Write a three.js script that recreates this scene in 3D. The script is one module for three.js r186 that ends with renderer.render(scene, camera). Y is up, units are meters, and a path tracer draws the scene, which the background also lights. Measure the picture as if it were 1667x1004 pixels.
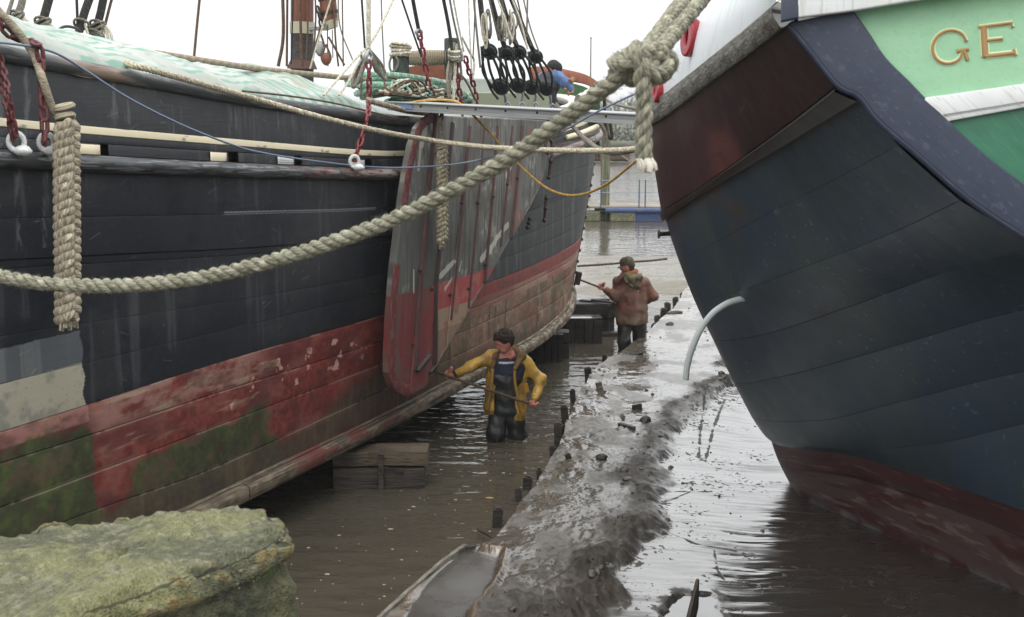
import * as THREE from 'three';
import { mergeGeometries, mergeVertices } from 'three/addons/utils/BufferGeometryUtils.js';
import { RoundedBoxGeometry } from 'three/addons/geometries/RoundedBoxGeometry.js';
import { MarchingCubes } from 'three/addons/objects/MarchingCubes.js';

// ---------------------------------------------------------------- camera, sky, sun, exposure
const scene = new THREE.Scene();
const FPX = 2000, IW = 1667, IH = 1004, EYE = 3.85, PITCH = Math.atan(332 / FPX);
const camera = new THREE.PerspectiveCamera(2 * Math.atan(IH / 2 / FPX) * 180 / Math.PI, IW / IH, 0.1, 600);
camera.position.set(0, EYE, 0);
camera.rotation.x = -PITCH;
camera.focus = 13; camera.userData.fStop = 5.0;
camera.updateMatrixWorld();
const renderer = new THREE.WebGLRenderer({ antialias: true });
renderer.toneMapping = THREE.LinearToneMapping;
renderer.toneMappingExposure = 1.1;
renderer.shadowMap.enabled = true;

const mix0 = (el) => 0.93 + Math.max(-0.65, el * 6);
{ // overcast sky: brighter overhead than at the horizon, faint cloud banks
  const W = 512, H = 256, a = new Float32Array(W * H * 4);
  for (let y = 0; y < H; y++) for (let x = 0; x < W; x++) {
    const el = ((y + 0.5) / H - 0.5) * Math.PI, az = (x / W) * Math.PI * 2, i = (y * W + x) * 4;
    const s = Math.max(0, Math.sin(el));
    const c = 0.5 + 0.5 * Math.sin(az * 3 + 4 * s) * Math.sin(az * 2 - 7 * s + 1.3) ;
    const L = el < 0 ? mix0(el) : 0.93 * (1 + 1.8 * s) * (0.96 + 0.08 * c);
    a[i] = L * 0.985; a[i + 1] = L * 1.0; a[i + 2] = L * 1.015; a[i + 3] = 1;
  }
  const t = new THREE.DataTexture(a, W, H, THREE.RGBAFormat, THREE.FloatType);
  t.mapping = THREE.EquirectangularReflectionMapping; t.magFilter = t.minFilter = THREE.LinearFilter; t.needsUpdate = true;
  scene.background = t; scene.environment = t;
}
const sun = new THREE.DirectionalLight(0xfff6ea, 0.7);
sun.position.set(-8, 30, 4); sun.target.position.set(1, 0, -14);
sun.castShadow = true; sun.shadow.radius = 60; sun.shadow.mapSize.set(2048, 2048);
Object.assign(sun.shadow.camera, { left: -25, right: 25, top: 25, bottom: -25, near: 1, far: 90 });
scene.add(sun, sun.target);

// ---------------------------------------------------------------- helpers
const V = (x, y, z) => new THREE.Vector3(x, y, z);
const clamp = (x, a, b) => Math.min(b, Math.max(a, x)), mix = (a, b, t) => a + (b - a) * t;
const sstep = (a, b, x) => { const t = clamp((x - a) / (b - a), 0, 1); return t * t * (3 - 2 * t); };
function rng(seed) { let s = seed >>> 0 || 1; return () => { s = (s + 0x6D2B79F5) >>> 0; let t = Math.imul(s ^ s >>> 15, 1 | s); t = t + Math.imul(t ^ t >>> 7, 61 | t) ^ t; return ((t ^ t >>> 14) >>> 0) / 4294967296; }; }
const CP = Math.cos(PITCH), SP = Math.sin(PITCH);
function rayOf(u, v) { const x = (u - 833.5) / FPX, y = -(v - 502) / FPX; return V(x, y * CP - SP, -(CP + y * SP)); }
function atD(u, v, D) { const d = rayOf(u, v); return d.multiplyScalar(D / -d.z).add(V(0, EYE, 0)); }
function atY(u, v, y) { const d = rayOf(u, v); return d.multiplyScalar((y - EYE) / d.y).add(V(0, EYE, 0)); }

// value noise
const NT = new Float32Array(256 * 256); { const r = rng(7); for (let i = 0; i < NT.length; i++) NT[i] = r(); }
function vn(x, y) {
  const xi = Math.floor(x), yi = Math.floor(y), fx = x - xi, fy = y - yi, sx = fx * fx * (3 - 2 * fx), sy = fy * fy * (3 - 2 * fy);
  const a = (yi & 255) << 8, b = ((yi + 1) & 255) << 8, c = xi & 255, d = (xi + 1) & 255;
  return (NT[a | c] * (1 - sx) + NT[a | d] * sx) * (1 - sy) + (NT[b | c] * (1 - sx) + NT[b | d] * sx) * sy;
}
function fbm(x, y, o = 4) { let s = 0, a = 0.5, t = 0; for (let i = 0; i < o; i++) { s += a * vn(x, y); t += a; a *= 0.5; x = x * 2.03 + 17.7; y = y * 2.03 + 9.1; } return s / t; }
function vn3(x, y, z) { const zi = Math.floor(z), f = z - zi, s = f * f * (3 - 2 * f); return vn(x + zi * 37.3, y + zi * 91.7) * (1 - s) + vn(x + (zi + 1) * 37.3, y + (zi + 1) * 91.7) * s; }
function fbm3(x, y, z, o = 3) { let s = 0, a = 0.5, t = 0; for (let i = 0; i < o; i++) { s += a * vn3(x, y, z); t += a; a *= 0.5; x *= 2.07; y *= 2.03; z *= 2.05; } return s / t; }

// textures: f(u, v, out) fills out = [r, g, b (sRGB 0..255), roughness 0..1, height 0..1]
function paintTex(W, H, f, opt = {}) {
  const c = new Uint8Array(W * H * 4), r = opt.noRough ? null : new Uint8Array(W * H * 4), o = [0, 0, 0, 0.7, 0.5];
  for (let y = 0; y < H; y++) for (let x = 0; x < W; x++) {
    o[3] = 0.7; o[4] = 0.5; f((x + 0.5) / W, (y + 0.5) / H, o);
    const i = (y * W + x) * 4;
    c[i] = clamp(o[0], 0, 255); c[i + 1] = clamp(o[1], 0, 255); c[i + 2] = clamp(o[2], 0, 255); c[i + 3] = 255;
    if (r) { r[i] = clamp(o[4] * 255, 0, 255); r[i + 1] = clamp(o[3] * 255, 0, 255); r[i + 2] = 0; r[i + 3] = 255; }
  }
  const mk = (a, srgb) => { const t = new THREE.DataTexture(a, W, H, THREE.RGBAFormat); t.magFilter = THREE.LinearFilter; t.minFilter = THREE.LinearMipmapLinearFilter; t.generateMipmaps = true; t.wrapS = t.wrapT = opt.clamp ? THREE.ClampToEdgeWrapping : THREE.RepeatWrapping; if (srgb) t.colorSpace = THREE.SRGBColorSpace; t.anisotropy = 8; t.needsUpdate = true; return t; };
  return { map: mk(c, true), rb: r && mk(r, false) };
}
function texMat(T, opt = {}) {
  const { bump = 0.004, ...rest } = opt;
  const m = new THREE.MeshPhysicalMaterial({ color: 0xffffff, map: T.map, roughness: T.rb ? 1 : 0.7, ...rest });
  if (T.rb) { m.roughnessMap = T.rb; if (bump) { m.bumpMap = T.rb; m.bumpScale = bump; } }
  return m;
}
const lerpC = (o, r, g, b, t) => { o[0] += (r - o[0]) * t; o[1] += (g - o[1]) * t; o[2] += (b - o[2]) * t; };
const plain = (hex, roughness = 0.7, more = {}) => new THREE.MeshPhysicalMaterial({ color: hex, roughness, ...more });

// naming and building
const used = new Map();
function numbered(name) { const n = used.get(name) || 0; used.set(name, n + 1); return n ? name + '_' + String(n).padStart(3, '0') : name; }
function tag(o, label, category, group, kind) { if (label) o.userData.label = label; if (category) o.userData.category = category; if (group) o.userData.group = group; if (kind) o.userData.kind = kind; return o; }
function thing(name, label, category, group) { const g = new THREE.Group(); g.name = numbered(name); scene.add(g); return tag(g, label, category, group); }
const shadowy = (m) => { m.castShadow = m.receiveShadow = true; return m; };
function part(parent, name, geo, material) { const m = shadowy(new THREE.Mesh(geo, material)); m.name = parent === scene ? numbered(name) : name; parent.add(m); return m; }
function partNames(g) { // children of one parent get plain numbered names
  const seen = {}; for (const c of g.children) { const k = c.name; const n = seen[k] = (seen[k] ?? -1) + 1; if (n) c.name = k + '_' + String(n).padStart(3, '0'); partNames(c); }
}
function struct(name, geo, material, label, category) { const m = part(scene, name, geo, material); tag(m, label, category, null, 'structure'); return m; }
// a group whose parts were built in world coordinates: move its origin to the middle of its base
function rebase(g) {
  g.updateMatrixWorld(true);
  const b = new THREE.Box3().setFromObject(g), p = V((b.min.x + b.max.x) / 2, b.min.y, (b.min.z + b.max.z) / 2);
  const done = new Set();
  const shift = (o, first) => {
    for (const c of o.children) {
      const moved = c.position.lengthSq() > 0 || c.quaternion.w < 0.99999 || c.geometry?.userData.shared || c.isInstancedMesh || !c.geometry;
      if (moved) c.position.sub(p); else { if (!done.has(c.geometry)) { c.geometry.translate(-p.x, -p.y, -p.z); done.add(c.geometry); } shift(c); }
    }
  };
  shift(g); g.position.copy(p); partNames(g); return g;
}
// grid of points -> geometry; P(i, j) -> Vector3, UV(i, j) -> [u, v]
function gridGeo(nu, nv, P, UV, flip = false) {
  const pos = [], uv = [], idx = [];
  for (let j = 0; j <= nv; j++) for (let i = 0; i <= nu; i++) { const p = P(i / nu, j / nv); pos.push(p.x, p.y, p.z); const t = UV ? UV(i / nu, j / nv, p) : [i / nu, j / nv]; uv.push(t[0], t[1]); }
  for (let j = 0; j < nv; j++) for (let i = 0; i < nu; i++) { const a = j * (nu + 1) + i, b = a + 1, c = a + nu + 1, d = c + 1; flip ? idx.push(a, c, b, b, c, d) : idx.push(a, b, c, b, d, c); }
  const g = new THREE.BufferGeometry(); g.setAttribute('position', new THREE.Float32BufferAttribute(pos, 3)); g.setAttribute('uv', new THREE.Float32BufferAttribute(uv, 2)); g.setIndex(idx); g.computeVertexNormals(); return g;
}
const cat = (pts, tension = 0.5, closed = false) => new THREE.CatmullRomCurve3(pts, closed, 'catmullrom', tension);
function tube(pts, r, seg = 40, rad = 6, closed = false) { return capped(new THREE.TubeGeometry(pts instanceof THREE.Curve ? pts : cat(pts, 0.5, closed), seg, r, rad, closed)); }
const capped = (g) => g;
function boxAt(w, h, d, x, y, z, ry = 0, rx = 0, rz = 0, bev = 0.01) { const g = bev ? new RoundedBoxGeometry(w, h, d, 1, Math.min(bev, w / 3, h / 3, d / 3)) : new THREE.BoxGeometry(w, h, d); const m = new THREE.Matrix4().makeRotationFromEuler(new THREE.Euler(rx, ry, rz, 'YXZ')); g.applyMatrix4(m); g.translate(x, y, z); return g; }
function beam(a, b, w, h, bev = 0.006) { // a box along a -> b, w wide, h high
  const d = b.clone().sub(a), L = d.length(), g = new RoundedBoxGeometry(L, h, w, 1, Math.min(bev, w / 3, h / 3));
  const x = d.normalize(), z = x.clone().cross(V(0, 1, 0)).normalize(), y = z.clone().cross(x);
  g.applyMatrix4(new THREE.Matrix4().makeBasis(x, y, z)); const c = a.clone().add(b).multiplyScalar(0.5); g.translate(c.x, c.y, c.z); return g;
}
function rod(a, b, r0, r1 = r0, seg = 8) { const d = b.clone().sub(a), g = new THREE.CylinderGeometry(r1, r0, d.length(), seg, 1); g.applyQuaternion(new THREE.Quaternion().setFromUnitVectors(V(0, 1, 0), d.clone().normalize())); const c = a.clone().add(b).multiplyScalar(0.5); g.translate(c.x, c.y, c.z); return g; }
function interp(pts) { // piecewise smooth function through [x, y] pairs (monotone in x)
  const xs = pts.map((p) => p[0]), ys = pts.map((p) => p[1]), n = pts.length, m = [];
  for (let i = 0; i < n; i++) m.push(i === 0 ? (ys[1] - ys[0]) / (xs[1] - xs[0]) : i === n - 1 ? (ys[n - 1] - ys[n - 2]) / (xs[n - 1] - xs[n - 2]) : (ys[i + 1] - ys[i - 1]) / (xs[i + 1] - xs[i - 1]));
  return (x) => {
    if (x <= xs[0]) return ys[0] + m[0] * (x - xs[0]); if (x >= xs[n - 1]) return ys[n - 1] + m[n - 1] * (x - xs[n - 1]);
    let i = 0; while (x > xs[i + 1]) i++;
    const h = xs[i + 1] - xs[i], t = (x - xs[i]) / h, t2 = t * t, t3 = t2 * t;
    return (2 * t3 - 3 * t2 + 1) * ys[i] + (t3 - 2 * t2 + t) * h * m[i] + (-2 * t3 + 3 * t2) * ys[i + 1] + (t3 - t2) * h * m[i + 1];
  };
}
// laid rope: strands wound round a curve, each strand a part
function framesOf(curve, n) { const f = curve.computeFrenetFrames(n, false); const p = []; for (let i = 0; i <= n; i++) p.push(curve.getPointAt(i / n)); return { p, N: f.normals, B: f.binormals }; }
function sweep(path, r, rad = 6, uvLen = 1) { // tube through dense points, parallel-transported, closed ends
  const n = path.length, pos = [], uv = [], idx = []; let t = path[1].clone().sub(path[0]).normalize(), N = V(0.3, 1, 0.2).cross(t).normalize(), len = 0;
  for (let i = 0; i < n; i++) {
    const a = path[Math.max(0, i - 1)], b = path[Math.min(n - 1, i + 1)]; t = b.clone().sub(a).normalize(); N.addScaledVector(t, -N.dot(t)).normalize(); const B = t.clone().cross(N); if (i) len += path[i].distanceTo(path[i - 1]);
    const rr = typeof r === 'function' ? r(i / (n - 1)) : r;
    for (let k = 0; k <= rad; k++) { const q = k / rad * Math.PI * 2, c = Math.cos(q) * rr, s = Math.sin(q) * rr; pos.push(path[i].x + N.x * c + B.x * s, path[i].y + N.y * c + B.y * s, path[i].z + N.z * c + B.z * s); uv.push(k / rad, len / uvLen); }
  }
  for (let i = 0; i < n - 1; i++) for (let k = 0; k < rad; k++) { const a = i * (rad + 1) + k, b = a + rad + 1; idx.push(a, a + 1, b, a + 1, b + 1, b); }
  for (const i of [0, n - 1]) { const c = pos.length / 3; pos.push(path[i].x, path[i].y, path[i].z); uv.push(0.5, len / uvLen); for (let k = 0; k < rad; k++) { const a = i * (rad + 1) + k; i ? idx.push(a, a + 1, c) : idx.push(a + 1, a, c); } }
  const g = new THREE.BufferGeometry(); g.setAttribute('position', new THREE.Float32BufferAttribute(pos, 3)); g.setAttribute('uv', new THREE.Float32BufferAttribute(uv, 2)); g.setIndex(idx); g.computeVertexNormals(); return g;
}
function laidRope(parent, curve, R, mats, { lay = 2.2, strands = 3, per = 9, rad = 7, name = 'strand', jit = 0 } = {}) {
  const L = curve.getLength(), n = Math.ceil(L / (lay * 2 * R) * per), fr = framesOf(curve, n), rs = R * 0.54;
  for (let k = 0; k < strands; k++) {
    const path = []; for (let i = 0; i <= n; i++) { const q = i / per * Math.PI * 2 + k / strands * Math.PI * 2 + 0.5 * (fbm(i / per * 0.35 + 5, k * 0.2 + L, 2) - 0.5), ro = R * (0.44 + 0.12 * fbm(i / per * 0.6, k * 3 + 2, 2)); path.push(fr.p[i].clone().addScaledVector(fr.N[i], Math.cos(q) * ro).addScaledVector(fr.B[i], Math.sin(q) * ro)); }
    part(parent, name, sweep(path, (f) => rs * (0.93 + 0.14 * fbm(f * n / per * 0.7 + k * 9, 4, 2)), rad, 0.12), Array.isArray(mats) ? mats[k % mats.length] : mats);
  }
}

function fuzz(parent, curve, R, n, seed, m) { // loose fibres standing off a rope
  const r = rng(seed), G = []; for (let i = 0; i < n; i++) { const t = r(), p = curve.getPointAt(t), tn = curve.getTangentAt(t), d = V(r() - 0.5, r() - 0.5, r() - 0.5).cross(tn).normalize(), a = p.clone().addScaledVector(d, R * 0.9), b = a.clone().addScaledVector(d, R * (0.1 + 0.4 * r())).addScaledVector(tn, R * (r() - 0.5) * 0.9); G.push(rod(a, b, 0.0007 * R / 0.03, 0.0004 * R / 0.03, 3)); }
  part(parent, 'loose_fibres', mergeGeometries(G), m).userData.kind = 'stuff';
}
// ---------------------------------------------------------------- the black barge on the left: local axes x along the side, y up, z outboard
const BP = V(-0.93, 0, -13.55), BTURN = Math.atan2(0.922, 0.3872);
const BMAT = new THREE.Matrix4().makeRotationY(BTURN).setPosition(BP);
const Bw = (s, h, off = 0) => V(s, h, off).applyMatrix4(BMAT);
const bowStart = interp([[0.5, 4.12], [0.9, 4.2], [1.39, 4.4], [2.1, 4.8], [3.05, 5.25], [4.1, 5.35]]);
const BOWL = 3.0, HALF = 2.8;
function bargeOff(s, h) { const t = clamp((s - bowStart(h)) / BOWL, 0, 1); const u = -HALF * (1 - Math.sqrt(1 - t * t)); return u - 0.012 * Math.max(0, s - 1.5) ** 2 * 0.25 - 0.05 * sstep(1.8, 0.5, h) * 0.6; }
const sEnd = (h) => bowStart(h) + BOWL;
const waleTop = interp([[-9, 3.82], [-6.18, 3.58], [-5.35, 3.51], [-3.72, 3.39], [-1.54, 3.24], [-0.9, 3.21], [1, 3.16], [2.5, 3.18], [4, 3.27], [6, 3.43], [8.5, 3.62]]);
const waleBot = (s) => waleTop(s) - (0.115 + 0.03 * sstep(-6, -3, s) - 0.05 * sstep(-3, 0, s));
const railTop = interp([[-9, 4.62], [-5.9, 4.235], [-4.53, 4.09], [-3.0, 3.93], [-1.07, 3.785], [-0.5, 3.74], [1.5, 3.68], [3.2, 3.71], [5, 3.8], [6.2, 3.88], [8.5, 4.1]]);
const stripeMid = interp([[-9, 4.02], [-5.95, 3.735], [-3.03, 3.505], [-1.15, 3.365], [-0.1, 3.325], [2, 3.32], [4, 3.43], [6, 3.6], [8.5, 3.8]]);
const chineTop = interp([[-9, 0.62], [-4, 0.61], [-0.8, 0.61], [1.1, 0.66], [3, 0.70], [4.2, 0.82], [5.2, 1.0], [6.4, 1.2], [7.4, 1.3]]);
const seams = [
  chineTop,
  interp([[-9, 1.03], [-5.5, 0.94], [-4.07, 0.86], [-2, 0.875], [-0.9, 0.89], [2, 0.95], [4.5, 1.12], [7.5, 1.5]]),
  interp([[-9, 1.28], [-5.5, 1.22], [-3.1, 1.2], [-0.9, 1.18], [2, 1.2], [4.5, 1.36], [7.5, 1.72]]),
  interp([[-9, 1.6], [-5.5, 1.51], [-4, 1.49], [-2, 1.44], [0, 1.42], [2, 1.44], [4.5, 1.58], [7.5, 1.9]]),
  interp([[-9, 1.75], [-5.5, 1.735], [-3.8, 1.74], [-0.8, 1.69], [2, 1.68], [4.5, 1.79], [7.5, 2.1]]),
  interp([[-9, 2.1], [-5.5, 2.04], [-3, 1.98], [0, 1.92], [2, 1.92], [4.5, 2.03], [7.5, 2.3]]),
  interp([[-9, 2.5], [-5.7, 2.34], [-3.3, 2.21], [0, 2.1], [2, 2.12], [4.5, 2.25], [7.5, 2.5]]),
  interp([[-9, 2.99], [-6.15, 2.8], [-3.26, 2.58], [-0.8, 2.44], [2, 2.42], [4.5, 2.54], [7.5, 2.75]]),
  interp([[-9, 3.06], [-6.14, 2.86], [-3.26, 2.64], [-0.8, 2.5], [2, 2.48], [4.5, 2.6], [7.5, 2.82]]),
  interp([[-9, 3.35], [-6.14, 3.13], [-3.26, 2.93], [-0.8, 2.79], [2, 2.77], [4.5, 2.9], [7.5, 3.1]]),
  (s) => waleBot(s) + 0.02,
];
const BS0 = -9, BS1 = 9, BH0 = 0.3, BH1 = 4.7;
const buv = (s, h) => [(s - BS0) / (BS1 - BS0), (h - BH0) / (BH1 - BH0)];

const scratchA = []; { const r = rng(21); for (let i = 0; i < 260; i++) scratchA.push([mix(-7, 6.5, r()), mix(1.8, 4.2, r()), (r() - 0.5) * 0.24, (r() - 0.5) * 0.1, 0.3 + r() * 0.7]); }
function paintHull(u, v, o) {
  const s = mix(BS0, BS1, u), h = mix(BH0, BH1, v), e = s + 0.02 * (fbm(h * 9, s * 2) - 0.5);
  const n1 = fbm(s * 1.3, h * 2.1, 5), n2 = fbm(s * 9, h * 9, 4), drip = fbm(s * 14, h * 0.9, 4), grain = fbm(s * 3, h * 60, 3), fine = vn(s * 90, h * 90), streak = fbm(s * 1.2, h * 26, 4);
  const hf = fbm(s * 24, h * 30, 3) - 0.5, bow = sstep(0.0, 0.6, s), red = seams[4](s) + 0.012 * (n2 - 0.5);
  o[3] = 0.5; o[4] = 0.5 + (grain - 0.5) * 0.16 + (n2 - 0.5) * 0.3;
  // topsides
  if (bow > 0.5) { const k = 52 + 14 * (n1 - 0.5) + 10 * (drip - 0.5); o[0] = k; o[1] = k + 2; o[2] = k + 3; lerpC(o, 96, 96, 94, 0.55 * sstep(0.56, 0.72, drip) + 0.3 * sstep(0.6, 0.8, n2)); o[3] = 0.6; }
  else { const k = 33 + 14 * (n1 - 0.5) + 8 * (fine - 0.5); o[0] = k - 1; o[1] = k + 1; o[2] = k + 7; o[3] = 0.42 + 0.25 * (n2 - 0.4);
    const up = h > waleTop(s) ? 1 : 0; o[0] += hf * 10; o[1] += hf * 10; o[2] += hf * 10; if (up) { lerpC(o, 60, 62, 64, 0.6); lerpC(o, 120, 120, 116, 0.5 * sstep(0.66, 0.74, fbm(s * 30, h * 2.2, 3)) * sstep(0.5, 0.62, n1)); }
    lerpC(o, 95, 98, 100, 0.38 * sstep(0.60, 0.74, drip) * sstep(0.42, 0.6, n1) + 0.04 * sstep(0.62, 0.7, streak));
    lerpC(o, 84, 78, 68, 0.18 * sstep(0.6, 0.75, n1));
    if (fine > 0.985) lerpC(o, 170, 170, 165, 0.5); }
  // left unpainted patch
  const edge = -5.45 + 0.012 * Math.sin(h * 30);
  if (e < edge && h < 2.28 + 0.02 * (n2 - 0.5) && h > 1.6) {
    if (h > 2.05 + 0.015 * (n2 - 0.5)) { const k = 78 + 22 * (n1 - 0.5); o[0] = k; o[1] = k + 4; o[2] = k + 7; lerpC(o, 120, 124, 122, 0.4 * sstep(0.5, 0.7, drip)); }
    else { o[0] = 152 + 26 * (n1 - 0.5); o[1] = 147 + 24 * (n1 - 0.5); o[2] = 130 + 20 * (n1 - 0.5); lerpC(o, 104, 104, 100, 0.5 * sstep(0.5, 0.7, n2)); }
    o[3] = 0.8;
  }
  // wear on the black
  if (h > red) {
    for (const q of scratchA) { const dx = s - q[0], dy = h - q[1]; if (dx * dx + dy * dy < 0.02) { const L = Math.hypot(q[2], q[3]), t = clamp((dx * q[2] + dy * q[3]) / (L * L), -0.5, 0.5), d = Math.hypot(dx - q[2] * t, dy - q[3] * t); if (d < 0.0045 && n2 > 0.4) lerpC(o, 150, 150, 146, 0.5 * q[4]); } }
    if (s < -5.55 && h > 2.9) for (const c of [-5.98, -5.74]) { const w = Math.abs(s - c - (h - 3.2) * 0.08 + 0.05 * (n2 - 0.5)); if (w < 0.045) lerpC(o, 120, 124, 124, 0.6 * sstep(0.045, 0, w) * sstep(0.4, 0.55, fbm(s * 40, h * 14, 3))); }
    for (const [h0, a] of [[2.93, 0], [2.945, 0]]) if (s > -3.75 && s < -1.2 && Math.abs(h - seams[9](s) - 0.0 - (h0 - 2.93)) < 0.005) lerpC(o, 150, 156, 160, 0.75);
  }
  // bottom paint
  if (h < red) {
    const f = red - h; o[3] = 0.72;
    o[0] = 113 + 36 * (n1 - 0.5) + 36 * (n2 - 0.5); o[1] = 49 + 26 * (n1 - 0.5) + 28 * (n2 - 0.5); o[2] = 43 + 24 * (n1 - 0.5) + 26 * (n2 - 0.5); o[0] += hf * 46; o[1] += hf * 34; o[2] += hf * 32; lerpC(o, 128, 84, 76, 0.55 * sstep(0.48, 0.66, fbm(s * 5 + 40, h * 6, 5))); lerpC(o, 84, 42, 40, 0.6 * sstep(0.5, 0.64, fbm(s * 2.1 + 14, h * 3.4, 5)));
    if (bow < 0.5) {
      const pale = sstep(-5.6, -5.2, s) * sstep(-3.0, -3.6, s) * sstep(0.27, 0.16, f + 0.14 * (n1 - 0.5)) + 0.3 * sstep(-4.9, -4.6, s) * sstep(-3.5, -3.9, s) * sstep(0.6, 0.4, Math.abs(f - 0.32) * 2 + n2 * 0.5);
      lerpC(o, 144, 108, 98, clamp(pale, 0, 1) * sstep(0.28, 0.6, fbm(s * 3.2, h * 10, 5) + hf * 0.25) * 0.9);
      if (s < -3.0) lerpC(o, 164, 152, 128, 0.6 * sstep(0.56, 0.66, fbm(s * 2.2 + 5, h * 17, 4)) * sstep(0.3, 0.16, Math.abs(f - 0.2)) * sstep(-5.5, -5, s));
      // bare flakes
      const fl = fbm(s * 10 + 3, h * 12, 4); if (h > 1.3 && h < 1.62 && s > -4.1 && s < -1.4) lerpC(o, 190, 152, 138, sstep(0.69, 0.71, fl + 0.03 * (fine - 0.5)) * 0.95);
      if (s < -5.42 && f < 0.12) lerpC(o, 150, 112, 104, 0.8);
      lerpC(o, 70, 36, 34, 0.5 * sstep(0.55, 0.75, fbm(s * 4, h * 9, 4)));
      const alg = sstep(-5.30, -5.48, e) * sstep(0.07, 0.22, f + 0.12 * (n1 - 0.5)) + sstep(-5.25, -4.7, s) * sstep(-2.9, -3.5, s) * sstep(1.30, 1.1, h + 0.35 * (fbm(s * 2.5, h * 4 + 9, 4) - 0.5)) + sstep(1.0, 0.8, h) * sstep(-2.3, -3.2, s) * 0.6 + sstep(-5.3, -5.48, e) * 0.15;
      lerpC(o, 56 + 34 * (n2 - 0.5) + 22 * hf, 65 + 38 * (n2 - 0.5) + 26 * hf, 38 + 18 * (n2 - 0.5) + 14 * hf, 0.93 * sstep(0.2, 0.8, alg + hf * 0.6 + 0.35 * (n2 - 0.5)) * sstep(0.14, 0.32, n2 + hf * 0.4 + 0.08));
      lerpC(o, 70, 92, 38, 0.5 * clamp(alg, 0, 1) * sstep(0.56, 0.72, n2)); lerpC(o, 96, 70, 60, 0.5 * clamp(alg, 0, 1) * sstep(0.52, 0.66, fbm(s * 6 + 3, h * 5 + 8, 4)));
      const mud = sstep(1.0, 0.78, h + 0.25 * (n1 - 0.5)) + sstep(-2.5, -1.4, s) * sstep(1.3, 0.95, h + 0.3 * (n1 - 0.5));
      lerpC(o, 72 + 24 * (n2 - 0.5) + 20 * hf, 62 + 22 * (n2 - 0.5) + 18 * hf, 50 + 14 * hf, sstep(0.15, 0.85, mud + hf * 0.7) * 0.85);
      lerpC(o, 110, 96, 74, 0.35 * clamp(mud, 0, 1) * sstep(0.55, 0.72, drip));
      if (s > -2.6) lerpC(o, 128, 44, 40, 0.35 * sstep(0.5, 0.7, n1) * sstep(0.95, 1.1, h));
    } else {
      const b1 = seams[4](s) - 0.16, b2 = b1 - 0.14;
      if (h > b1) { o[0] = 132 + 20 * (n1 - 0.5); o[1] = 66; o[2] = 62; lerpC(o, 96, 66, 62, 0.5 * sstep(0.5, 0.7, n2)); }
      else if (h > b2) { o[0] = 150 + 24 * (n2 - 0.5); o[1] = 118 + 24 * (n2 - 0.5); o[2] = 102 + 20 * (n2 - 0.5); lerpC(o, 130, 70, 64, 0.6 * sstep(0.5, 0.66, n1)); }
      else {
        o[0] = 124 + 36 * (n1 - 0.5) + 34 * (n2 - 0.5) + hf * 40; o[1] = 100 + 34 * (n1 - 0.5) + 32 * (n2 - 0.5) + hf * 38; o[2] = 82 + 26 * (n1 - 0.5) + 26 * (n2 - 0.5) + hf * 32;
        lerpC(o, 136, 82, 72, 0.7 * sstep(0.5, 0.68, fbm(s * 2.4, h * 6, 5)));
        lerpC(o, 92, 82, 64, 0.6 * sstep(0.48, 0.7, fbm(s * 4 + 9, h * 3, 5))); lerpC(o, 62, 54, 44, 0.6 * sstep(0.62, 0.72, drip) * sstep(0.45, 0.6, n1));
        lerpC(o, 168, 154, 122, 0.5 * sstep(0.6, 0.72, fbm(s * 7, h * 5 + 3, 4)));
        lerpC(o, 88, 98, 40, 0.8 * sstep(0.6, 0.7, fbm(s * 1.5 + 8, h * 2.5, 4)) * sstep(3.6, 4.6, s));
        lerpC(o, 66, 58, 46, 0.55 * sstep(1.05, 0.85, h + 0.15 * n1));
      }
    }
    o[4] += (n2 - 0.5) * 0.5 + hf * 0.4;
    for (let k = 1; k < 5; k++) { const dd = h - seams[k](s); if (dd > -0.022 && dd < 0.02) lerpC(o, 158, 142, 126, 0.55 * sstep(0.022, 0.004, Math.abs(dd)) * sstep(0.46, 0.6, fbm(s * 2.2 + k * 7, 3, 4) + hf * 0.4)); }  // pale highlight lines painted along the seam edges
  }
  if (fine < 0.06) { o[0] *= 0.8; o[1] *= 0.8; o[2] *= 0.8; }
}
const hullTex = paintTex(2048, 1024, paintHull, { clamp: true });
const hullMat = texMat(hullTex, { bump: 0.006, specularIntensity: 0.8 });
const grainTex = paintTex(512, 512, (u, v, o) => { // grain runs along u
  const n = fbm(u * 6, v * 64, 4), m = fbm(u * 5, v * 7, 4), f = vn(u * 40, v * 240), k = 205 * (1 + (n - 0.5) * 0.8 + (m - 0.5) * 0.7 + (f - 0.5) * 0.25);
  o[0] = o[1] = o[2] = k; o[3] = 0.8 + 0.25 * (m - 0.5); o[4] = 0.5 + (n - 0.5) * 0.9; lerpC(o, 84, 82, 80, sstep(0.66, 0.76, n) * 0.7);
});
const woodMat = (r, g, b, bump = 0.004, roughness = 1) => texMat(grainTex, { bump, roughness, color: new THREE.Color().setRGB(r / 255, g / 255, b / 255, THREE.SRGBColorSpace).multiplyScalar(1.6) });
const darkWood = woodMat(62, 56, 50), greyWood = woodMat(118, 112, 102), blackWood = woodMat(44, 44, 44, 0.003, 0.8);
const creamPaint = texMat(paintTex(512, 64, (u, v, o) => { const n = fbm(u * 60, v * 6, 4), d = fbm(u * 200, v * 4, 3); o[0] = 236 + 14 * (n - 0.5); o[1] = 224 + 14 * (n - 0.5); o[2] = 192 + 20 * (n - 0.5); lerpC(o, 120, 112, 98, sstep(0.70, 0.78, d) * 0.7); o[3] = 0.55; }), { bump: 0 });
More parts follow.
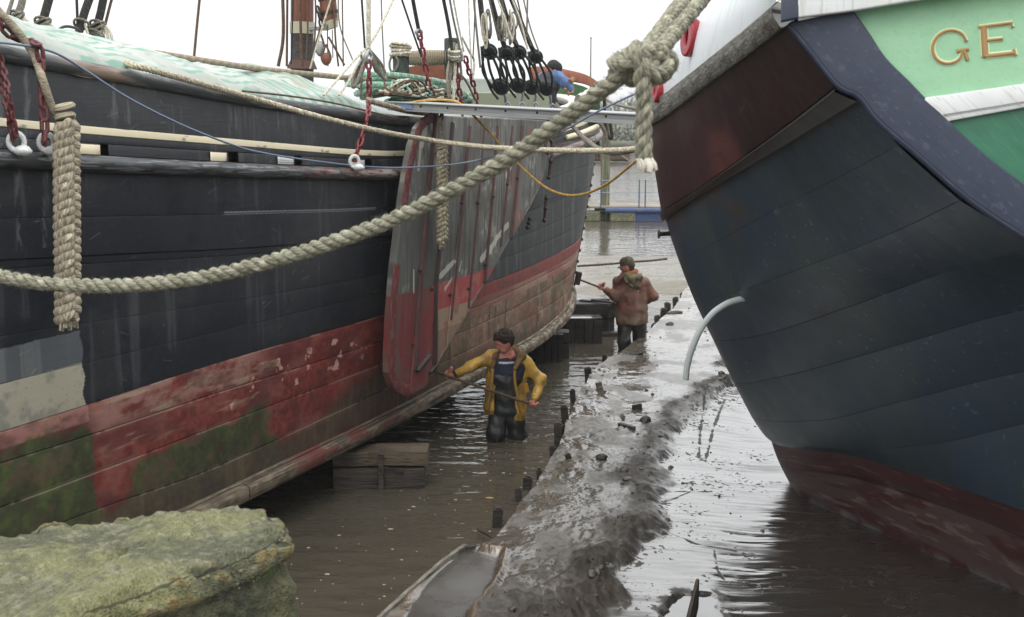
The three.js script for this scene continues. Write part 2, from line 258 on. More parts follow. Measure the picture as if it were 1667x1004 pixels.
const whitePaint = texMat(paintTex(256, 256, (u, v, o) => { const n = fbm(u * 8, v * 8, 5), d = fbm(u * 40, v * 40, 3); const k = 205 + 24 * (n - 0.5); o[0] = k; o[1] = k + 2; o[2] = k + 1; lerpC(o, 120, 112, 100, sstep(0.62, 0.74, d) * 0.5); o[3] = 0.5 + 0.3 * (d - 0.5); }), { bump: 0.001 });
const ironMat = texMat(paintTex(256, 256, (u, v, o) => { const n = fbm(u * 12, v * 12, 5); o[0] = 62 + 50 * (n - 0.5); o[1] = 48 + 30 * (n - 0.5); o[2] = 42 + 20 * (n - 0.5); o[3] = 0.65; o[4] = n; }), { bump: 0.003, metalness: 0.2 });
const galvMat = texMat(paintTex(256, 256, (u, v, o) => { const n = fbm(u * 9, v * 9, 5), w = fbm(u * 3, v * 40, 3); const k = 150 + 50 * (n - 0.5) + 24 * (w - 0.5); o[0] = k; o[1] = k + 2; o[2] = k + 2; o[3] = 0.5 + 0.3 * (n - 0.5); o[4] = n; }), { bump: 0.001, metalness: 0.35 });
const blackMat = plain(0x0c0c0d, 0.9);

const barge = new THREE.Group(); barge.name = numbered('sailing_barge'); scene.add(barge);
tag(barge, 'black hulled wooden sailing barge with worn red bottom resting on timber blocks', 'barge');
barge.position.copy(BP); barge.rotation.y = BTURN;
function strake(sA, sB, lo, hi, off, { n = 60, bev = 0.008, thick = 0.06, rise = 0, gap = 0.003 } = {}) {
  // rows across the plank: back edge, bevel, face ..., bevel, back edge
  const rows = [[0, -thick], [0, -bev], [bev, 0], [0.25, 0.001], [0.5, 0.002], [0.75, 0.001], [-bev, 0], [-1, -bev], [-1, -thick]];
  return gridGeo(n, rows.length - 1, (u, v) => {
    const s = mix(sA, sB, u), k = rows[Math.round(v * (rows.length - 1))], a = lo(s) + gap, b = hi(s) - gap;
    const h = k[0] === -1 ? b : k[0] < 0 ? b + k[0] : k[0] < 0.02 ? a + k[0] : mix(a, b, k[0]);
    return V(s, h, off(s, h) + k[1] + rise);
  }, (u, v, p) => buv(p.x, p.y));
}
// bow planks end where the section closes on the centre line
for (let i = 0; i < seams.length - 1; i++) {
  const lo = seams[i], hi = seams[i + 1];
  const rise = i === 8 || i === 9 ? 0.02 : 0;
  const cuts = [-8.8, -3.1 + (i * 1.7) % 1.4 - 3.0, 0.35, 3.2 + (i * 0.9) % 1.1, 0];
  cuts[4] = sEnd(lo(7)) - 0.02;
  for (let k = 0; k < 4; k++) part(barge, 'hull_plank', strake(cuts[k] + 0.001, cuts[k + 1] - 0.001, lo, hi, bargeOff, { n: k === 3 ? 60 : 30, rise, bev: i > 3 ? 0.003 : 0.006, gap: i > 3 ? 0.0012 : 0.0028 }), hullMat);
}
{ // inner skin behind the planks, deck and bottom, so nothing shows through the seams
  const g = gridGeo(70, 4, (u, v) => { const s = mix(-8.8, 8.3, u), h = mix(0.75, waleTop(s), v); return V(Math.min(s, sEnd(h) - 0.03), h, bargeOff(Math.min(s, sEnd(h) - 0.03), h) - 0.055); });
  const far = gridGeo(60, 6, (u, v) => { const s = mix(-8.8, 8.3, u), h = mix(0.5, waleTop(s), v); const t = Math.min(s, sEnd(h) - 0.03); return V(t, h, -2 * HALF - bargeOff(t, h)); });
  const bottom = gridGeo(50, 1, (u, v) => { const s = mix(-8.8, 7.1, u), o = bargeOff(s, 0.6); return V(s, 0.5 + Math.max(0, chineTop(s) - 0.62), mix(o - 0.02, -2 * HALF - o, v)); });
  const end = gridGeo(1, 1, (u, v) => V(-8.8, mix(0.5, 3.9, v), mix(0, -2 * HALF, u)));
  part(barge, 'inner_hull', mergeGeometries([g, far, bottom, end]), blackWood);
  part(barge, 'deck', gridGeo(60, 1, (u, v) => { const s = mix(-8.8, 8.1, u), h = waleTop(s) - 0.02, o = bargeOff(Math.min(s, sEnd(h) - 0.03), h); return V(s, h + 0.02, mix(o + 0.08, -2 * HALF - o, v)); }, (u, v) => [u * 16, v * 5]), darkWood);
}
// rounded rubbing wale with worn patches; grey lightened to paint its gloss highlight
const waleTex = paintTex(1024, 128, (u, v, o) => { const s = mix(BS0, BS1, u), n = fbm(s * 3, v * 5, 5), d = fbm(s * 11, v * 9, 4), st = fbm(s * 5, v * 22, 3); const k = 62 + 24 * (n - 0.5); o[0] = k; o[1] = k + 2; o[2] = k + 4; lerpC(o, 140, 144, 144, 0.7 * sstep(0.48, 0.66, st)); lerpC(o, 132, 70, 62, sstep(-3.4, -2.2, s) * sstep(0.46, 0.6, d) * 0.85); lerpC(o, 170, 160, 150, sstep(-2.6, -1.2, s) * sstep(0.48, 0.6, n) * 0.6); lerpC(o, 26, 26, 26, sstep(0.6, 0.72, d) * 0.7); o[3] = 0.45 + 0.3 * (n - 0.5); o[4] = d; }, { clamp: true });
const waleMat = texMat(waleTex, { bump: 0.006 });
const railTex = paintTex(1024, 128, (u, v, o) => { const s = mix(BS0, BS1, u), n = fbm(s * 3 + 40, v * 5, 5), d = fbm(s * 7, v * 9, 4); const k = 66 + 26 * (n - 0.5); o[0] = k; o[1] = k + 2; o[2] = k + 3; lerpC(o, 128, 110, 94, sstep(-5.6, -5.2, s) * sstep(-4.4, -4.9, s) * sstep(0.42, 0.56, n)); lerpC(o, 150, 146, 136, 0.45 * sstep(0.6, 0.72, d)); if (s > 5) lerpC(o, 214, 212, 204, sstep(5, 5.4, s)); o[3] = 0.5; o[4] = d; }, { clamp: true });
const railMat = texMat(railTex, { bump: 0.004 });
function profileAlong(sA, sB, n, prof, y0, off) { // prof: [dy, dz] closed outline swept along s
  return gridGeo(n, prof.length, (u, v) => { const s = mix(sA, sB, u), k = prof[Math.round(v * prof.length) % prof.length], h = y0(s); return V(s, h + k[0], off(Math.min(s, sEnd(h) - 0.02), h) + k[1]); }, (u, v) => [(mix(sA, sB, u) - BS0) / (BS1 - BS0), v]);
}
const roundProf = (h, d, n = 12, back = 0.14) => { const p = [[0, -back]]; for (let i = 0; i <= n; i++) { const q = i / n * Math.PI; p.push([-(h / 2) * (1 - Math.cos(q)), Math.sin(q) ** 0.6 * d]); } p.push([-h, -back]); return p; };
for (const [a, b] of [[-8.8, -2.05], [-2.04, -0.55], [-0.54, 8.2]]) part(barge, 'rubbing_wale', profileAlong(a, b, 50, roundProf(0.125, 0.13), waleTop, bargeOff), waleMat);
// bulwark above the wale, stepped back, with open scuppers along its foot
const inset = (s, h) => bargeOff(Math.min(s, sEnd(h) - 0.02), h) - 0.12 - 0.02 * (h - waleTop(s));
const scupper = [[-6.9, -6.6], [-5.02, -4.93], [-3.47, -3.33], [-2.46, -2.34], [-1.15, -1.02], [1.6, 1.75], [3.9, 4.05]];
{ let a = -8.8; for (const q of [...scupper, [8.2, 8.3]]) { part(barge, 'bulwark_foot', strake(a, q[0], (s) => waleTop(s) - 0.03, (s) => waleTop(s) + 0.085, inset, { n: 20, thick: 0.05, bev: 0.003, gap: 0.001 }), hullMat); a = q[1]; } }
for (const [s0, w, m] of [[-5.22, 0.38, creamPaint], [-3.62, 0.22, creamPaint], [-2.62, 0.26, whitePaint], [-1.32, 0.26, whitePaint]]) {
  part(barge, 'scupper_block', profileAlong(s0 - w / 2, s0 + w / 2, 6, [[0.075, -0.14], [0.075, -0.108], [0.0, -0.108], [0.0, -0.14]], waleTop, bargeOff), m);
}
part(barge, 'bulwark_plank', strake(-8.8, 0.3, (s) => waleTop(s) + 0.085, (s) => stripeMid(s) - 0.024, inset, { n: 60, bev: 0.003, gap: 0.001 }), hullMat);
part(barge, 'bulwark_plank', strake(0.3, 8.2, (s) => waleTop(s) + 0.085, (s) => stripeMid(s) - 0.024, inset, { n: 60, bev: 0.003, gap: 0.001 }), hullMat);
part(barge, 'cream_moulding', profileAlong(-8.8, -0.2, 60, [[0.03, -0.16], [0.03, -0.118], [0.025, -0.112], [-0.021, -0.112], [-0.026, -0.118], [-0.026, -0.16]], stripeMid, bargeOff), creamPaint);
part(barge, 'cream_moulding', profileAlong(4.3, 8.2, 40, [[0.03, -0.16], [0.03, -0.118], [0.025, -0.112], [-0.021, -0.112], [-0.026, -0.118], [-0.026, -0.16]], stripeMid, bargeOff), creamPaint);
part(barge, 'bulwark_plank', strake(-8.8, -0.52, (s) => stripeMid(s) + 0.028, (s) => railTop(s) - 0.05, inset, { n: 60, bev: 0.003, gap: 0.001 }), hullMat);
part(barge, 'bulwark_plank', strake(-0.5, 8.2, (s) => stripeMid(s) + 0.028, (s) => railTop(s) - 0.05, inset, { n: 60, bev: 0.003, gap: 0.001 }), hullMat);
for (const [a, b] of [[-8.8, -0.3], [-0.28, 8.2]]) part(barge, 'rail', profileAlong(a, b, 70, roundProf(0.11, 0.07, 10, 0.32), railTop, (s, h) => inset(s, h) + 0.0), railMat);
// inner face of the near bulwark
part(barge, 'bulwark_lining', gridGeo(60, 1, (u, v) => { const s = mix(-8.8, 8.1, u); return V(s, mix(waleTop(s), railTop(s) - 0.06, v), inset(s, 3.6) - 0.1); }), blackWood);
// chine timber with a worn pale upper edge
const chineTex = paintTex(1024, 128, (u, v, o) => { const s = mix(BS0, BS1, u), n = fbm(s * 4, v * 6, 5), d = fbm(s * 14, v * 10, 4), st = fbm(s * 2, v * 30, 3); o[0] = 96 + 40 * (n - 0.5); o[1] = 84 + 36 * (n - 0.5); o[2] = 68 + 30 * (n - 0.5); lerpC(o, 168, 158, 138, sstep(0.42, 0.62, d) * mix(0.35, 0.8, sstep(-1, 3, s))); lerpC(o, 108, 46, 42, sstep(-3.2, -2.4, s) * sstep(-0.6, -1.2, s) * sstep(0.45, 0.58, n) * 0.85); lerpC(o, 44, 38, 32, sstep(0.56, 0.7, st) * 0.7); o[3] = 0.75; o[4] = 0.5 * d + 0.5 * st; }, { clamp: true });
const chineMat = texMat(chineTex, { bump: 0.008 });
for (const [a, b] of [[-8.8, -3.6], [-3.59, 0.2], [0.21, 7.15]]) part(barge, 'chine_timber', profileAlong(a, b, 60, [[0.0, -0.1], [0.0, 0.05], [-0.02, 0.085], [-0.055, 0.095], [-0.13, 0.085], [-0.155, 0.05], [-0.155, -0.1]], chineTop, bargeOff), chineMat);
part(barge, 'chine_capping', profileAlong(-8.8, 6.9, 90, [[0.03, -0.06], [0.03, 0.012], [0.012, 0.022], [-0.01, 0.016]], chineTop, bargeOff), chineMat);
// keel and floor timbers under the flat bottom rest on the blocks
part(barge, 'keel', boxAt(14, 0.3, 0.4, -1.5, 0.36, -HALF, 0, 0, 0, 0.02), blackWood);
{ // rubbing bar down the turn of the bow, where the side meets the sky
  const pts = []; for (let i = 0; i <= 14; i++) { const h = mix(1.1, 3.4, i / 14), s = bowStart(h) + 1.42; pts.push(V(s, h, bargeOff(s, h) + 0.02)); }
  const bar = sweep(pts, 0.04, 6); part(barge, 'bow_bar', bar, ironMat);
  for (let i = 1; i < 14; i += 1) { const p = pts[i]; part(barge, 'bolt', new THREE.SphereGeometry(0.028, 6, 5).translate(p.x + 0.03, p.y, p.z + 0.03), ironMat); }
}
// lining on the far side of the bow: green inside, rusty brown rail
const greenBul = texMat(paintTex(256, 128, (u, v, o) => { const n = fbm(u * 9, v * 7, 5), d = fbm(u * 30, v * 20, 3); o[0] = 66 + 20 * (n - 0.5); o[1] = 106 + 26 * (n - 0.5); o[2] = 64 + 20 * (n - 0.5); lerpC(o, 96, 100, 84, 0.5 * sstep(0.56, 0.7, d)); o[3] = 0.6; }), { bump: 0 });
const rustRail = texMat(paintTex(256, 128, (u, v, o) => { const n = fbm(u * 14, v * 9, 5), d = fbm(u * 3, v * 40, 3); o[0] = 132 + 40 * (n - 0.5); o[1] = 78 + 26 * (n - 0.5) + 14 * (d - 0.5); o[2] = 58 + 20 * (n - 0.5); o[3] = 0.6; o[4] = n; }), { bump: 0.003 });
// ---------------------------------------------------------------- the green-sterned vessel on the right: rows of points from the stern edge forward
const SAX = V(Math.sin(0.3), 0, -Math.cos(0.3));            // its fore and aft line
// transom plane: faces aft and a little up-raked
const TP = atD(1285, 38, 6.2), TE = V(Math.cos(0.3), 0, Math.sin(0.3)), TN = SAX.clone().multiplyScalar(-1).add(V(0, 0.16, 0)).normalize();
function onTransom(u, v, out = 0) { const d = rayOf(u, v), o = V(0, EYE, 0), t = (TP.clone().addScaledVector(TN, out).sub(o)).dot(TN) / d.dot(TN); return o.addScaledVector(d, t); }
const ctl = (pts) => pts.map((p) => p.length === 3 ? atD(...p) : onTransom(p[0], p[1]));
// [stern edge ... silhouette], then the run forward out of sight is added
const hullRows = [
  [[1285, 38], [1225, 85, 6.95], [1160, 134, 7.95], [1105, 178, 9.0], [1061, 213, 10.1]],           // 0 under the rubbing strake
  [[1362, 140], [1290, 196, 7.0], [1215, 252, 7.95], [1136, 308, 9.0], [1080, 346, 10.2]],          // 1 foot of the red sheer strake
  [[1400, 156], [1310, 211, 7.05], [1218, 268, 8.05], [1134, 322, 9.1], [1085, 360, 10.25]],        // 2 foot of the moulding
  [[1462, 236], [1365, 288, 7.1], [1258, 343, 8.1], [1160, 396, 9.2], [1104, 420, 10.35]],          // 3
  [[1563, 326], [1440, 384, 7.15], [1310, 434, 8.2], [1190, 478, 9.4], [1128, 482, 10.5]],          // 4
  [[1690, 400], [1530, 446, 7.3], [1380, 500, 8.4], [1240, 545, 9.6], [1160, 551, 10.7]],           // 5
  [[1900, 462, 5.9], [1640, 510, 7.3], [1440, 568, 8.6], [1275, 612, 9.9], [1194, 621, 10.95]],     // 6
  [[1960, 600, 6.2], [1700, 600, 7.5], [1480, 650, 8.85], [1335, 684, 10.0], [1222, 676, 11.2]],    // 7
  [[1990, 680, 6.5], [1730, 678, 7.7], [1520, 722, 9.0], [1370, 730, 10.2], [1242, 706, 11.4]],     // 8
  [[2000, 930, 6.8], [1760, 862, 8.0], [1540, 787, 9.25], [1385, 742, 10.3], [1256, 718, 11.5]],    // 9 red boundary
  [[2000, 1010, 7.2], [1780, 925, 8.3], [1570, 838, 9.5], [1410, 784, 10.5], [1268, 752, 11.7]],    // 10
  [[1990, 1110, 7.6], [1800, 1038, 8.5], [1600, 948, 9.55], [1420, 866, 10.7], [1289, 793, 11.9]],  // 11 bottom edge
].map(ctl);
for (const r of hullRows) { const e = r[4]; const d = SAX; r.push(e.clone().addScaledVector(d, 1.6).add(V(0.16, -0.01, 0)), e.clone().addScaledVector(d, 4).add(V(0.55, 0.05, 0)), e.clone().addScaledVector(d, 7).add(V(1.3, 0.2, 0))); }
const hullCurves = hullRows.map((r) => cat(r, 0.5));
const RU = 12; // metres of texture along
const shipRowT = [0, 0.135, 0.16, 0.26, 0.36, 0.45, 0.54, 0.63, 0.71, 0.76, 0.87, 1];
function paintShip(u, v, o) {
  const x = u * RU, y = v * 4.2, n1 = fbm(x * 0.8, y * 1.4, 5), n2 = fbm(x * 7, y * 8, 4), fine = vn(x * 70, y * 70), sl = fbm(x * 3, y * 22, 4), sp = fbm(x * 14 + 3 * y, y * 30, 3);
  o[3] = 0.39 + 0.16 * (n2 - 0.5); o[4] = 0.5 + 0.2 * (n2 - 0.5) + 0.1 * (sl - 0.5);
  if (v < shipRowT[1]) { // dark red sheer strake, redder towards the shoulder
    o[0] = 46 + 14 * (n1 - 0.5); o[1] = 31 + 8 * (n1 - 0.5); o[2] = 34 + 8 * (n1 - 0.5);
    const w = sstep(0.40, 0.62, fbm(x * 1.1 + 2, y * 2.2, 4) + 0.35 * sstep(2.0, 4.2, x) - 0.12); lerpC(o, 62, 34, 37, w * 0.6);
    lerpC(o, 112, 68, 62, sstep(3.35, 4.0, x) * sstep(5.2, 4.4, x) * sstep(0.3, 0.7, v / shipRowT[1]) * sstep(0.25, 0.6, n1 * 0.6 + n2 * 0.4) * 0.7);
    lerpC(o, 34, 27, 29, sstep(0.55, 0.7, sl) * 0.35);
    // loop of pale paint and a few chips
    const qx = (x - 3.1) / 0.42, qy = (v / shipRowT[1] - 0.55) / 0.34 + 0.25 * Math.sin(qx * 5); const arc = Math.abs(Math.hypot(qx + 0.4, qy) - 0.42); if (arc < 0.035 && qy < 0.35 && qx < 0.1) lerpC(o, 120, 92, 92, 0.6);
  } else if (v < shipRowT[2]) { o[0] = 42; o[1] = 37; o[2] = 37; lerpC(o, 64, 58, 55, sstep(0.5, 0.7, n2) * 0.5); }
  else if (v < shipRowT[9] + 0.002) {
    o[0] = 52 + 10 * (n1 - 0.5); o[1] = 68 + 12 * (n1 - 0.5); o[2] = 77 + 13 * (n1 - 0.5); lerpC(o, 52, 68, 90, sstep(0.45, 0.62, fbm(x * 1.3 + 9, y * 1.1, 4)) * 0.6); lerpC(o, 68, 80, 82, sstep(0.5, 0.65, fbm(x * 0.9 + 4, y * 0.8 + 3, 4)) * 0.6);
    lerpC(o, 80, 68, 62, sstep(3.3, 4.3, x) * sstep(0.5, 0.66, fbm(x * 1.4, y * 1.5 + 6, 4)) * 0.75 * sstep(0.62, 0.4, v));
    lerpC(o, 126, 138, 140, sstep(0.77, 0.80, sp) * 0.5 * sstep(0.46, 0.58, n1));
  } else {
    const f = (v - shipRowT[9]) / (1 - shipRowT[9]);
    o[0] = 88 + 24 * (n1 - 0.5); o[1] = 48 + 12 * (n1 - 0.5); o[2] = 50 + 12 * (n1 - 0.5);
    lerpC(o, 84, 70, 68, sstep(0.28, 0.5, f + 0.35 * (n1 - 0.5)) * 0.8); lerpC(o, 70, 28, 30, sstep(0.5, 0.64, fbm(x * 2, y * 9, 4)) * 0.7); lerpC(o, 140, 128, 122, sstep(0.62, 0.72, sl) * 0.5);
    lerpC(o, 108, 114, 120, sstep(0.86, 0.95, f) * 0.6 * sstep(0.4, 0.6, n2)); o[3] = 0.55;
  }
  if (fine > 0.99) lerpC(o, 165, 170, 170, 0.4);
  if (fine < 0.05) { o[0] *= 0.82; o[1] *= 0.82; o[2] *= 0.82; }
}
const shipTex = paintTex(2048, 1024, paintShip, { clamp: true });
const shipMat = texMat(shipTex, { bump: 0.004 });
const ship = thing('green_sterned_vessel', 'dark blue and red hulled vessel with pale green lettered stern aground on the mud', 'boat');
const shipPt = (k, t) => { // k: row as a real number
  const i = clamp(Math.floor(k), 0, hullCurves.length - 2), f = k - i; return hullCurves[i].getPoint(t).lerp(hullCurves[i + 1].getPoint(t), f);
};
const arc = hullCurves[5].getLength();
const shipNormal = (k, t) => { const a = shipPt(k, Math.max(0, t - 0.01)), b = shipPt(k, Math.min(1, t + 0.01)), c = shipPt(Math.max(0, k - 0.3), t), d = shipPt(Math.min(11, k + 0.3), t); const n = b.sub(a).cross(d.sub(c)).normalize(); return n.dot(V(-1, 0, 0.5)) < 0 ? n.negate() : n; };
for (let i = 0; i < hullRows.length - 1; i++) {
  const rows = [[0, -0.05], [0.0, -0.003], [0.008, 0], [0.25, 0.002], [0.5, 0.003], [0.75, 0.002], [0.992, 0], [1, -0.003], [1, -0.05]], step = i === 1 ? 0.03 : i === 0 ? 0.015 : 0;
  for (const [ta, tb] of [[0, 0.68 + (i * 0.07) % 0.16], [0.68 + (i * 0.07) % 0.16, 1]]) {
    const g = gridGeo(ta ? 20 : 54, rows.length - 1, (u, v) => { const k = rows[Math.round(v * (rows.length - 1))], t = mix(ta + 0.0006, tb - 0.0006, u), kk = i + clamp(k[0], 0.0012, 0.9988); return shipPt(kk, t).addScaledVector(shipNormal(i + 0.5, t), k[1] + step); },
      (u, v) => { const k = rows[Math.round(v * (rows.length - 1))], t = mix(ta, tb, u); return [t * arc / RU, mix(shipRowT[i], shipRowT[i + 1], k[0])]; });
    part(ship, i === 1 ? 'moulding' : 'hull_plank', g, shipMat);
  }
}
part(ship, 'inner_hull', gridGeo(40, 33, (u, v) => shipPt(v * 11, u).addScaledVector(shipNormal(v * 11, u), -0.045)), blackMat);
// rubbing strake and white bulwark above it
const strakeTex = paintTex(1024, 128, (u, v, o) => { const n = fbm(u * 30, v * 4, 5), d = fbm(u * 18, v * 20, 4), st = fbm(u * 12, v * 44, 3); const k = 104 + 34 * (n - 0.5) + 20 * (st - 0.5); o[0] = k + 3; o[1] = k + 1; o[2] = k - 6; lerpC(o, 66, 60, 54, 0.7 * sstep(0.5, 0.66, d)); lerpC(o, 170, 168, 160, 0.5 * sstep(0.64, 0.72, st)); o[3] = 0.75; o[4] = 0.5 * n + 0.5 * st; });
const strakeMat = texMat(strakeTex, { bump: 0.005 });
const rubTop = cat(ctl([[1269, 0, 6.14], [1217, 44, 6.9], [1152, 98, 7.9], [1102, 140, 8.95], [1060, 177, 10.0]]).concat([0, 0, 0].map((_, i) => atD(1060, 177, 10.0).addScaledVector(SAX, [1.6, 4, 7][i]).add(V([0.16, 0.55, 1.3][i], [0.0, 0.1, 0.3][i], 0)))));
{
  const prof = [[0, -0.03], [0.0, 0.03], [0.06, 0.055], [0.5, 0.06], [0.94, 0.05], [1, 0.03], [1, -0.03]];
  part(ship, 'rubbing_strake', gridGeo(60, prof.length - 1, (u, v) => { const k = prof[Math.round(v * (prof.length - 1))]; const a = rubTop.getPoint(u), b = hullCurves[0].getPoint(u); return a.lerp(b, k[0]).addScaledVector(shipNormal(0.2, u), k[1]); }, (u, v) => [u * 6, v]), strakeMat);
  const e0 = onTransom(1270, 1), e1 = onTransom(1284, 36);
  const white = texMat(paintTex(512, 256, (u, v, o) => { const n = fbm(u * 6, v * 5, 5), d = fbm(u * 60, v * 3, 3); o[0] = 208 + 12 * (n - 0.5); o[1] = 213 + 12 * (n - 0.5); o[2] = 216 + 12 * (n - 0.5); lerpC(o, 186, 186, 182, 0.4 * sstep(0.55, 0.75, d)); o[3] = 0.35; }), { bump: 0 });
  const topPts = [[1330, -190, 6.0], [1290, -150, 6.7], [1235, -100, 7.6], [1190, -55, 8.6], [1158, -8, 9.6]].map((p) => atD(...p)); const e = topPts[4];
  topPts.push(e.clone().addScaledVector(SAX, 1.6).add(V(0.2, 0, 0)), e.clone().addScaledVector(SAX, 4).add(V(0.6, 0.1, 0)), e.clone().addScaledVector(SAX, 7).add(V(1.3, 0.3, 0)));
  const top = cat(topPts);
  const bulwark = (u, v) => { const a = rubTop.getPoint(u), b = top.getPoint(u); return a.lerp(b, v).addScaledVector(shipNormal(0.2, u), 0.02 + 0.07 * Math.sin(v * Math.PI) * 1.2); };
  part(ship, 'white_bulwark', gridGeo(50, 10, bulwark, (u, v) => [u * 2, v]), white);
  part(ship, 'bulwark_rail', gridGeo(50, 3, (u, v) => { const p = bulwark(u, 1), n = shipNormal(0.2, u), k = [[0, 0.05], [0.07, 0.05], [0.07, -0.12], [0, -0.12]][Math.round(v * 3)]; return p.addScaledVector(n, k[1]).add(V(0, k[0], 0)); }), strakeMat);
  // red fairlead ring let into the white bulwark, another further forward, and a small hook
  const red = plain(0x8e1220, 0.35, { clearcoat: 0.3 });
  for (const [u, v, D, sc] of [[1128, 62, 8.72, 1], [1077, 152, 9.86, 0.55]]) {
    let p = null, best = 1e9; for (let i = 0; i <= 60; i++) for (let j = 0; j <= 30; j++) { const q = bulwark(i / 110, j / 30), s = q.clone().project(camera), e = Math.hypot((s.x + 1) / 2 * IW - u, (1 - s.y) / 2 * IH - v); if (e < best) { best = e; p = q; } } p.addScaledVector(V(-0.86, 0.1, 0.5).normalize(), 0.03); const n = V(-0.93, 0.1, 0.32).normalize(), q = new THREE.Quaternion().setFromUnitVectors(V(0, 0, 1), n);
    const sh = new THREE.Shape(); const w = 0.05 * sc, h = 0.115 * sc; sh.absellipse(0, 0, w * 1.5, h, 0, Math.PI * 2); const ho = new THREE.Path(); ho.absellipse(0, 0, w * 0.7, h * 0.62, 0, Math.PI * 2, true); sh.holes.push(ho);
    const g = new THREE.ExtrudeGeometry(sh, { depth: 0.05, bevelEnabled: true, bevelSize: 0.012, bevelThickness: 0.012, bevelSegments: 2, curveSegments: 20 }); g.translate(0, 0, -0.03); g.rotateZ(-0.06); g.applyQuaternion(q); g.translate(p.x, p.y, p.z);
    const f = part(ship, 'fairlead', g, red); const b = new THREE.SphereGeometry(1, 12, 8).scale(w * 0.75, h * 0.64, 0.01).applyQuaternion(q).translate(p.x, p.y, p.z); part(f, 'opening', b, blackMat);
  }
  const hk = [[1163, 56], [1164, 66], [1160, 76], [1154, 83]].map((p) => atD(p[0], p[1], 8.02)); part(ship, 'hook', sweep(cat(hk).getPoints(14), 0.012, 6), plain(0xa07838, 0.5, { metalness: 0.3 }));
}
const cleanWhite = texMat(paintTex(256, 128, (u, v, o) => { const n = fbm(u * 6, v * 6, 5), d = fbm(u * 50, v * 5, 3); const k = 204 + 16 * (n - 0.5); o[0] = k; o[1] = k + 2; o[2] = k + 2; lerpC(o, 164, 160, 150, sstep(0.64, 0.78, d) * 0.4); o[3] = 0.45; }), { bump: 0 });
// stern board: dark fashion band round a green panel with a white moulding
const bandTex = paintTex(512, 512, (u, v, o) => { const n = fbm(u * 5, v * 5, 5), d = fbm(u * 22, v * 26, 4), g = fbm(u * 4, v * 60, 3); o[0] = 46 + 14 * (n - 0.5); o[1] = 54 + 14 * (n - 0.5); o[2] = 73 + 18 * (n - 0.5); lerpC(o, 96, 104, 116, 0.35 * sstep(0.66, 0.76, d)); lerpC(o, 38, 44, 58, 0.35 * sstep(0.54, 0.7, n)); o[3] = 0.42 + 0.2 * (d - 0.5); o[4] = d * 0.5 + g * 0.5; });
const bandMat = texMat(bandTex, { bump: 0.0008 });
const inner = [[1285, 38], [1325, 88], [1366, 138], [1400, 156], [1433, 197], [1496, 251], [1563, 310], [1626, 356], [1690, 396], [1790, 462], [1900, 540]];
const outer = [[1389, 19], [1415, 56], [1442, 96], [1480, 134], [1504, 159], [1550, 205], [1600, 251], [1640, 282], [1690, 318], [1780, 384], [1890, 460]];
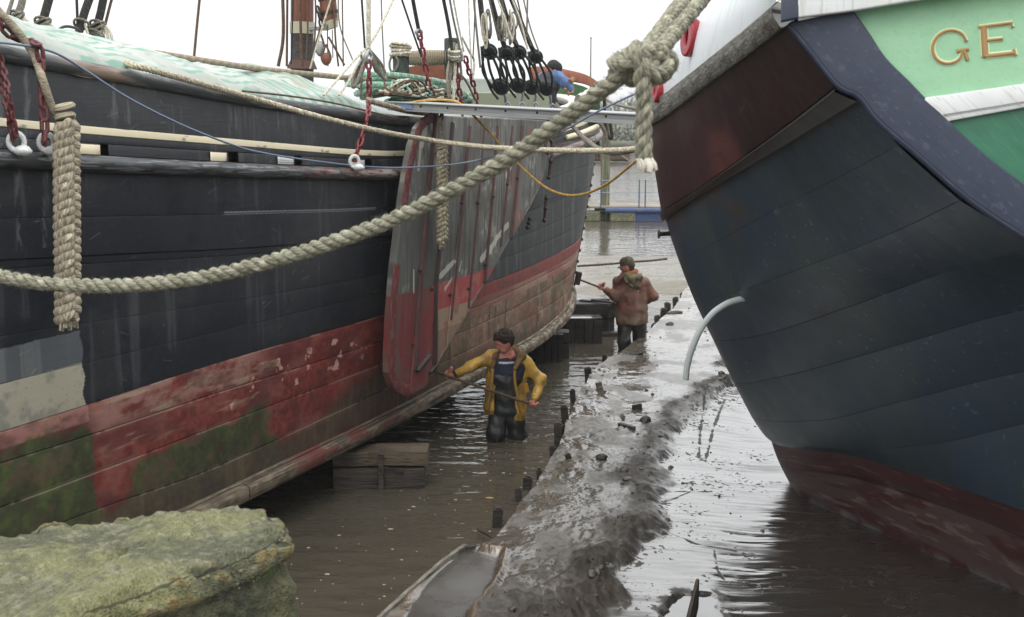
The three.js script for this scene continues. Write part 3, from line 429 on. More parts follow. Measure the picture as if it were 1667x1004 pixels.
{
  const ci = cat(inner.map((p) => onTransom(...p))), co = cat(outer.map((p) => onTransom(...p)));
  const prof = [[-0.012, -0.06], [-0.012, 0.006], [0.03, 0.016], [0.97, 0.04], [1, 0.03], [1, -0.06]];
  part(ship, 'quarter_bead', sweep(ci.getPoints(80).map((p) => p.addScaledVector(TN, -0.012)), 0.024, 8), bandMat);
  part(ship, 'fashion_piece', gridGeo(60, 5, (u, v) => { const k = prof[Math.round(v * 5)]; return ci.getPoint(u).lerp(co.getPoint(u), k[0]).addScaledVector(TN, k[1]); }, (u, v) => [u * 3, prof[Math.round(v * 5)][0] * 0.45]), bandMat);
  const greenTex = paintTex(512, 512, (u, v, o) => { const n = fbm(u * 7, v * 7, 5), d = fbm(u * 40, v * 40, 3); o[0] = 138 + 12 * (n - 0.5); o[1] = 184 + 12 * (n - 0.5); o[2] = 146 + 12 * (n - 0.5); lerpC(o, 122, 166, 132, 0.3 * sstep(0.56, 0.76, d)); o[3] = 0.45; o[4] = n; });
  const darkTex = paintTex(512, 512, (u, v, o) => { const n = fbm(u * 7, v * 7, 5), d = fbm(u * 60, v * 8, 3); o[0] = 32 + 10 * (n - 0.5); o[1] = 98 + 18 * (n - 0.5); o[2] = 70 + 14 * (n - 0.5); lerpC(o, 70, 110, 92, 0.4 * sstep(0.6, 0.72, d)); o[3] = 0.42; o[4] = n; });
  // outline edges on the transom, followed left edge = outer band edge
  const edgeU = (v) => { for (let i = 0; i < outer.length - 1; i++) if (v <= outer[i + 1][1]) return mix(outer[i][0], outer[i + 1][0], (v - outer[i][1]) / (outer[i + 1][1] - outer[i][1])); return 1890; };
  const capLo = (u) => 19 - (u - 1389) * 0.165, mTop = (u) => 159 - (u - 1504) * 0.141, mMid = (u) => 186 - (u - 1550) * 0.163, mBot = (u) => 197 - (u - 1545) * 0.18;
  const panel = (lo, hi, out) => gridGeo(20, 14, (a, b) => { let v = 0, u = 0; for (let it = 0, uu = 1500; it < 6; it++) { v = mix(lo(uu), hi(uu), b); u = mix(edgeU(clamp(v, 19, 460)) - 6, 2000, a); uu = u; } return onTransom(u, v, out); }, (a, b) => [a * 3, b]);
  part(ship, 'pale_green_panel', panel(capLo, mTop, 0.0), texMat(greenTex, { bump: 0.001 }));
  part(ship, 'dark_green_panel', panel(mBot, (u) => 330 + (u - 1600) * 0.6, 0.0), texMat(darkTex, { bump: 0.001 }));
  const bar = (t, b, o1) => { const rows = [[0, -0.02], [0, o1], [0.08, o1 + 0.012], [0.92, o1 + 0.012], [1, o1], [1, -0.02]]; return gridGeo(30, 5, (a, v) => { const k = rows[Math.round(v * 5)], u0 = mix(edgeU(mix(t(1520), b(1520), k[0])), 2000, a); return onTransom(u0, mix(t(u0), b(u0), k[0]), k[1]); }, (a, v) => [a * 4, v]); };
  part(ship, 'white_moulding', bar(mTop, mMid, 0.028), cleanWhite);
  part(ship, 'white_moulding', bar((u) => mMid(u) + 0.5, mBot, 0.012), cleanWhite);
  // white capping over the stern, its dark end block over the corner
  part(ship, 'stern_capping', gridGeo(30, 5, (a, v) => { const r = [[-60, -0.05], [-60, 0.08], [-52, 0.1], [-4, 0.1], [0, 0.085], [0, -0.05]][Math.round(v * 5)]; const u = mix(1300, 2000, a), lo = u < 1389 ? 30 - (u - 1300) * 0.122 : capLo(u); return onTransom(u, lo + r[0], r[1]); }, (a, v) => [a * 4, v]), cleanWhite);
  part(ship, 'capping_end', gridGeo(2, 5, (a, v) => { const r = [[-52, -0.05], [-52, 0.08], [-48, 0.095], [-4, 0.095], [1, 0.085], [1, -0.05]][Math.round(v * 5)]; const u = mix(1271, 1299.5, a); return onTransom(u, 36 - (u - 1271) * 0.2 + r[0], r[1]); }), bandMat);
  // carved letters: gold strokes, the highlight of the cut edges painted as pale outlines
  const gold = plain(0x98784a, 0.6), lip_highlight = plain(0xc4cfa6, 0.5);
  const stroke = (pts, w0, out, m, parent, name) => { const P3 = pts.map((p) => onTransom(p[0], p[1], out)); const path = pts.length > 3 ? cat(P3).getPoints(30) : P3; const g = gridGeo(path.length - 1, 4, (u, v) => { const i = Math.round(u * (path.length - 1)), a = path[Math.max(0, i - 1)], b = path[Math.min(path.length - 1, i + 1)], t = b.clone().sub(a).normalize(), n = t.cross(TN).normalize(), wd = (typeof w0 === 'function' ? w0(u) : w0); const k = [[-1, -0.012], [-0.75, 0], [0, 0.003], [0.75, 0], [1, -0.012]][Math.round(v * 4)]; return path[i].clone().addScaledVector(n, k[0] * wd / 2).addScaledVector(TN, k[1]); }); return part(parent, name, g, m); };
  const G = [[1573, 67], [1567, 56], [1556, 50], [1542, 50], [1528, 57], [1519, 71], [1519, 86], [1527, 98], [1540, 103], [1553, 101], [1563, 94], [1567, 82]];
  const lg = stroke(G, (u) => 0.034 - 0.016 * Math.abs(u - 0.5), 0.004, lip_highlight, ship, 'letter'); stroke(G, (u) => 0.018 - 0.008 * Math.abs(u - 0.5), 0.009, gold, lg, 'gilding');
  for (const q of [[[1557, 83], [1577, 80]], [[1569, 81], [1575, 98]]]) { stroke(q, 0.022, 0.006, gold, lg, 'gilding'); }
  const E = [[[1601, 44], [1604, 92], 0.034], [[1593, 44], [1648, 37], 0.016], [[1602, 66], [1632, 63], 0.016], [[1604, 91], [1652, 86], 0.022], [[1645, 38], [1648, 44], 0.012], [[1650, 80], [1653, 90], 0.016]];
  let le = null; for (const [a, b, w] of E) { const m = stroke([a, b], w + 0.014, le ? 0.0045 : 0.004, lip_highlight, le || ship, le ? 'lip_highlight' : 'letter'); le = le || m; } for (const [a, b, w] of E) stroke([a, b], w, 0.009, gold, le, 'gilding');
}
// stub of a bolt standing out of the shoulder
{ const a = atD(1094, 380, 10.2), b = atD(1074, 381, 10.1), c = atD(1071, 381, 10.1); const g = part(ship, 'bolt', rod(a, b, 0.018, 0.018), ironMat); part(g, 'bolt_head', rod(b, c, 0.035, 0.035), ironMat); }
rebase(ship);
// ---------------------------------------------------------------- water, mud
const bankEdge = interp([[5, -2.6], [8.39, -0.95], [9.72, -0.42], [9.95, -0.18], [11, 0.10], [12.6, 0.46], [14.02, 0.67], [15.6, 0.93], [17.4, 1.34], [18.5, 1.84], [19.8, 2.27], [22.35, 3.02], [24.4, 3.5], [32, 5.8]]); // X of the mud's left edge by distance
const waterTex = paintTex(1024, 1024, (u, v, o) => {
  const per = (f) => { const a = f(u, v), b = f(u - 1, v), c = f(u, v - 1), d = f(u - 1, v - 1); return mix(mix(a, b, u), mix(c, d, u), v); };
  const q = (a, b, ph) => Math.sin(Math.PI * 2 * (a * u + b * v) + ph);
  const w = per((x, y) => fbm(x * 9 + 20, y * 20 + 20, 4)), w2 = per((x, y) => fbm(x * 26 + 33, y * 60 + 40, 3)), pa = per((x, y) => fbm(x * 3 + 50, y * 3 + 60, 3));
  const k = 1 + 0.16 * (w - 0.5); o[0] = 76 * k; o[1] = 71 * k; o[2] = 61 * k; o[3] = 0.05 + 0.05 * pa;
  o[4] = 0.5 + sstep(0.25, 0.65, pa) * (0.05 * q(2, 13, 7 * w) + 0.04 * q(-4, 19, 2 + 8 * w)) + 0.55 * (w - 0.5) + 0.22 * (w2 - 0.5);
});
for (const t of [waterTex.map, waterTex.rb]) t.repeat.set(1 / 4.5, 1 / 4.5);
const waterMat = texMat(waterTex, { bump: 0.048, ior: 1.33 });
{ const g = new THREE.PlaneGeometry(700, 480, 1, 1).rotateX(-Math.PI / 2).translate(0, 0, -235), p = g.attributes.position, uv = g.attributes.uv;
  for (let i = 0; i < p.count; i++) uv.setXY(i, p.getX(i), p.getZ(i)); struct('water', g, waterMat); }

// mud bank: X from its left edge, D = distance; a dark clodded ridge divides a firm strip from a wet flat
const ridgeP = [[900, 1060], [965, 960], [1015, 870], [1045, 800], [1075, 715], [1130, 655], [1215, 605]].map(([u, v]) => atY(u, v, 0.17)).map((p) => [-p.z, p.x]);
const ridgeX = interp([[5, ridgeP[0][1] - 0.6], ...ridgeP, [17, 3.1], [20, 4.5], [30, 8]]);
const hullX = interp([[4, 4.6], [9.05, 3.98], [10.4, 3.35], [11.97, 2.8], [14, 3.0], [18, 4], [30, 8]]);
const pool1 = [[635, 1030], [700, 942], [757, 893], [812, 903], [806, 938], [772, 985], [745, 1030]].map(([u, v]) => atY(u, v, 0.2)).map((p) => [p.x, -p.z]);
const pool2 = [[1092, 975], [1112, 958], [1160, 960], [1172, 985], [1172, 1040], [1062, 1040]].map(([u, v]) => atY(u, v, 0.12)).map((p) => [p.x, -p.z]);
function polyD(P, x, y) { let d = 1e9, inside = false; for (let i = 0, j = P.length - 1; i < P.length; j = i++) { const [ax, ay] = P[i], [bx, by] = P[j], ex = bx - ax, ey = by - ay, t = clamp(((x - ax) * ex + (y - ay) * ey) / (ex * ex + ey * ey), 0, 1); d = Math.min(d, Math.hypot(x - ax - ex * t, y - ay - ey * t)); if (ay > y !== by > y && x < ((bx - ax) * (y - ay)) / (by - ay) + ax) inside = !inside; } return inside ? -d : d; }
function mudInfo(X, D) {
  const w = X - bankEdge(D), r = X - ridgeX(D) + 0.55 * (fbm(X * 1.9, D * 1.7, 4) - 0.5), hx = X - hullX(D);
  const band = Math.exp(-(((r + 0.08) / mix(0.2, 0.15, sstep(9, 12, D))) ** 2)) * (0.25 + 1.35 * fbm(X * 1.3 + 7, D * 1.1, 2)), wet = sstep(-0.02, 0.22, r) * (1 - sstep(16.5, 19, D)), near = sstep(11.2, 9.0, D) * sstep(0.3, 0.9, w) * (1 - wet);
  const across = sstep(15.1, 15.35, D) * sstep(15.75, 15.45, D) * sstep(0.9, 2.0, X) ;
  const p1 = D < 11 && w < 1.6 ? polyD(pool1, X, D) + 0.05 * (fbm(X * 6, D * 6, 3) - 0.5) : 1, p2 = D < 10 ? polyD(pool2, X, D) + 0.12 * (fbm(X * 7, D * 7, 4) - 0.5) : 1;
  return { w, r, hx, band: clamp(band, 0, 1) * mix(0.75, 1, sstep(9.5, 8.5, D)), wet, near, p1, p2 };
}
function mudY(X, D) {
  const q = mudInfo(X, D), { w, r } = q;
  const big = fbm(X * 1.1 + 3, D * 0.9, 3) - 0.5, mid = fbm(X * 3.4, D * 2.6, 4) - 0.5, cl = fbm(X * 9, D * 8, 4), bil = Math.abs(fbm(X * 7 + 4, D * 6, 4) - 0.5) * 2;
  const soft = fbm(X * 1.7 + 0.5 * fbm(X * 2, D * 2, 2), D * 2.6 + 8, 3) - 0.5, near = sstep(10.6, 9.2, D);
  let y = 0.225 + 0.05 * big + 0.06 * soft * (1 - q.wet) + mix(0.010, 0.035, near) * mid * (1 - q.wet) + 0.02 * sstep(1.2, 0.2, w) * (fbm(X * 4, D * 3 + 9, 3) - 0.5);
  y += (1 - q.wet) * 0.03 * sstep(0.60, 0.72, fbm(X * 5 + 30, D * 4, 3)) * sstep(0.42, 0.6, fbm(X * 0.8 + 5, D * 0.7, 2));
  y = mix(y, 0.125 + 0.018 * (fbm(X * 1.2, D * 4, 3) - 0.5) + 0.014 * (fbm(X * 2.5, D * 14, 3) - 0.5) - 0.055 * sstep(0.2, 1.3, r), q.wet);
  y += q.band * (0.03 + 0.085 * (bil - 0.25) + 0.05 * (cl - 0.5));
  y += q.near * (0.06 * (bil - 0.28) + 0.03 * (cl - 0.5));
  y += (q.band * 0.03 + q.near * 0.03 + 0.006 * (1 - q.wet)) * (fbm(X * 21 + 3, D * 19, 3) - 0.5);
  y += sstep(0.25, -0.02, w) * 0.03 * (fbm(X * 8, D * 7, 3) - 0.6);
  y += 0.16 * sstep(21, 23.5, D) * sstep(0.25, 0.8, w) + 0.22 * sstep(24, 25.5, D) * sstep(0.8, 1.6, w);
  if (q.p1 < 0.12) { y = mix(0.2 - 0.06 * clamp(w - 0.1, 0, 0.8), y, sstep(-0.02, 0.05, q.p1)); y += 0.035 * Math.exp(-(((q.p1 - 0.045) / 0.03) ** 2)) * (w > 0.14 ? 1 : 0); }
  if (q.p2 < 0.2) { y = mix(0.075, y, sstep(-0.01, 0.03, q.p2)); y += 0.022 * Math.exp(-(((q.p2 - 0.05) / 0.05) ** 2)) * (cl - 0.2) * sstep(0.35, 0.6, fbm(X * 4, D * 4 + 2, 2)); }
  y = mix(y, 0.045, sstep(-0.75, 0.0, q.hx) * q.wet);
  return y;
}
const CR = [[[1180, 650], [1160, 700]], [[1160, 700], [1148, 752]], [[1150, 640], [1140, 700]], [[1140, 700], [1137, 750]], [[1058, 858], [1130, 885]], [[1130, 885], [1200, 892]], [[1163, 893], [1168, 925]], [[1168, 925], [1180, 940]], [[1060, 805], [1160, 800]], [[1040, 838], [1130, 800]]].map(([a, b]) => [a, b].flatMap(([u, v]) => { const p = atY(u, v, 0.11); return [p.x, -p.z]; }));
const MX0 = -2.2, MX1 = 9.2, MD0 = 6, MD1 = 27;
const mudTex = paintTex(1536, 2048, (u, v, o) => {
  const X = mix(MX0, MX1, u), D = mix(MD0, MD1, v), q = mudInfo(X, D);
  const n = fbm(X * 2.3, D * 2.3, 5), f = fbm(X * 16, D * 16, 4), g = fbm(X * 45, D * 40, 3), fl = fbm(X * 2.2, D * 17, 4), fl2 = fbm(X * 5, D * 40, 3), bil = Math.abs(fbm(X * 7 + 4, D * 6, 4) - 0.5) * 2;
  // firm strip
  o[0] = 84 + 26 * (n - 0.5) + 26 * (f - 0.5) + 18 * (g - 0.5); o[1] = 81 + 25 * (n - 0.5) + 26 * (f - 0.5) + 18 * (g - 0.5); o[2] = 75 + 24 * (n - 0.5) + 24 * (f - 0.5) + 16 * (g - 0.5);
  let rough = 0.34 + 0.34 * (sstep(0.45, 0.62, fbm(X * 3.1 + 11, D * 2.4, 4)) - 0.3) + 0.12 * (f - 0.5), hgt = 0.5 + 0.55 * (f - 0.5) + 0.45 * (g - 0.5);
  lerpC(o, 104, 90, 68, 0.6 * sstep(0.9, 0.1, q.w) * sstep(0.42, 0.62, f));
  lerpC(o, 50, 45, 40, 0.6 * sstep(0.6, 0.72, f));
  rough -= 0.12 * sstep(12, 14, D); lerpC(o, 74, 66, 55, 0.55 * sstep(11.5, 9.5, D) * sstep(0.35, 0.6, n));
  // wet flat
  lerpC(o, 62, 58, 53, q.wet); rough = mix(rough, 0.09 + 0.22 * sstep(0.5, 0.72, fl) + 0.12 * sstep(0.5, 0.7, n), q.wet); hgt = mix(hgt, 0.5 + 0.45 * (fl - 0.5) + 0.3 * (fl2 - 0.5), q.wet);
  const speck = vn(X * 38, D * 34) * (0.55 + 0.9 * fbm(X * 3, D * 3 + 40, 3)), nearR = sstep(0.9, 0.0, q.r);
  if (q.wet > 0.3 && speck > mix(0.985, 0.70, nearR * sstep(0.35, 0.6, fbm(X * 1.4 + 9, D * 1.2, 3)))) { lerpC(o, 42, 37, 33, 0.9); rough = 0.9; hgt += 0.25; }
  // cracks in the wet flat
  for (const [x0, d0, x1, d1] of CR) { const ex = x1 - x0, ed = d1 - d0, t = ((X - x0) * ex + (D - d0) * ed) / (ex * ex + ed * ed); if (t > 0 && t < 1) { const d = Math.hypot(X - x0 - ex * t, D - d0 - ed * t) + 0.05 * (fbm(X * 9, D * 9, 3) - 0.5); if (d < 0.010) { lerpC(o, 36, 32, 29, 0.95); rough = 0.95; hgt -= 0.3; } } }
  // clods
  const c = clamp(q.band * 1.15 + q.near * 0.75 * sstep(0.15, 0.4, bil), 0, 1);
  lerpC(o, 54 + 34 * (f - 0.5) + 20 * (g - 0.5), 49 + 31 * (f - 0.5) + 18 * (g - 0.5), 44 + 28 * (f - 0.5) + 16 * (g - 0.5), c * 0.9); rough = mix(rough, 0.78 + 0.4 * (f - 0.5), c * 0.95); hgt = mix(hgt, 0.5 + 1.3 * (f - 0.5) + 0.8 * (g - 0.5), c);
  if (q.p1 < 0.1) { const t = sstep(0.015, -0.015, q.p1); lerpC(o, 92, 76, 58, sstep(0.1, 0.03, q.p1)); lerpC(o, 66, 63, 58, t); rough = mix(rough, 0.22 + 0.4 * Math.max(0, fbm(X * 3, D * 3, 4) - 0.45), t); hgt = mix(hgt, 0.5 + 0.15 * (fl - 0.5), t); }
  if (q.p2 < 0.14) { const t = sstep(0.01, -0.01, q.p2); const rm = sstep(0.11, 0.04, q.p2 + 0.14 * (f - 0.5)) * sstep(0.42, 0.56, fbm(X * 8 + 3, D * 8, 4)); lerpC(o, 50, 45, 41, rm); rough = mix(rough, 0.9, rm); lerpC(o, 60, 56, 51, t); rough = mix(rough, 0.04, t); hgt = mix(hgt, 0.5, t); }
  o[3] = clamp(rough, 0.03, 0.9); o[4] = hgt;
}, { clamp: true });
const wetMap = (() => { const W = 768, H = 1280, a = new Uint8Array(W * H * 4); for (let y = 0; y < H; y++) for (let x = 0; x < W; x++) { const X = mix(MX0, MX1, (x + 0.5) / W), D = mix(MD0, MD1, (y + 0.5) / H), q = mudInfo(X, D), w = clamp(Math.max(q.wet, sstep(0.03, -0.03, q.p1), 0.6 * sstep(13, 15, D), 0.2) * (1 - q.band) * (1 - 0.8 * q.near), 0, 1) * 255; const sp = 255 * (1 - 0.8 * clamp(q.band * 1.15 + q.near * 0.7, 0, 1)) * mix(0.75, 1, sstep(0.3, 0.6, fbm(X * 3, D * 3, 3))); a.set([w, w, w, sp], (y * W + x) * 4); } const t = new THREE.DataTexture(a, W, H, THREE.RGBAFormat); t.magFilter = t.minFilter = THREE.LinearFilter; t.needsUpdate = true; return t; })();
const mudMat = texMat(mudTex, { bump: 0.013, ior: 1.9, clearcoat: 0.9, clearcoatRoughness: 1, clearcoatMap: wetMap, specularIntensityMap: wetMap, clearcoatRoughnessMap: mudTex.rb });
{
  const nu = 250, nv = 880;
  const g = gridGeo(nu, nv, (u, v) => {
    const D = mix(MD0, MD1, v), e = bankEdge(D) + 0.05 * (fbm(D * 2.2, 3, 3) - 0.5), wmax = Math.min(9.0 - e, 5.2), i = Math.round(u * nu);
    if (i === 0) return V(e - 0.10, -0.5, -D); if (i === 1) return V(e - 0.05, -0.05, -D); if (i === 2) return V(e - 0.02, 0.12 + 0.03 * (fbm(D * 6, 1, 2)), -D);
    const w = ((i - 3) / (nu - 3)) ** 1.25 * wmax, X = e + w; return V(X, mudY(X, D), -D);
  }, (u, v, p) => [(p.x - MX0) / (MX1 - MX0), (-p.z - MD0) / (MD1 - MD0)]);
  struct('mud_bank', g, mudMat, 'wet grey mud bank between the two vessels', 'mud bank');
}

// unseen mud bank added behind the barge to block light from passing under it
struct('light_blocking_mud', gridGeo(60, 14, (u, v) => { const s = mix(-12, 9, u), z = mix(-1.6, -16, v); return Bw(s, -0.3 + 1.5 * sstep(0.0, 0.45, v) + 0.15 * (fbm(s, z, 3) - 0.5), z); }, (u, v) => [u, v]), plain(0x4a443c, 0.7));
// ---------------------------------------------------------------- far shore, tidal flat, pontoon
const flatTex = paintTex(512, 512, (u, v, o) => { const n = fbm(u * 6, v * 9, 5), f = fbm(u * 40, v * 60, 4), s = fbm(u * 5, v * 46, 3); o[0] = 96 + 30 * (n - 0.5) + 20 * (f - 0.5); o[1] = 90 + 28 * (n - 0.5) + 20 * (f - 0.5); o[2] = 78 + 24 * (n - 0.5) + 18 * (f - 0.5); o[3] = 0.16 + 0.35 * sstep(0.45, 0.65, n); o[4] = 0.5 * s + 0.5 * f; });
const flatMat = texMat(flatTex, { bump: 0.05 });
struct('tidal_mud_flat', gridGeo(120, 90, (u, v) => {
  const X = mix(1.2, 15, u), D = mix(24.2, 33.5, v), edge = sstep(24.3, 26.2, D + 1.2 * (fbm(X * 0.5, D * 0.2, 3) - 0.5)) * sstep(33.4, 29.5, D);
  return V(X, -0.1 + edge * (0.17 + 0.05 * fbm(X * 1.1, D * 1.6, 4)) + 0.22 * edge * sstep(2.6, 4.8, X - (D - 25) * 0.25) * sstep(29.5, 26.4, D) * (0.5 + fbm(X, D, 3)), -D);
}, (u, v) => [u * 3, v * 2]), flatMat);
const bankTex = paintTex(256, 256, (u, v, o) => { const n = fbm(u * 20, v * 10, 5); o[0] = 104 + 50 * (n - 0.5); o[1] = 104 + 46 * (n - 0.5); o[2] = 84 + 40 * (n - 0.5); o[3] = 0.95; });
struct('far_bank', gridGeo(80, 12, (u, v) => { const X = mix(-160, 200, u), d = v * 60; return V(X, -0.3 + 1.1 * sstep(0, 3, d) + 1.5 * sstep(2, 40, d) + 0.3 * fbm(X * 0.1, d * 0.1, 3), -(101 + d + 4 * fbm(X * 0.03, 4, 2))); }, (u, v) => [u * 40, v * 6]), texMat(bankTex, { bump: 0 }));
{ // leafless trees and scrub on the far bank
  const bark = plain(0x6b675e, 0.95), twig = plain(0x96948a, 0.95), leaf = plain(0x868b7c, 0.95);
  const spots = [[985, 105, 4.6], [1003, 104.5, 4.0], [1021, 105.5, 4.9], [1041, 104.8, 4.2], [968, 106, 4.0], [1062, 106, 4.4], [945, 107, 4.2], [1090, 106, 4.6]];
  const where = ['behind the pile', 'right of the pile above the moored launch', 'tallest in the gap between the vessels', 'beside the hanging rope tail', 'close against the bow of the black barge', 'half hidden behind the right hand vessel', 'behind the barge bow', 'wholly behind the right hand vessel'];
  spots.forEach(([u, D, h], i) => {
    const r = rng(100 + i), base = atD(u, 230, D); base.y = 1.1;
    const t = thing('bare_tree', 'grey leafless tree on the far shore ' + where[i], 'tree', 'leafless trees on the far shore');
    const G = [], T = [];
    const grow = (a, dir, L, rad, depth) => { const b = a.clone().addScaledVector(dir, L); (depth > 1 ? G : T).push(rod(a, b, rad, rad * 0.62, depth > 1 ? 5 : 3)); if (depth === 0) return; const n = depth > 2 ? 4 : 4; for (let k = 0; k < n; k++) { const d = dir.clone().add(V((r() - 0.5) * 1.5, 0.25 + (r() - 0.5) * 0.8, (r() - 0.5) * 1.5)).normalize(); grow(a.clone().lerp(b, 0.45 + 0.55 * r()), d, L * (0.55 + 0.25 * r()), rad * 0.6, depth - 1); } };
    grow(base, V((r() - 0.5) * 0.2, 1, 0).normalize(), h * 0.36, 0.09, 4);
    part(t, 'trunk', mergeGeometries(G), bark);
    const c = part(t, 'crown', mergeGeometries(T), twig); c.userData.kind = 'stuff';
    // low scrub at the foot
    const L = []; for (let k = 0; k < 500; k++) { const q = V(base.x + (r() - 0.5) * 2.6, 0.9 + r() * r() * 2.2, base.z + (r() - 0.5) * 1.6), e = new THREE.PlaneGeometry(0.12, 0.2); e.rotateX(r() * 6); e.rotateY(r() * 6); e.translate(q.x, q.y, q.z); L.push(e); }
    part(t, 'undergrowth', mergeGeometries(L), leaf).userData.kind = 'stuff';
    rebase(t);
  });
}
{ // moored launch under the far bank
  const t = thing('launch', 'small white and brown launch moored near the far shore', 'boat');
  const c = atD(1001, 259, 84), m = plain(0x7c5f4d, 0.6), w = plain(0xb9b4aa, 0.6);
  const hullS = (u, v) => { const x = mix(-2.4, 1.0, u), b = 0.42 * Math.sqrt(Math.max(0.02, 1 - ((x + 0.3) / 2.2) ** 2 * 0.9)); const a = mix(-1, 1, v); return V(c.x + x, 0.04 + 0.62 * Math.abs(a) ** 0.7 * (1 + 0.12 * x), c.z + b * a); };
  part(t, 'hull', gridGeo(16, 8, hullS), m); part(t, 'gunwale', sweep(cat([hullS(0, 0), hullS(0.3, 0), hullS(0.7, 0), hullS(1, 0.5), hullS(0.7, 1), hullS(0.3, 1), hullS(0, 1)]).getPoints(30), 0.035, 5), w); part(t, 'cabin', boxAt(0.8, 0.4, 0.5, c.x - 0.7, 0.72, c.z, 0, 0, 0, 0.05), w); rebase(t);
}
{ // pontoon with a blue edge beam and thin rails, and the pile it slides on
  const D = 41, px = (u, v, d = D) => atD(u, v, d);
  const blue = texMat(paintTex(256, 128, (u, v, o) => { const n = fbm(u * 14, v * 8, 5), d = fbm(u * 5, v * 30, 4); o[0] = 38 + 16 * (n - 0.5); o[1] = 62 + 18 * (n - 0.5); o[2] = 108 + 24 * (n - 0.5); lerpC(o, 92, 88, 80, sstep(0.56, 0.66, d) * 0.6); o[3] = 0.6; }), { bump: 0 });
  const slime = texMat(paintTex(256, 128, (u, v, o) => { const n = fbm(u * 10, v * 6, 5), d = fbm(u * 30, v * 8, 4); o[0] = 84 + 40 * (n - 0.5); o[1] = 86 + 36 * (n - 0.5); o[2] = 62 + 30 * (n - 0.5); lerpC(o, 150, 146, 128, sstep(0.58, 0.7, d) * 0.6); o[3] = 0.75; o[4] = n; }), { bump: 0.01 });
  const t = thing('pontoon', 'floating pontoon with blue edge beam and thin blue railings beyond the vessels', 'pontoon');
  const a = px(955, 340), b = px(1150, 338), yT = 0.46;
  part(t, 'deck', boxAt(b.x - a.x, 0.06, 2.2, (a.x + b.x) / 2, yT, -D - 1.1, 0, 0, 0, 0.01), greyWood);
  part(t, 'edge_beam', rod(V(px(985, 342).x, yT - 0.1, -D + 0.1), V(b.x, yT - 0.1, -D + 0.1), 0.085, 0.085, 12), blue);
  part(t, 'fascia', boxAt(b.x - px(1034, 350).x, 0.36, 0.1, (b.x + px(1034, 350).x) / 2, 0.18, -D + 0.02, 0, 0, 0, 0.01), blue);
  part(t, 'float', boxAt(px(1033, 350).x - px(993, 350).x, 0.34, 0.5, (px(1033, 350).x + px(993, 350).x) / 2, 0.16, -D - 0.1, 0, 0, 0, 0.04), slime);
  part(t, 'float', boxAt(0.5, 0.34, 0.5, px(965, 350).x, 0.16, -D - 0.2, 0, 0, 0, 0.04), slime);
  const rail = plain(0x33466a, 0.5);
  for (const u of [978, 1040, 1050, 1095]) part(t, 'post', rod(V(px(u, 340).x, yT, -D), V(px(u, 340).x, yT + 0.92, -D), 0.022, 0.022, 6), rail);
  for (const h of [0.9, 0.5]) part(t, 'handrail', rod(V(px(970, 300).x, yT + h, -D), V(b.x, yT + h, -D), 0.011, 0.011, 5), plain(0x8a94a6, 0.5));
  part(t, 'collar', rod(V(px(969, 345).x, 0.34, -D - 0.35), V(px(1003, 345).x, 0.34, -D - 0.35), 0.1, 0.1, 10), slime);
  rebase(t);
  const p = thing('mooring_pile', 'tall greenish timber pile standing in the river by the pontoon', 'pile');
  const q = px(985, 300, 41.6); part(p, 'shaft', rod(V(q.x, -1, q.z), V(q.x, 3.4, q.z), 0.165, 0.15, 14), slime); part(p, 'cap', rod(V(q.x, 3.4, q.z), V(q.x, 3.5, q.z), 0.15, 0.05, 14), slime); rebase(p);
  const pole = thing('thin_mast', 'thin bare mast of a boat lying far off beyond the barge bow', 'mast'); const m = atD(962, 62, 62), o = V(m.x, 0, m.z);
  part(pole, 'spar', rod(o, m, 0.06, 0.03, 6), plain(0x6a625a, 0.7)); part(pole, 'truck', new THREE.SphereGeometry(0.05, 6, 5).translate(m.x, m.y, m.z), plain(0x6a625a, 0.7)); rebase(pole);
}
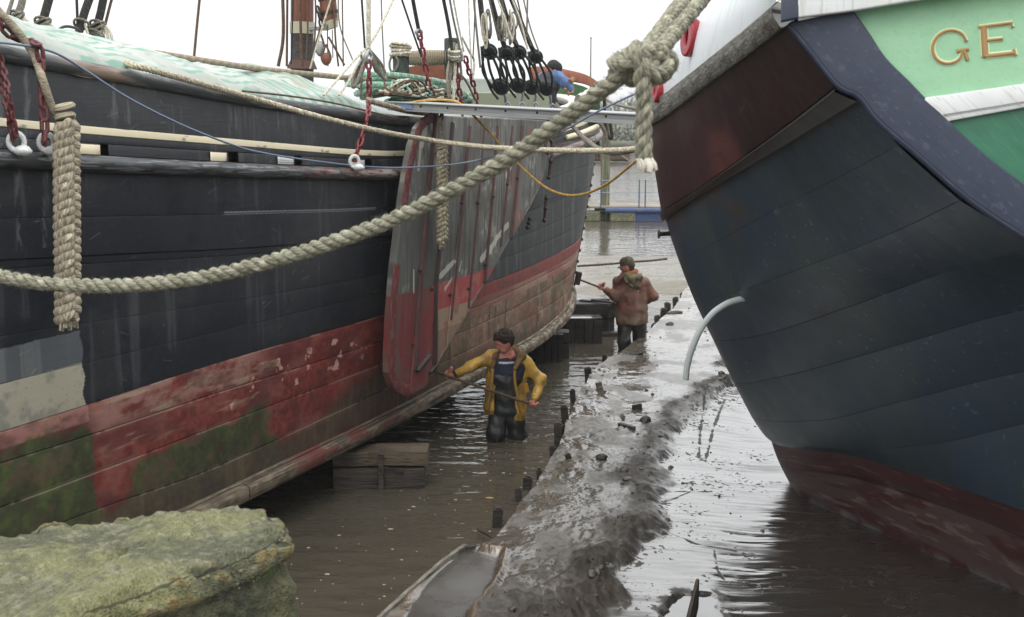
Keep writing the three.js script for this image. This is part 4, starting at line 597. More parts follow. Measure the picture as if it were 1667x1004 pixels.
// ---------------------------------------------------------------- leeboard hung on the barge's side
const BINV = BMAT.clone().invert();
function onB(u, v, off = 0) { // where the sight line through a pixel meets the plane z = off of the barge's axes -> [s, h]
  const o = V(0, EYE, 0).applyMatrix4(BINV), d = rayOf(u, v).transformDirection(BINV), t = (off - o.z) / d.z; return [o.x + d.x * t, o.y + d.y * t];
}
const onBw = (u, v, off = 0) => { const [s, h] = onB(u, v, off); return Bw(s, h, off); };
const LB0 = -2.2, LB1 = 4.2, LBH0 = 0.7, LBH1 = 4.0, LBO = 0.3;
const lbStripe = 1.62;
function paintLee(u, v, o) {
  const s = mix(LB0, LB1, u), h = mix(LBH0, LBH1, v), n = fbm(s * 2 + 5, h * 1.6, 5), g = fbm((s - 0.14 * h) * 26, h * 1.6, 4), d = fbm(s * 8, h * 8, 4), f = vn(s * 90, h * 90), q = fbm(s * 2.3 + 20, h * 2.2 + 3, 4);
  const k = 104 + 34 * (n - 0.5) + 60 * (g - 0.5); o[0] = k; o[1] = k; o[2] = k - 5; o[3] = 0.72; o[4] = 0.5 + 0.8 * (g - 0.5) + 0.2 * (d - 0.5);
  lerpC(o, 158, 156, 144, 0.7 * sstep(0.54, 0.68, d) * sstep(0.42, 0.6, n)); lerpC(o, 52, 50, 48, 0.65 * sstep(0.54, 0.68, g)); lerpC(o, 70, 66, 60, 0.5 * sstep(0.5, 0.66, fbm(s * 3 + 2, h * 2.6 + 8, 5)));
  lerpC(o, 142, 78, 68, 0.75 * sstep(0.6, 0.66, q) * sstep(1.2, 2.4, s));
  lerpC(o, 58, 58, 58, 0.35 * sstep(3.4, 2.4, h) * sstep(0.7, -0.6, s));
  const red = 1.955 + 0.012 * (d - 0.5);
  if (h < red) {
    o[0] = 152 + 24 * (n - 0.5) + 18 * (g - 0.5); o[1] = 68 + 18 * (g - 0.5); o[2] = 66 + 16 * (g - 0.5);
    lerpC(o, 176, 112, 100, 0.5 * sstep(0.5, 0.64, d));
    const left = sstep(-0.3, -0.62, s + 0.14 * (2.5 - h)); lerpC(o, 104, 34, 36, left * 0.85); lerpC(o, 88, 80, 66, left * 0.55 * sstep(0.46, 0.6, g)); lerpC(o, 92, 84, 70, left * sstep(1.45, 1.25, h) * 0.5 * sstep(0.4, 0.6, d));
    if (s > -0.55 && h < 1.66 - 0.03 * s) { lerpC(o, 150, 138, 112, 0.85); lerpC(o, 132, 84, 74, 0.7 * sstep(0.52, 0.64, d)); if (h < 1.45) { lerpC(o, 128, 92, 80, 0.6); lerpC(o, 120, 116, 96, 0.5 * sstep(0.5, 0.6, g)); } }
  }
  // pale scrapes
  for (const [sa, ha, sb, hb, w] of LS) { const ex = sb - sa, eh = hb - ha, t = clamp(((s - sa) * ex + (h - ha) * eh) / (ex * ex + eh * eh), 0, 1), dd = Math.hypot(s - sa - ex * t, h - ha - eh * t); if (dd < w * (0.4 + 1.1 * d)) lerpC(o, 186, 182, 168, 0.85); }
  if (f < 0.06) { o[0] *= 0.78; o[1] *= 0.78; o[2] *= 0.78; }
}
const LS = [[[782, 422], [795, 405], 0.05], [[795, 405], [806, 388], 0.04], [[806, 388], [826, 366], 0.035], [[714, 450], [738, 425], 0.03], [[826, 285], [833, 270], 0.04], [[722, 470], [734, 452], 0.02], [[690, 225], [684, 275], 0.035], [[697, 205], [690, 235], 0.05], [[705, 190], [712, 230], 0.03], [[672, 440], [671, 475], 0.015], [[748, 425], [744, 440], 0.015]].map(([a, b, w]) => [...onB(...a, LBO), ...onB(...b, LBO), w]);
const leeTex = paintTex(1536, 1024, paintLee, { clamp: true });
const leeMat = texMat(leeTex, { bump: 0.005 });
{
  const t = thing('leeboard', 'tall grey and red planked leeboard with rounded foot hung on the barge side', 'leeboard');
  const B = (u, v) => onB(u, v, LBO);
  const outlinePx = [[700, 192], [715, 187], [760, 190], [830, 193], [892, 196], [903, 200], [902, 226], [893, 268], [880, 306], [856, 348], [820, 404], [790, 455], [757, 508], [730, 551], [707, 590], [700, 610], [688, 626], [672, 636], [656, 641], [643, 637], [634, 626], [629, 606], [630, 575], [635, 510], [642, 440], [650, 385], [659, 325], [668, 275], [677, 235], [688, 206]];
  const poly = outlinePx.map(([u, v]) => B(u, v));
  const clip = (P, a, b, side) => { // keep the part of P on one side of the line a-b
    const out = [], f = (p) => ((b[0] - a[0]) * (p[1] - a[1]) - (b[1] - a[1]) * (p[0] - a[0])) * side;
    for (let i = 0; i < P.length; i++) { const p = P[i], q = P[(i + 1) % P.length], fp = f(p), fq = f(q); if (fp >= 0) out.push(p); if (fp * fq < 0) { const k = fp / (fp - fq); out.push([mix(p[0], q[0], k), mix(p[1], q[1], k)]); } } return out;
  };
  const line = (u1, v1, u2, v2) => [B(u1, v1), B(u2, v2)];
  const cuts = [line(714, 200, 680, 470), line(739, 200, 714, 410), line(768, 205, 742, 400), line(791, 205, 770, 400), line(813, 205, 793, 400), line(836, 205, 815, 380), line(853, 200, 832, 390), line(878, 197, 858, 330)];
  const tilt = (s, h) => LBO + 0.05 * (2.4 - h) * 0.6;
  const place = (g, z0 = 0) => { const p = g.attributes.position, uv = g.attributes.uv; for (let i = 0; i < p.count; i++) { const s = p.getX(i), h = p.getY(i); if (uv) uv.setXY(i, (s - LB0) / (LB1 - LB0), (h - LBH0) / (LBH1 - LBH0)); const w = Bw(s, h, tilt(s, h) + p.getZ(i) + z0); p.setXYZ(i, w.x, w.y, w.z); } g.computeVertexNormals(); return g; };
  for (let k = 0; k <= cuts.length; k++) {
    let P = poly; const gap = 0.006;
    if (k > 0) { const [a, b] = cuts[k - 1]; P = clip(P, [a[0] + gap, a[1]], [b[0] + gap, b[1]], 1); }
    if (k < cuts.length) { const [a, b] = cuts[k]; P = clip(P, [a[0] - gap, a[1]], [b[0] - gap, b[1]], -1); }
    if (P.length < 3) continue;
    const sh = new THREE.Shape(P.map((p) => new THREE.Vector2(...p)));
    const g = new THREE.ExtrudeGeometry(sh, { depth: 0.07, bevelEnabled: true, bevelSize: 0.01, bevelThickness: 0.01, bevelOffset: -0.01, bevelSegments: 1 });
    part(t, 'plank', place(g, -0.075 + (k % 2) * 0.012), leeMat);
  }
  const strapMat = texMat(paintTex(256, 256, (u, v, o) => { const n = fbm(u * 10, v * 16, 5); o[0] = 88 + 46 * (n - 0.5); o[1] = 52 + 24 * (n - 0.5); o[2] = 48 + 20 * (n - 0.5); lerpC(o, 50, 42, 38, sstep(0.46, 0.62, fbm(u * 6 + 5, v * 20, 4))); o[3] = 0.7; o[4] = n; }), { bump: 0.004 });
  const darkStrap = texMat(paintTex(256, 256, (u, v, o) => { const n = fbm(u * 10, v * 16, 5); o[0] = 54 + 40 * (n - 0.5); o[1] = 36 + 20 * (n - 0.5); o[2] = 34 + 16 * (n - 0.5); o[3] = 0.7; o[4] = n; }), { bump: 0.004 });
  const strap = (pts, w, m, name = 'strap', d = 0.03) => { const P = pts.map(([u, v]) => onB(u, v, LBO)); const c = cat(P.map(([s, h]) => V(s, h, 0))), n = 24;
    const prof = [[-1, -0.01], [-0.8, d], [0.8, d], [1, -0.01]];
    const g = gridGeo(n, 3, (u, v) => { const p = c.getPoint(u), tn = c.getTangent(u), k = prof[Math.round(v * 3)]; const s = p.x - tn.y * k[0] * w / 2, h = p.y + tn.x * k[0] * w / 2; return Bw(s, h, tilt(s, h) + k[1] + 0.006); }, (u, v) => [u * 4, v]); return part(t, name, g, m); };
  strap([[714, 182], [703, 270], [692, 360], [680, 470], [668, 602]], 0.06, strapMat);
  strap([[739, 200], [722, 340], [706, 455], [702, 560], [699, 604]], 0.075, darkStrap);
  for (const [a, b] of [[[768, 205], [728, 520]], [[791, 205], [757, 500]], [[813, 205], [785, 460]], [[836, 205], [812, 400]], [[853, 205], [829, 388]]]) strap([a, [mix(a[0], b[0], 0.5) + 1, mix(a[1], b[1], 0.5)], b], 0.045, strapMat, 'strap', 0.022);
  // rounded red edging round the fore edge and foot, thin worn edging along the slanting lower edge
  const rimMat = texMat(paintTex(256, 256, (u, v, o) => { const n = fbm(u * 8, v * 8, 5); o[0] = 100 + 44 * (n - 0.5); o[1] = 41 + 22 * (n - 0.5); o[2] = 42 + 20 * (n - 0.5); lerpC(o, 110, 100, 92, 0.6 * sstep(0.56, 0.68, fbm(u * 9 + 3, v * 7, 4))); o[3] = 0.65; }), { bump: 0.002 });
  strap([[715, 189], [700, 196], [688, 210], [679, 240], [668, 285], [660, 335]], 0.11, rimMat, 'rim', 0.008);
  strap([[646, 430], [639, 490], [634, 560], [634, 606], [640, 625], [654, 634], [670, 630], [686, 618], [699, 600]], 0.13, rimMat, 'rim', 0.008);
  strap([[703, 596], [730, 549], [757, 506], [790, 453], [820, 402], [856, 346], [878, 306]], 0.022, greyWood, 'edging', 0.003);
  // head ring and its wire strop, foot cleats
  strap([[668, 603], [690, 578]], 0.035, darkWood, 'cleat', 0.05); strap([[690, 606], [704, 590]], 0.03, ironMat, 'cleat', 0.04);
  const ring = cat([[710, 190], [708, 181], [713, 175], [719, 179], [719, 190], [718, 200]].map(([u, v]) => onBw(u, v, LBO + 0.05))); part(t, 'shackle', sweep(ring.getPoints(24), 0.022, 6), ironMat);
  // iron guard along the after edge with its bolts
  for (const [u1, v1, u2, v2] of [[901, 232, 893, 292], [890, 318, 886, 361], [863, 355, 859, 371]]) { const m = part(t, 'iron_strap', sweep([onBw(u1, v1, 0.14), onBw((u1 + u2) / 2, (v1 + v2) / 2, 0.15), onBw(u2, v2, 0.14)], 0.022, 5), ironMat); for (const k of [0.1, 0.5, 0.95]) part(m, 'bolt', new THREE.SphereGeometry(0.03, 6, 5).translate(...onBw(mix(u1, u2, k), mix(v1, v2, k), 0.17).toArray()), ironMat); }
  for (const [u, v] of [[684, 440], [672, 560], [703, 470], [700, 580], [752, 330], [778, 330], [803, 320], [826, 300], [733, 480], [762, 470], [790, 430], [842, 290], [722, 330], [712, 250]]) { const c = onBw(u, v, LBO + 0.04); part(t, 'bolt', new THREE.SphereGeometry(0.022, 8, 6).scale(1, 1, 0.6).translate(c.x, c.y, c.z), ironMat); }
  const eye = cat([[893, 226], [889, 232], [888, 243], [892, 250], [897, 244], [898, 232]].map(([u, v]) => onBw(u, v, LBO + 0.05)), 0.5, true); part(t, 'eye', new THREE.TubeGeometry(eye, 20, 0.02, 6, true), ironMat);
  rebase(t);
}
// ---------------------------------------------------------------- rope and line materials, chains
const ropeTex = paintTex(128, 256, (u, v, o) => { const n = fbm(u * 6 + v * 7, v * 5, 4), f = vn((u * 26 + v * 22) % 256, v * 6), s = vn(u * 60, v * 120); const k = 205 * (1 + 0.5 * (n - 0.5) + 0.42 * (f - 0.5) + 0.2 * (s - 0.5)); o[0] = k; o[1] = k; o[2] = k; o[3] = 0.95; o[4] = 0.6 * f + 0.4 * s; });
const ropeMat = (r, g, b) => texMat(ropeTex, { bump: 0.004, color: new THREE.Color().setRGB(r / 255, g / 255, b / 255, THREE.SRGBColorSpace).multiplyScalar(1.6), sheen: 0.3, sheenColor: new THREE.Color(0.5, 0.5, 0.45), sheenRoughness: 0.8, specularIntensity: 0.3 });
const hawserMat = [ropeMat(140, 138, 120, 1), ropeMat(132, 130, 113, 5), ropeMat(146, 143, 126, 9)];
const buffMat = [ropeMat(158, 148, 128), ropeMat(150, 140, 121), ropeMat(164, 155, 136)], lineMat = [ropeMat(186, 177, 154), ropeMat(178, 168, 146), ropeMat(190, 182, 160)];
const tanMat = ropeMat(146, 134, 116), paleMat = ropeMat(196, 190, 172, 4), darkRope = ropeMat(56, 54, 52, 7), greyRope = ropeMat(120, 116, 106, 11), brownRope = ropeMat(98, 78, 64, 12);
const P = (pts) => cat(pts.map((p) => atD(p[0], p[1], p[2])));
function line(name, label, category, pts, r, m, group) { const t = part(scene, name, sweep(pts instanceof THREE.Curve ? pts.getPoints(90) : P(pts).getPoints(Math.max(24, pts.length * 10)), r, 7, 0.12), m); return tag(t, label, category, group); }

{ // the big hawser: sags across the picture, bent round a bight, then doubles up to the right-hand vessel
  const t = thing('hawser', 'thick grey green three strand hawser sagging across the gap to a big knot', 'rope');
  const hc = P([[-60, 432, 5.25], [0, 449, 5.15], [70, 461, 5.1], [150, 465, 5.05], [230, 463, 5.0], [330, 451, 4.95], [430, 428, 4.9], [530, 398, 4.8], [640, 357, 4.7], [740, 307, 4.55], [830, 256, 4.42], [900, 207, 4.3], [955, 166, 4.2], [992, 138, 4.14], [1014, 118, 4.08], [1026, 100, 4.04], [1018, 94, 4.07], [1004, 104, 4.13], [1008, 122, 4.18], [1030, 128, 4.2], [1058, 128, 4.2], [1084, 116, 4.18], [1090, 98, 4.15], [1074, 84, 4.1], [1052, 84, 4.0], [1040, 92, 3.97]]);
  laidRope(t, hc, 0.031, hawserMat, { lay: 2.3, name: 'strand' });
  fuzz(t, hc, 0.031, 2600, 71, hawserMat[2]);
  // two parts up to the vessel
  laidRope(t, P([[1000, 102, 4.12], [1022, 103, 4.02], [1040, 92, 4.03], [1056, 76, 4.1], [1068, 62, 4.2], [1092, 28, 4.45], [1113, 0, 4.7], [1140, -34, 5.0], [1210, -110, 5.8]]), 0.030, hawserMat, { lay: 2.3, name: 'bight' });
  laidRope(t, P([[1044, 116, 4.02], [1062, 98, 4.02], [1078, 78, 4.1], [1090, 62, 4.22], [1117, 30, 4.5], [1142, 0, 4.75], [1170, -34, 5.05], [1240, -110, 5.8]]), 0.029, hawserMat, { lay: 2.3, name: 'bight' });
  laidRope(t, P([[1032, 76, 4.02], [1038, 88, 3.98], [1050, 112, 3.97], [1072, 122, 4.0], [1086, 108, 4.06], [1076, 92, 4.1]]), 0.027, hawserMat, { lay: 2.3, name: 'turn' });
  // hanging tail with its whitened end
  laidRope(t, P([[1052, 86, 4.05], [1046, 100, 3.98], [1046, 130, 3.98], [1049, 170, 3.99], [1047, 210, 4.0], [1048, 246, 4.0], [1050, 262, 4.0]]), 0.029, hawserMat, { lay: 2.4, name: 'tail' });
  const e = atD(1050, 264, 4.0), fr = []; const r = rng(5);
  for (let k = 0; k < 26; k++) { const a = r() * 6.28, d = 0.026 * Math.sqrt(r()); const p0 = V(e.x + Math.cos(a) * d, e.y + 0.012, e.z + Math.sin(a) * d), p1 = p0.clone().add(V(Math.cos(a) * 0.012 * r() + 0.008, -0.03 - 0.015 * r(), Math.sin(a) * 0.01)); fr.push(sweep([p0, p0.clone().lerp(p1, 0.5).add(V(0.004, 0, 0.002)), p1], 0.0075, 5)); }
  part(t, 'frayed_end', mergeGeometries(fr), ropeMat(214, 208, 194, 13));
  rebase(t);
}
{ // buff mooring line from the barge's rail to the other vessel's shoulder
  const t = thing('mooring_line', 'buff twisted mooring line stretched from barge rail across the leeboard', 'rope');
  const a = onBw(175, 103, 0.0), pts = [[190, 96], [212, 105], [250, 115], [320, 134], [420, 162], [520, 190], [620, 214], [700, 228]].map(([u, v]) => onBw(u, v, u > 600 ? 0.5 : u > 420 ? 0.32 : u < 200 ? -0.5 : u < 230 ? -0.12 : 0.02));
  pts.push(atD(780, 238, 12.0), atD(860, 243, 11.3), atD(940, 245, 10.8), atD(1010, 244, 10.4), atD(1070, 238, 10.2));
  laidRope(t, cat(pts), 0.026, lineMat, { lay: 1.7, per: 7, rad: 6 }); rebase(t);
}
line('blue_line', 'thin blue grey line drooping from the barge rail past the leeboard', 'rope', cat([...[[-10, 68], [40, 74], [90, 86], [140, 115], [210, 160], [300, 205], [380, 236], [430, 249], [520, 263], [610, 272]].map(([u, v]) => onBw(u, v, 0.12)), ...[[680, 272], [740, 267], [790, 258]].map(([u, v]) => onBw(u, v, 0.48)), atD(850, 241, 11.2), atD(915, 214, 10.6), atD(970, 183, 10.1), atD(1040, 150, 9.8), atD(1072, 140, 9.8)]), 0.0085, plain(0x67748c, 0.5));
line('yellow_cord', 'yellow cord hanging in a loop from the gangway beam', 'rope', cat([[640, 172, 13.2], [690, 164, 13.0], [730, 163, 12.9], [752, 171, 12.8], [790, 208, 12.6], [835, 258, 12.3], [880, 299, 12.0], [915, 316, 11.7], [950, 316, 11.4], [990, 298, 11.0], [1030, 266, 10.6], [1064, 240, 10.3]].map((p) => atD(...p))), 0.0125, ropeMat(188, 150, 84, 15));
{ const t = thing('bow_rope', 'grey rope drooping from the barge bow to the other vessel', 'rope'); laidRope(t, P([[905, 170, 17.5], [925, 196, 17.2], [948, 222, 16.8], [972, 241, 16], [995, 248, 14.8], [1018, 246, 13], [1040, 240, 11.6], [1066, 232, 10.4]]), 0.036, greyRope, { lay: 2.4, per: 6, rad: 5 }); rebase(t); }
{ const t = thing('rail_rope', 'frayed tan rope lying along the barge rail above the leeboard', 'rope'); laidRope(t, cat([[598, 163], [630, 172], [660, 180], [690, 184], [712, 185]].map(([u, v]) => onBw(u, v, 0.02))), 0.032, buffMat, { lay: 2.4, per: 6, rad: 5 }); rebase(t); }

// braided rope fenders
function fender(label, topPts, sA, hA, hB, off, w, L, mats, lean = 0) {
  const t = thing('braided_fender', label, 'fender', 'rope fenders on the barge side');
  const len = hA - hB, n = Math.ceil(len / L * 26);
  for (let k = 0; k < 3; k++) { const path = []; for (let i = 0; i <= n; i++) { const f = i / n, q = f * len / L * Math.PI * 2 + k * Math.PI * 2 / 3; path.push(Bw(sA + lean * f + Math.sin(q) * w * 0.30, hA - f * len + 0.004 * Math.sin(q * 3.1), off + Math.sin(2 * q) * w * 0.16)); } part(t, 'braid_strand', sweep(path, (f) => w * (0.24 + 0.015 * Math.sin(f * 40 + k)) * Math.min(1, 0.75 + f * 4), 8, 0.12), mats[k]); }
  for (let k = 0; k < 3; k++) { const path = []; for (let i = 0; i <= n; i++) { const f = i / n, q = f * len / L * Math.PI * 2 + k * Math.PI * 2 / 3 + 0.5; path.push(Bw(sA + lean * f - Math.sin(q) * w * 0.27, hA - f * len + L * 0.17, off + 0.035 * w / 0.16 + Math.sin(2 * q) * w * 0.12)); } part(t, 'braid_strand', sweep(path, w * 0.2, 8, 0.12), mats[k]); }
  const fr = [], r = rng(9); for (let k = 0; k < 30; k++) { const a = (r() - 0.5) * w * 0.95, z = (r() - 0.5) * w * 0.5, p0 = Bw(sA + lean + a, hB + 0.02, off + z), p1 = Bw(sA + lean + a * 1.15 - 0.01, hB - 0.03 - 0.035 * r(), off + z); fr.push(sweep([p0, p0.clone().lerp(p1, 0.6), p1], w * 0.05, 5)); }
  part(t, 'frayed_end', mergeGeometries(fr), buffMat[2]);
  part(t, 'lanyard', sweep(cat(topPts).getPoints(50), 0.02 * w / 0.12, 7, 0.12), mats[1]);
  for (const q of [0, 0.06, 0.12]) { const c = Bw(sA - lean * 0, hA + q * w / 0.16, off), ring = []; for (let i = 0; i <= 16; i++) { const a = i / 16 * Math.PI * 2; ring.push(c.clone().add(V(Math.cos(a) * w * 0.3, 0.012 * Math.sin(a + q * 20), Math.sin(a) * w * 0.3))); } part(t, 'whipping', sweep(ring, w * 0.13, 6), mats[0]); }
  rebase(t);
}
{ const o = 0.27, [sA, hA] = onB(107, 205, o), [sB, hB] = onB(109, 522, o); fender('long plaited buff rope fender hanging by the chains at left', [[-30, -12], [0, 20], [30, 52], [55, 88], [70, 130], [84, 172], [98, 198], [106, 208]].map(([u, v], i) => onBw(u, v, i < 4 ? -0.1 + i * 0.06 : 0.2)), sA, hA, hB, o, 0.165, 0.17, buffMat, sB - sA); }
{ const o = LBO + 0.12, [sA, hA] = onB(719, 248, o), [sB, hB] = onB(719, 396, o); fender('short plaited rope fender hanging in front of the leeboard', [[716, 190], [720, 215], [719, 232], [719, 248]].map(([u, v]) => onBw(u, v, o)), sA, hA, hB, o, 0.125, 0.15, [ropeMat(158, 150, 126, 21), ropeMat(150, 142, 120, 22), ropeMat(166, 158, 136, 23)], sB - sA); }

// chains: every link a part
const linkGeo = (L, W, r) => { const pts = [], hw = W / 2 - r, hl = L / 2 - W / 2; for (let i = 0; i < 8; i++) { const a = i / 7 * Math.PI; pts.push(V(hw * Math.cos(a), hl + hw * Math.sin(a), 0)); } for (let i = 0; i < 8; i++) { const a = Math.PI + i / 7 * Math.PI; pts.push(V(hw * Math.cos(a), -hl + hw * Math.sin(a), 0)); } const g = new THREE.TubeGeometry(cat(pts, 0.5, true), 28, r, 6, true); g.userData.shared = true; return g; };
const chainRed = texMat(paintTex(128, 128, (u, v, o) => { const n = fbm(u * 8, v * 8, 5); o[0] = 98 + 50 * (n - 0.5); o[1] = 40 + 30 * (n - 0.5); o[2] = 43 + 26 * (n - 0.5); lerpC(o, 60, 44, 40, sstep(0.52, 0.66, fbm(u * 14 + 7, v * 14, 4))); o[3] = 0.6; o[4] = n; }), { bump: 0.003 });
const chainBright = texMat(paintTex(128, 128, (u, v, o) => { const n = fbm(u * 8, v * 8, 5); o[0] = 122 + 40 * (n - 0.5); o[1] = 34 + 26 * (n - 0.5); o[2] = 44 + 22 * (n - 0.5); lerpC(o, 70, 40, 40, 0.7 * sstep(0.54, 0.66, fbm(u * 14 + 7, v * 14, 4))); o[3] = 0.5; o[4] = n; }), { bump: 0.002 });
function chain(label, pts, L, W, r, m, top) {
  const t = thing('chain', label, 'chain', 'rusty red chains on the barge'), c = cat(pts), len = c.getLength(), pitch = L - 2 * r * 1.15, n = Math.max(2, Math.round(len / pitch)), g = linkGeo(L, W, r);
  for (let i = 0; i < n; i++) { const p = c.getPointAt((i + 0.5) / n), tn = c.getTangentAt((i + 0.5) / n), q = new THREE.Quaternion().setFromUnitVectors(V(0, 1, 0), tn), l = part(t, 'link', g, m); l.quaternion.copy(q).multiply(new THREE.Quaternion().setFromAxisAngle(V(0, 1, 0), (i % 2 ? 0.9 : -0.65) + 0.18 * Math.sin(i * 7))); l.position.copy(p); }
  if (top) part(t, 'shackle', sweep(cat(top).getPoints(16), r * 1.1, 6), galvMat);
  rebase(t);
}
chain('rusty chain at the left edge running down to the white wrapped ring', [[-14, 62], [-2, 100], [6, 140], [12, 180], [18, 205], [23, 228]].map(([u, v], i) => onBw(u, v, i < 3 ? 0.02 : 0.14)), 0.085, 0.052, 0.0115, chainRed);
chain('doubled rusty chain beside the one at the left edge', [[-8, 80], [4, 104], [14, 150], [20, 186], [27, 222]].map(([u, v], i) => onBw(u, v, i < 2 ? 0.05 : 0.17)), 0.075, 0.046, 0.010, chainRed);
chain('heavy rusty chain over the rail beside the long plaited fender', [[-6, 26], [8, 47], [25, 62], [44, 68], [60, 72], [66, 90], [68, 130], [70, 170], [73, 205], [72, 234]].map(([u, v], i) => onBw(u, v, i < 4 ? -0.06 + i * 0.02 : 0.1 + 0.012 * i)), 0.11, 0.066, 0.014, chainRed);
chain('red chain hanging over the rail in front of the barge side midships', [[600, 98], [601, 130], [601, 160], [599, 186], [592, 214], [584, 240], [577, 262]].map(([u, v], i) => onBw(u, v, i < 3 ? -0.02 : 0.12)), 0.115, 0.07, 0.0135, chainBright, [[600, 82], [596, 92], [600, 102], [605, 92], [600, 82]].map(([u, v]) => onBw(u, v, -0.02)));
chain('red chain slanting down from a dark wire behind the gangway beam', [[682, 52], [688, 82], [694, 116], [700, 150], [704, 166]].map(([u, v]) => onBw(u, v, -0.3)), 0.125, 0.075, 0.0145, chainBright, [[681, 46], [677, 52], [682, 59], [687, 53], [681, 46]].map(([u, v]) => onBw(u, v, -0.3)));
chain('red chain beside the rope bundle left of the deadeyes', [[742, 98], [745, 125], [748, 150], [752, 172], [753, 190]].map(([u, v]) => onBw(u, v, -0.24)), 0.125, 0.075, 0.0145, chainBright);
chain('red chain slanting beside the deadeyes with its lower end at the beam', [[757, 92], [764, 118], [772, 142], [777, 168], [784, 190]].map(([u, v]) => onBw(u, v, -0.24)), 0.12, 0.072, 0.014, chainBright);
// white wrapped rings on the wale that the chains end in
function ringOn(u, v, label) { const t = thing('chain_ring', label, 'ring', 'white wrapped rings on the wale'); const c = onBw(u, v, 0.13); const g = new THREE.TorusGeometry(0.047, 0.017, 8, 20).scale(1, 1.15, 1).rotateY(0.5).translate(c.x, c.y, c.z); part(t, 'ring', g, whitePaint); const lump = new THREE.SphereGeometry(0.055, 12, 8), p = lump.attributes.position; for (let i = 0; i < p.count; i++) { const k = 1 + 0.35 * (fbm3(p.getX(i) * 40, p.getY(i) * 40, p.getZ(i) * 40) - 0.5); p.setXYZ(i, p.getX(i) * k * 1.1, p.getY(i) * k * 0.62, p.getZ(i) * k); } lump.translate(c.x + 0.035, c.y - 0.055, c.z + 0.0); lump.computeVertexNormals(); part(t, 'wrapping', lump, whitePaint); rebase(t); }
ringOn(27, 231, 'white wrapped ring on the wale under the left edge chains'); ringOn(76, 232, 'white wrapped ring on the wale next to the plaited fender'); ringOn(577, 263, 'white wrapped ring on the wale left of the leeboard');
// ---------------------------------------------------------------- gear on the barge's deck
{ // aluminium gangway beam from the barge rail across to the other vessel
  const t = thing('gangway_beam', 'grey metal channel beam with bolt holes bridging the two vessels above the leeboard', 'beam');
  const a = atD(634, 172, 13.25), b = atD(1076, 196, 10.35), d = b.clone().sub(a), at = (k, dy) => a.clone().addScaledVector(d, k).add(V(0, dy, 0));
  part(t, 'web', beam(a, b, 0.02, 0.075), galvMat); part(t, 'flange', beam(at(0, 0.04), at(1, 0.04), 0.07, 0.012, 0.003), galvMat); part(t, 'flange', beam(at(0, -0.042), at(1, -0.042), 0.07, 0.012, 0.003), galvMat);
  part(t, 'deck_board', beam(at(0.02, 0.03).add(V(0.1, 0, -0.28)), at(0.98, 0.03).add(V(0.1, 0, -0.28)), 0.5, 0.03), galvMat);
  for (let k = 0; k < 9; k++) part(t, 'bolt', new THREE.SphereGeometry(0.011, 8, 6).translate(...at(0.03 + k * 0.115, 0.01).add(V(-0.004, 0, 0.013)).toArray()), blackMat);
  part(t, 'blue_plate', beam(at(0.05, 0.0).add(V(-0.005, 0, 0.016)), at(0.11, 0.0).add(V(-0.005, 0, 0.016)), 0.006, 0.05, 0.002), plain(0x6f86ac, 0.5)); rebase(t);
}
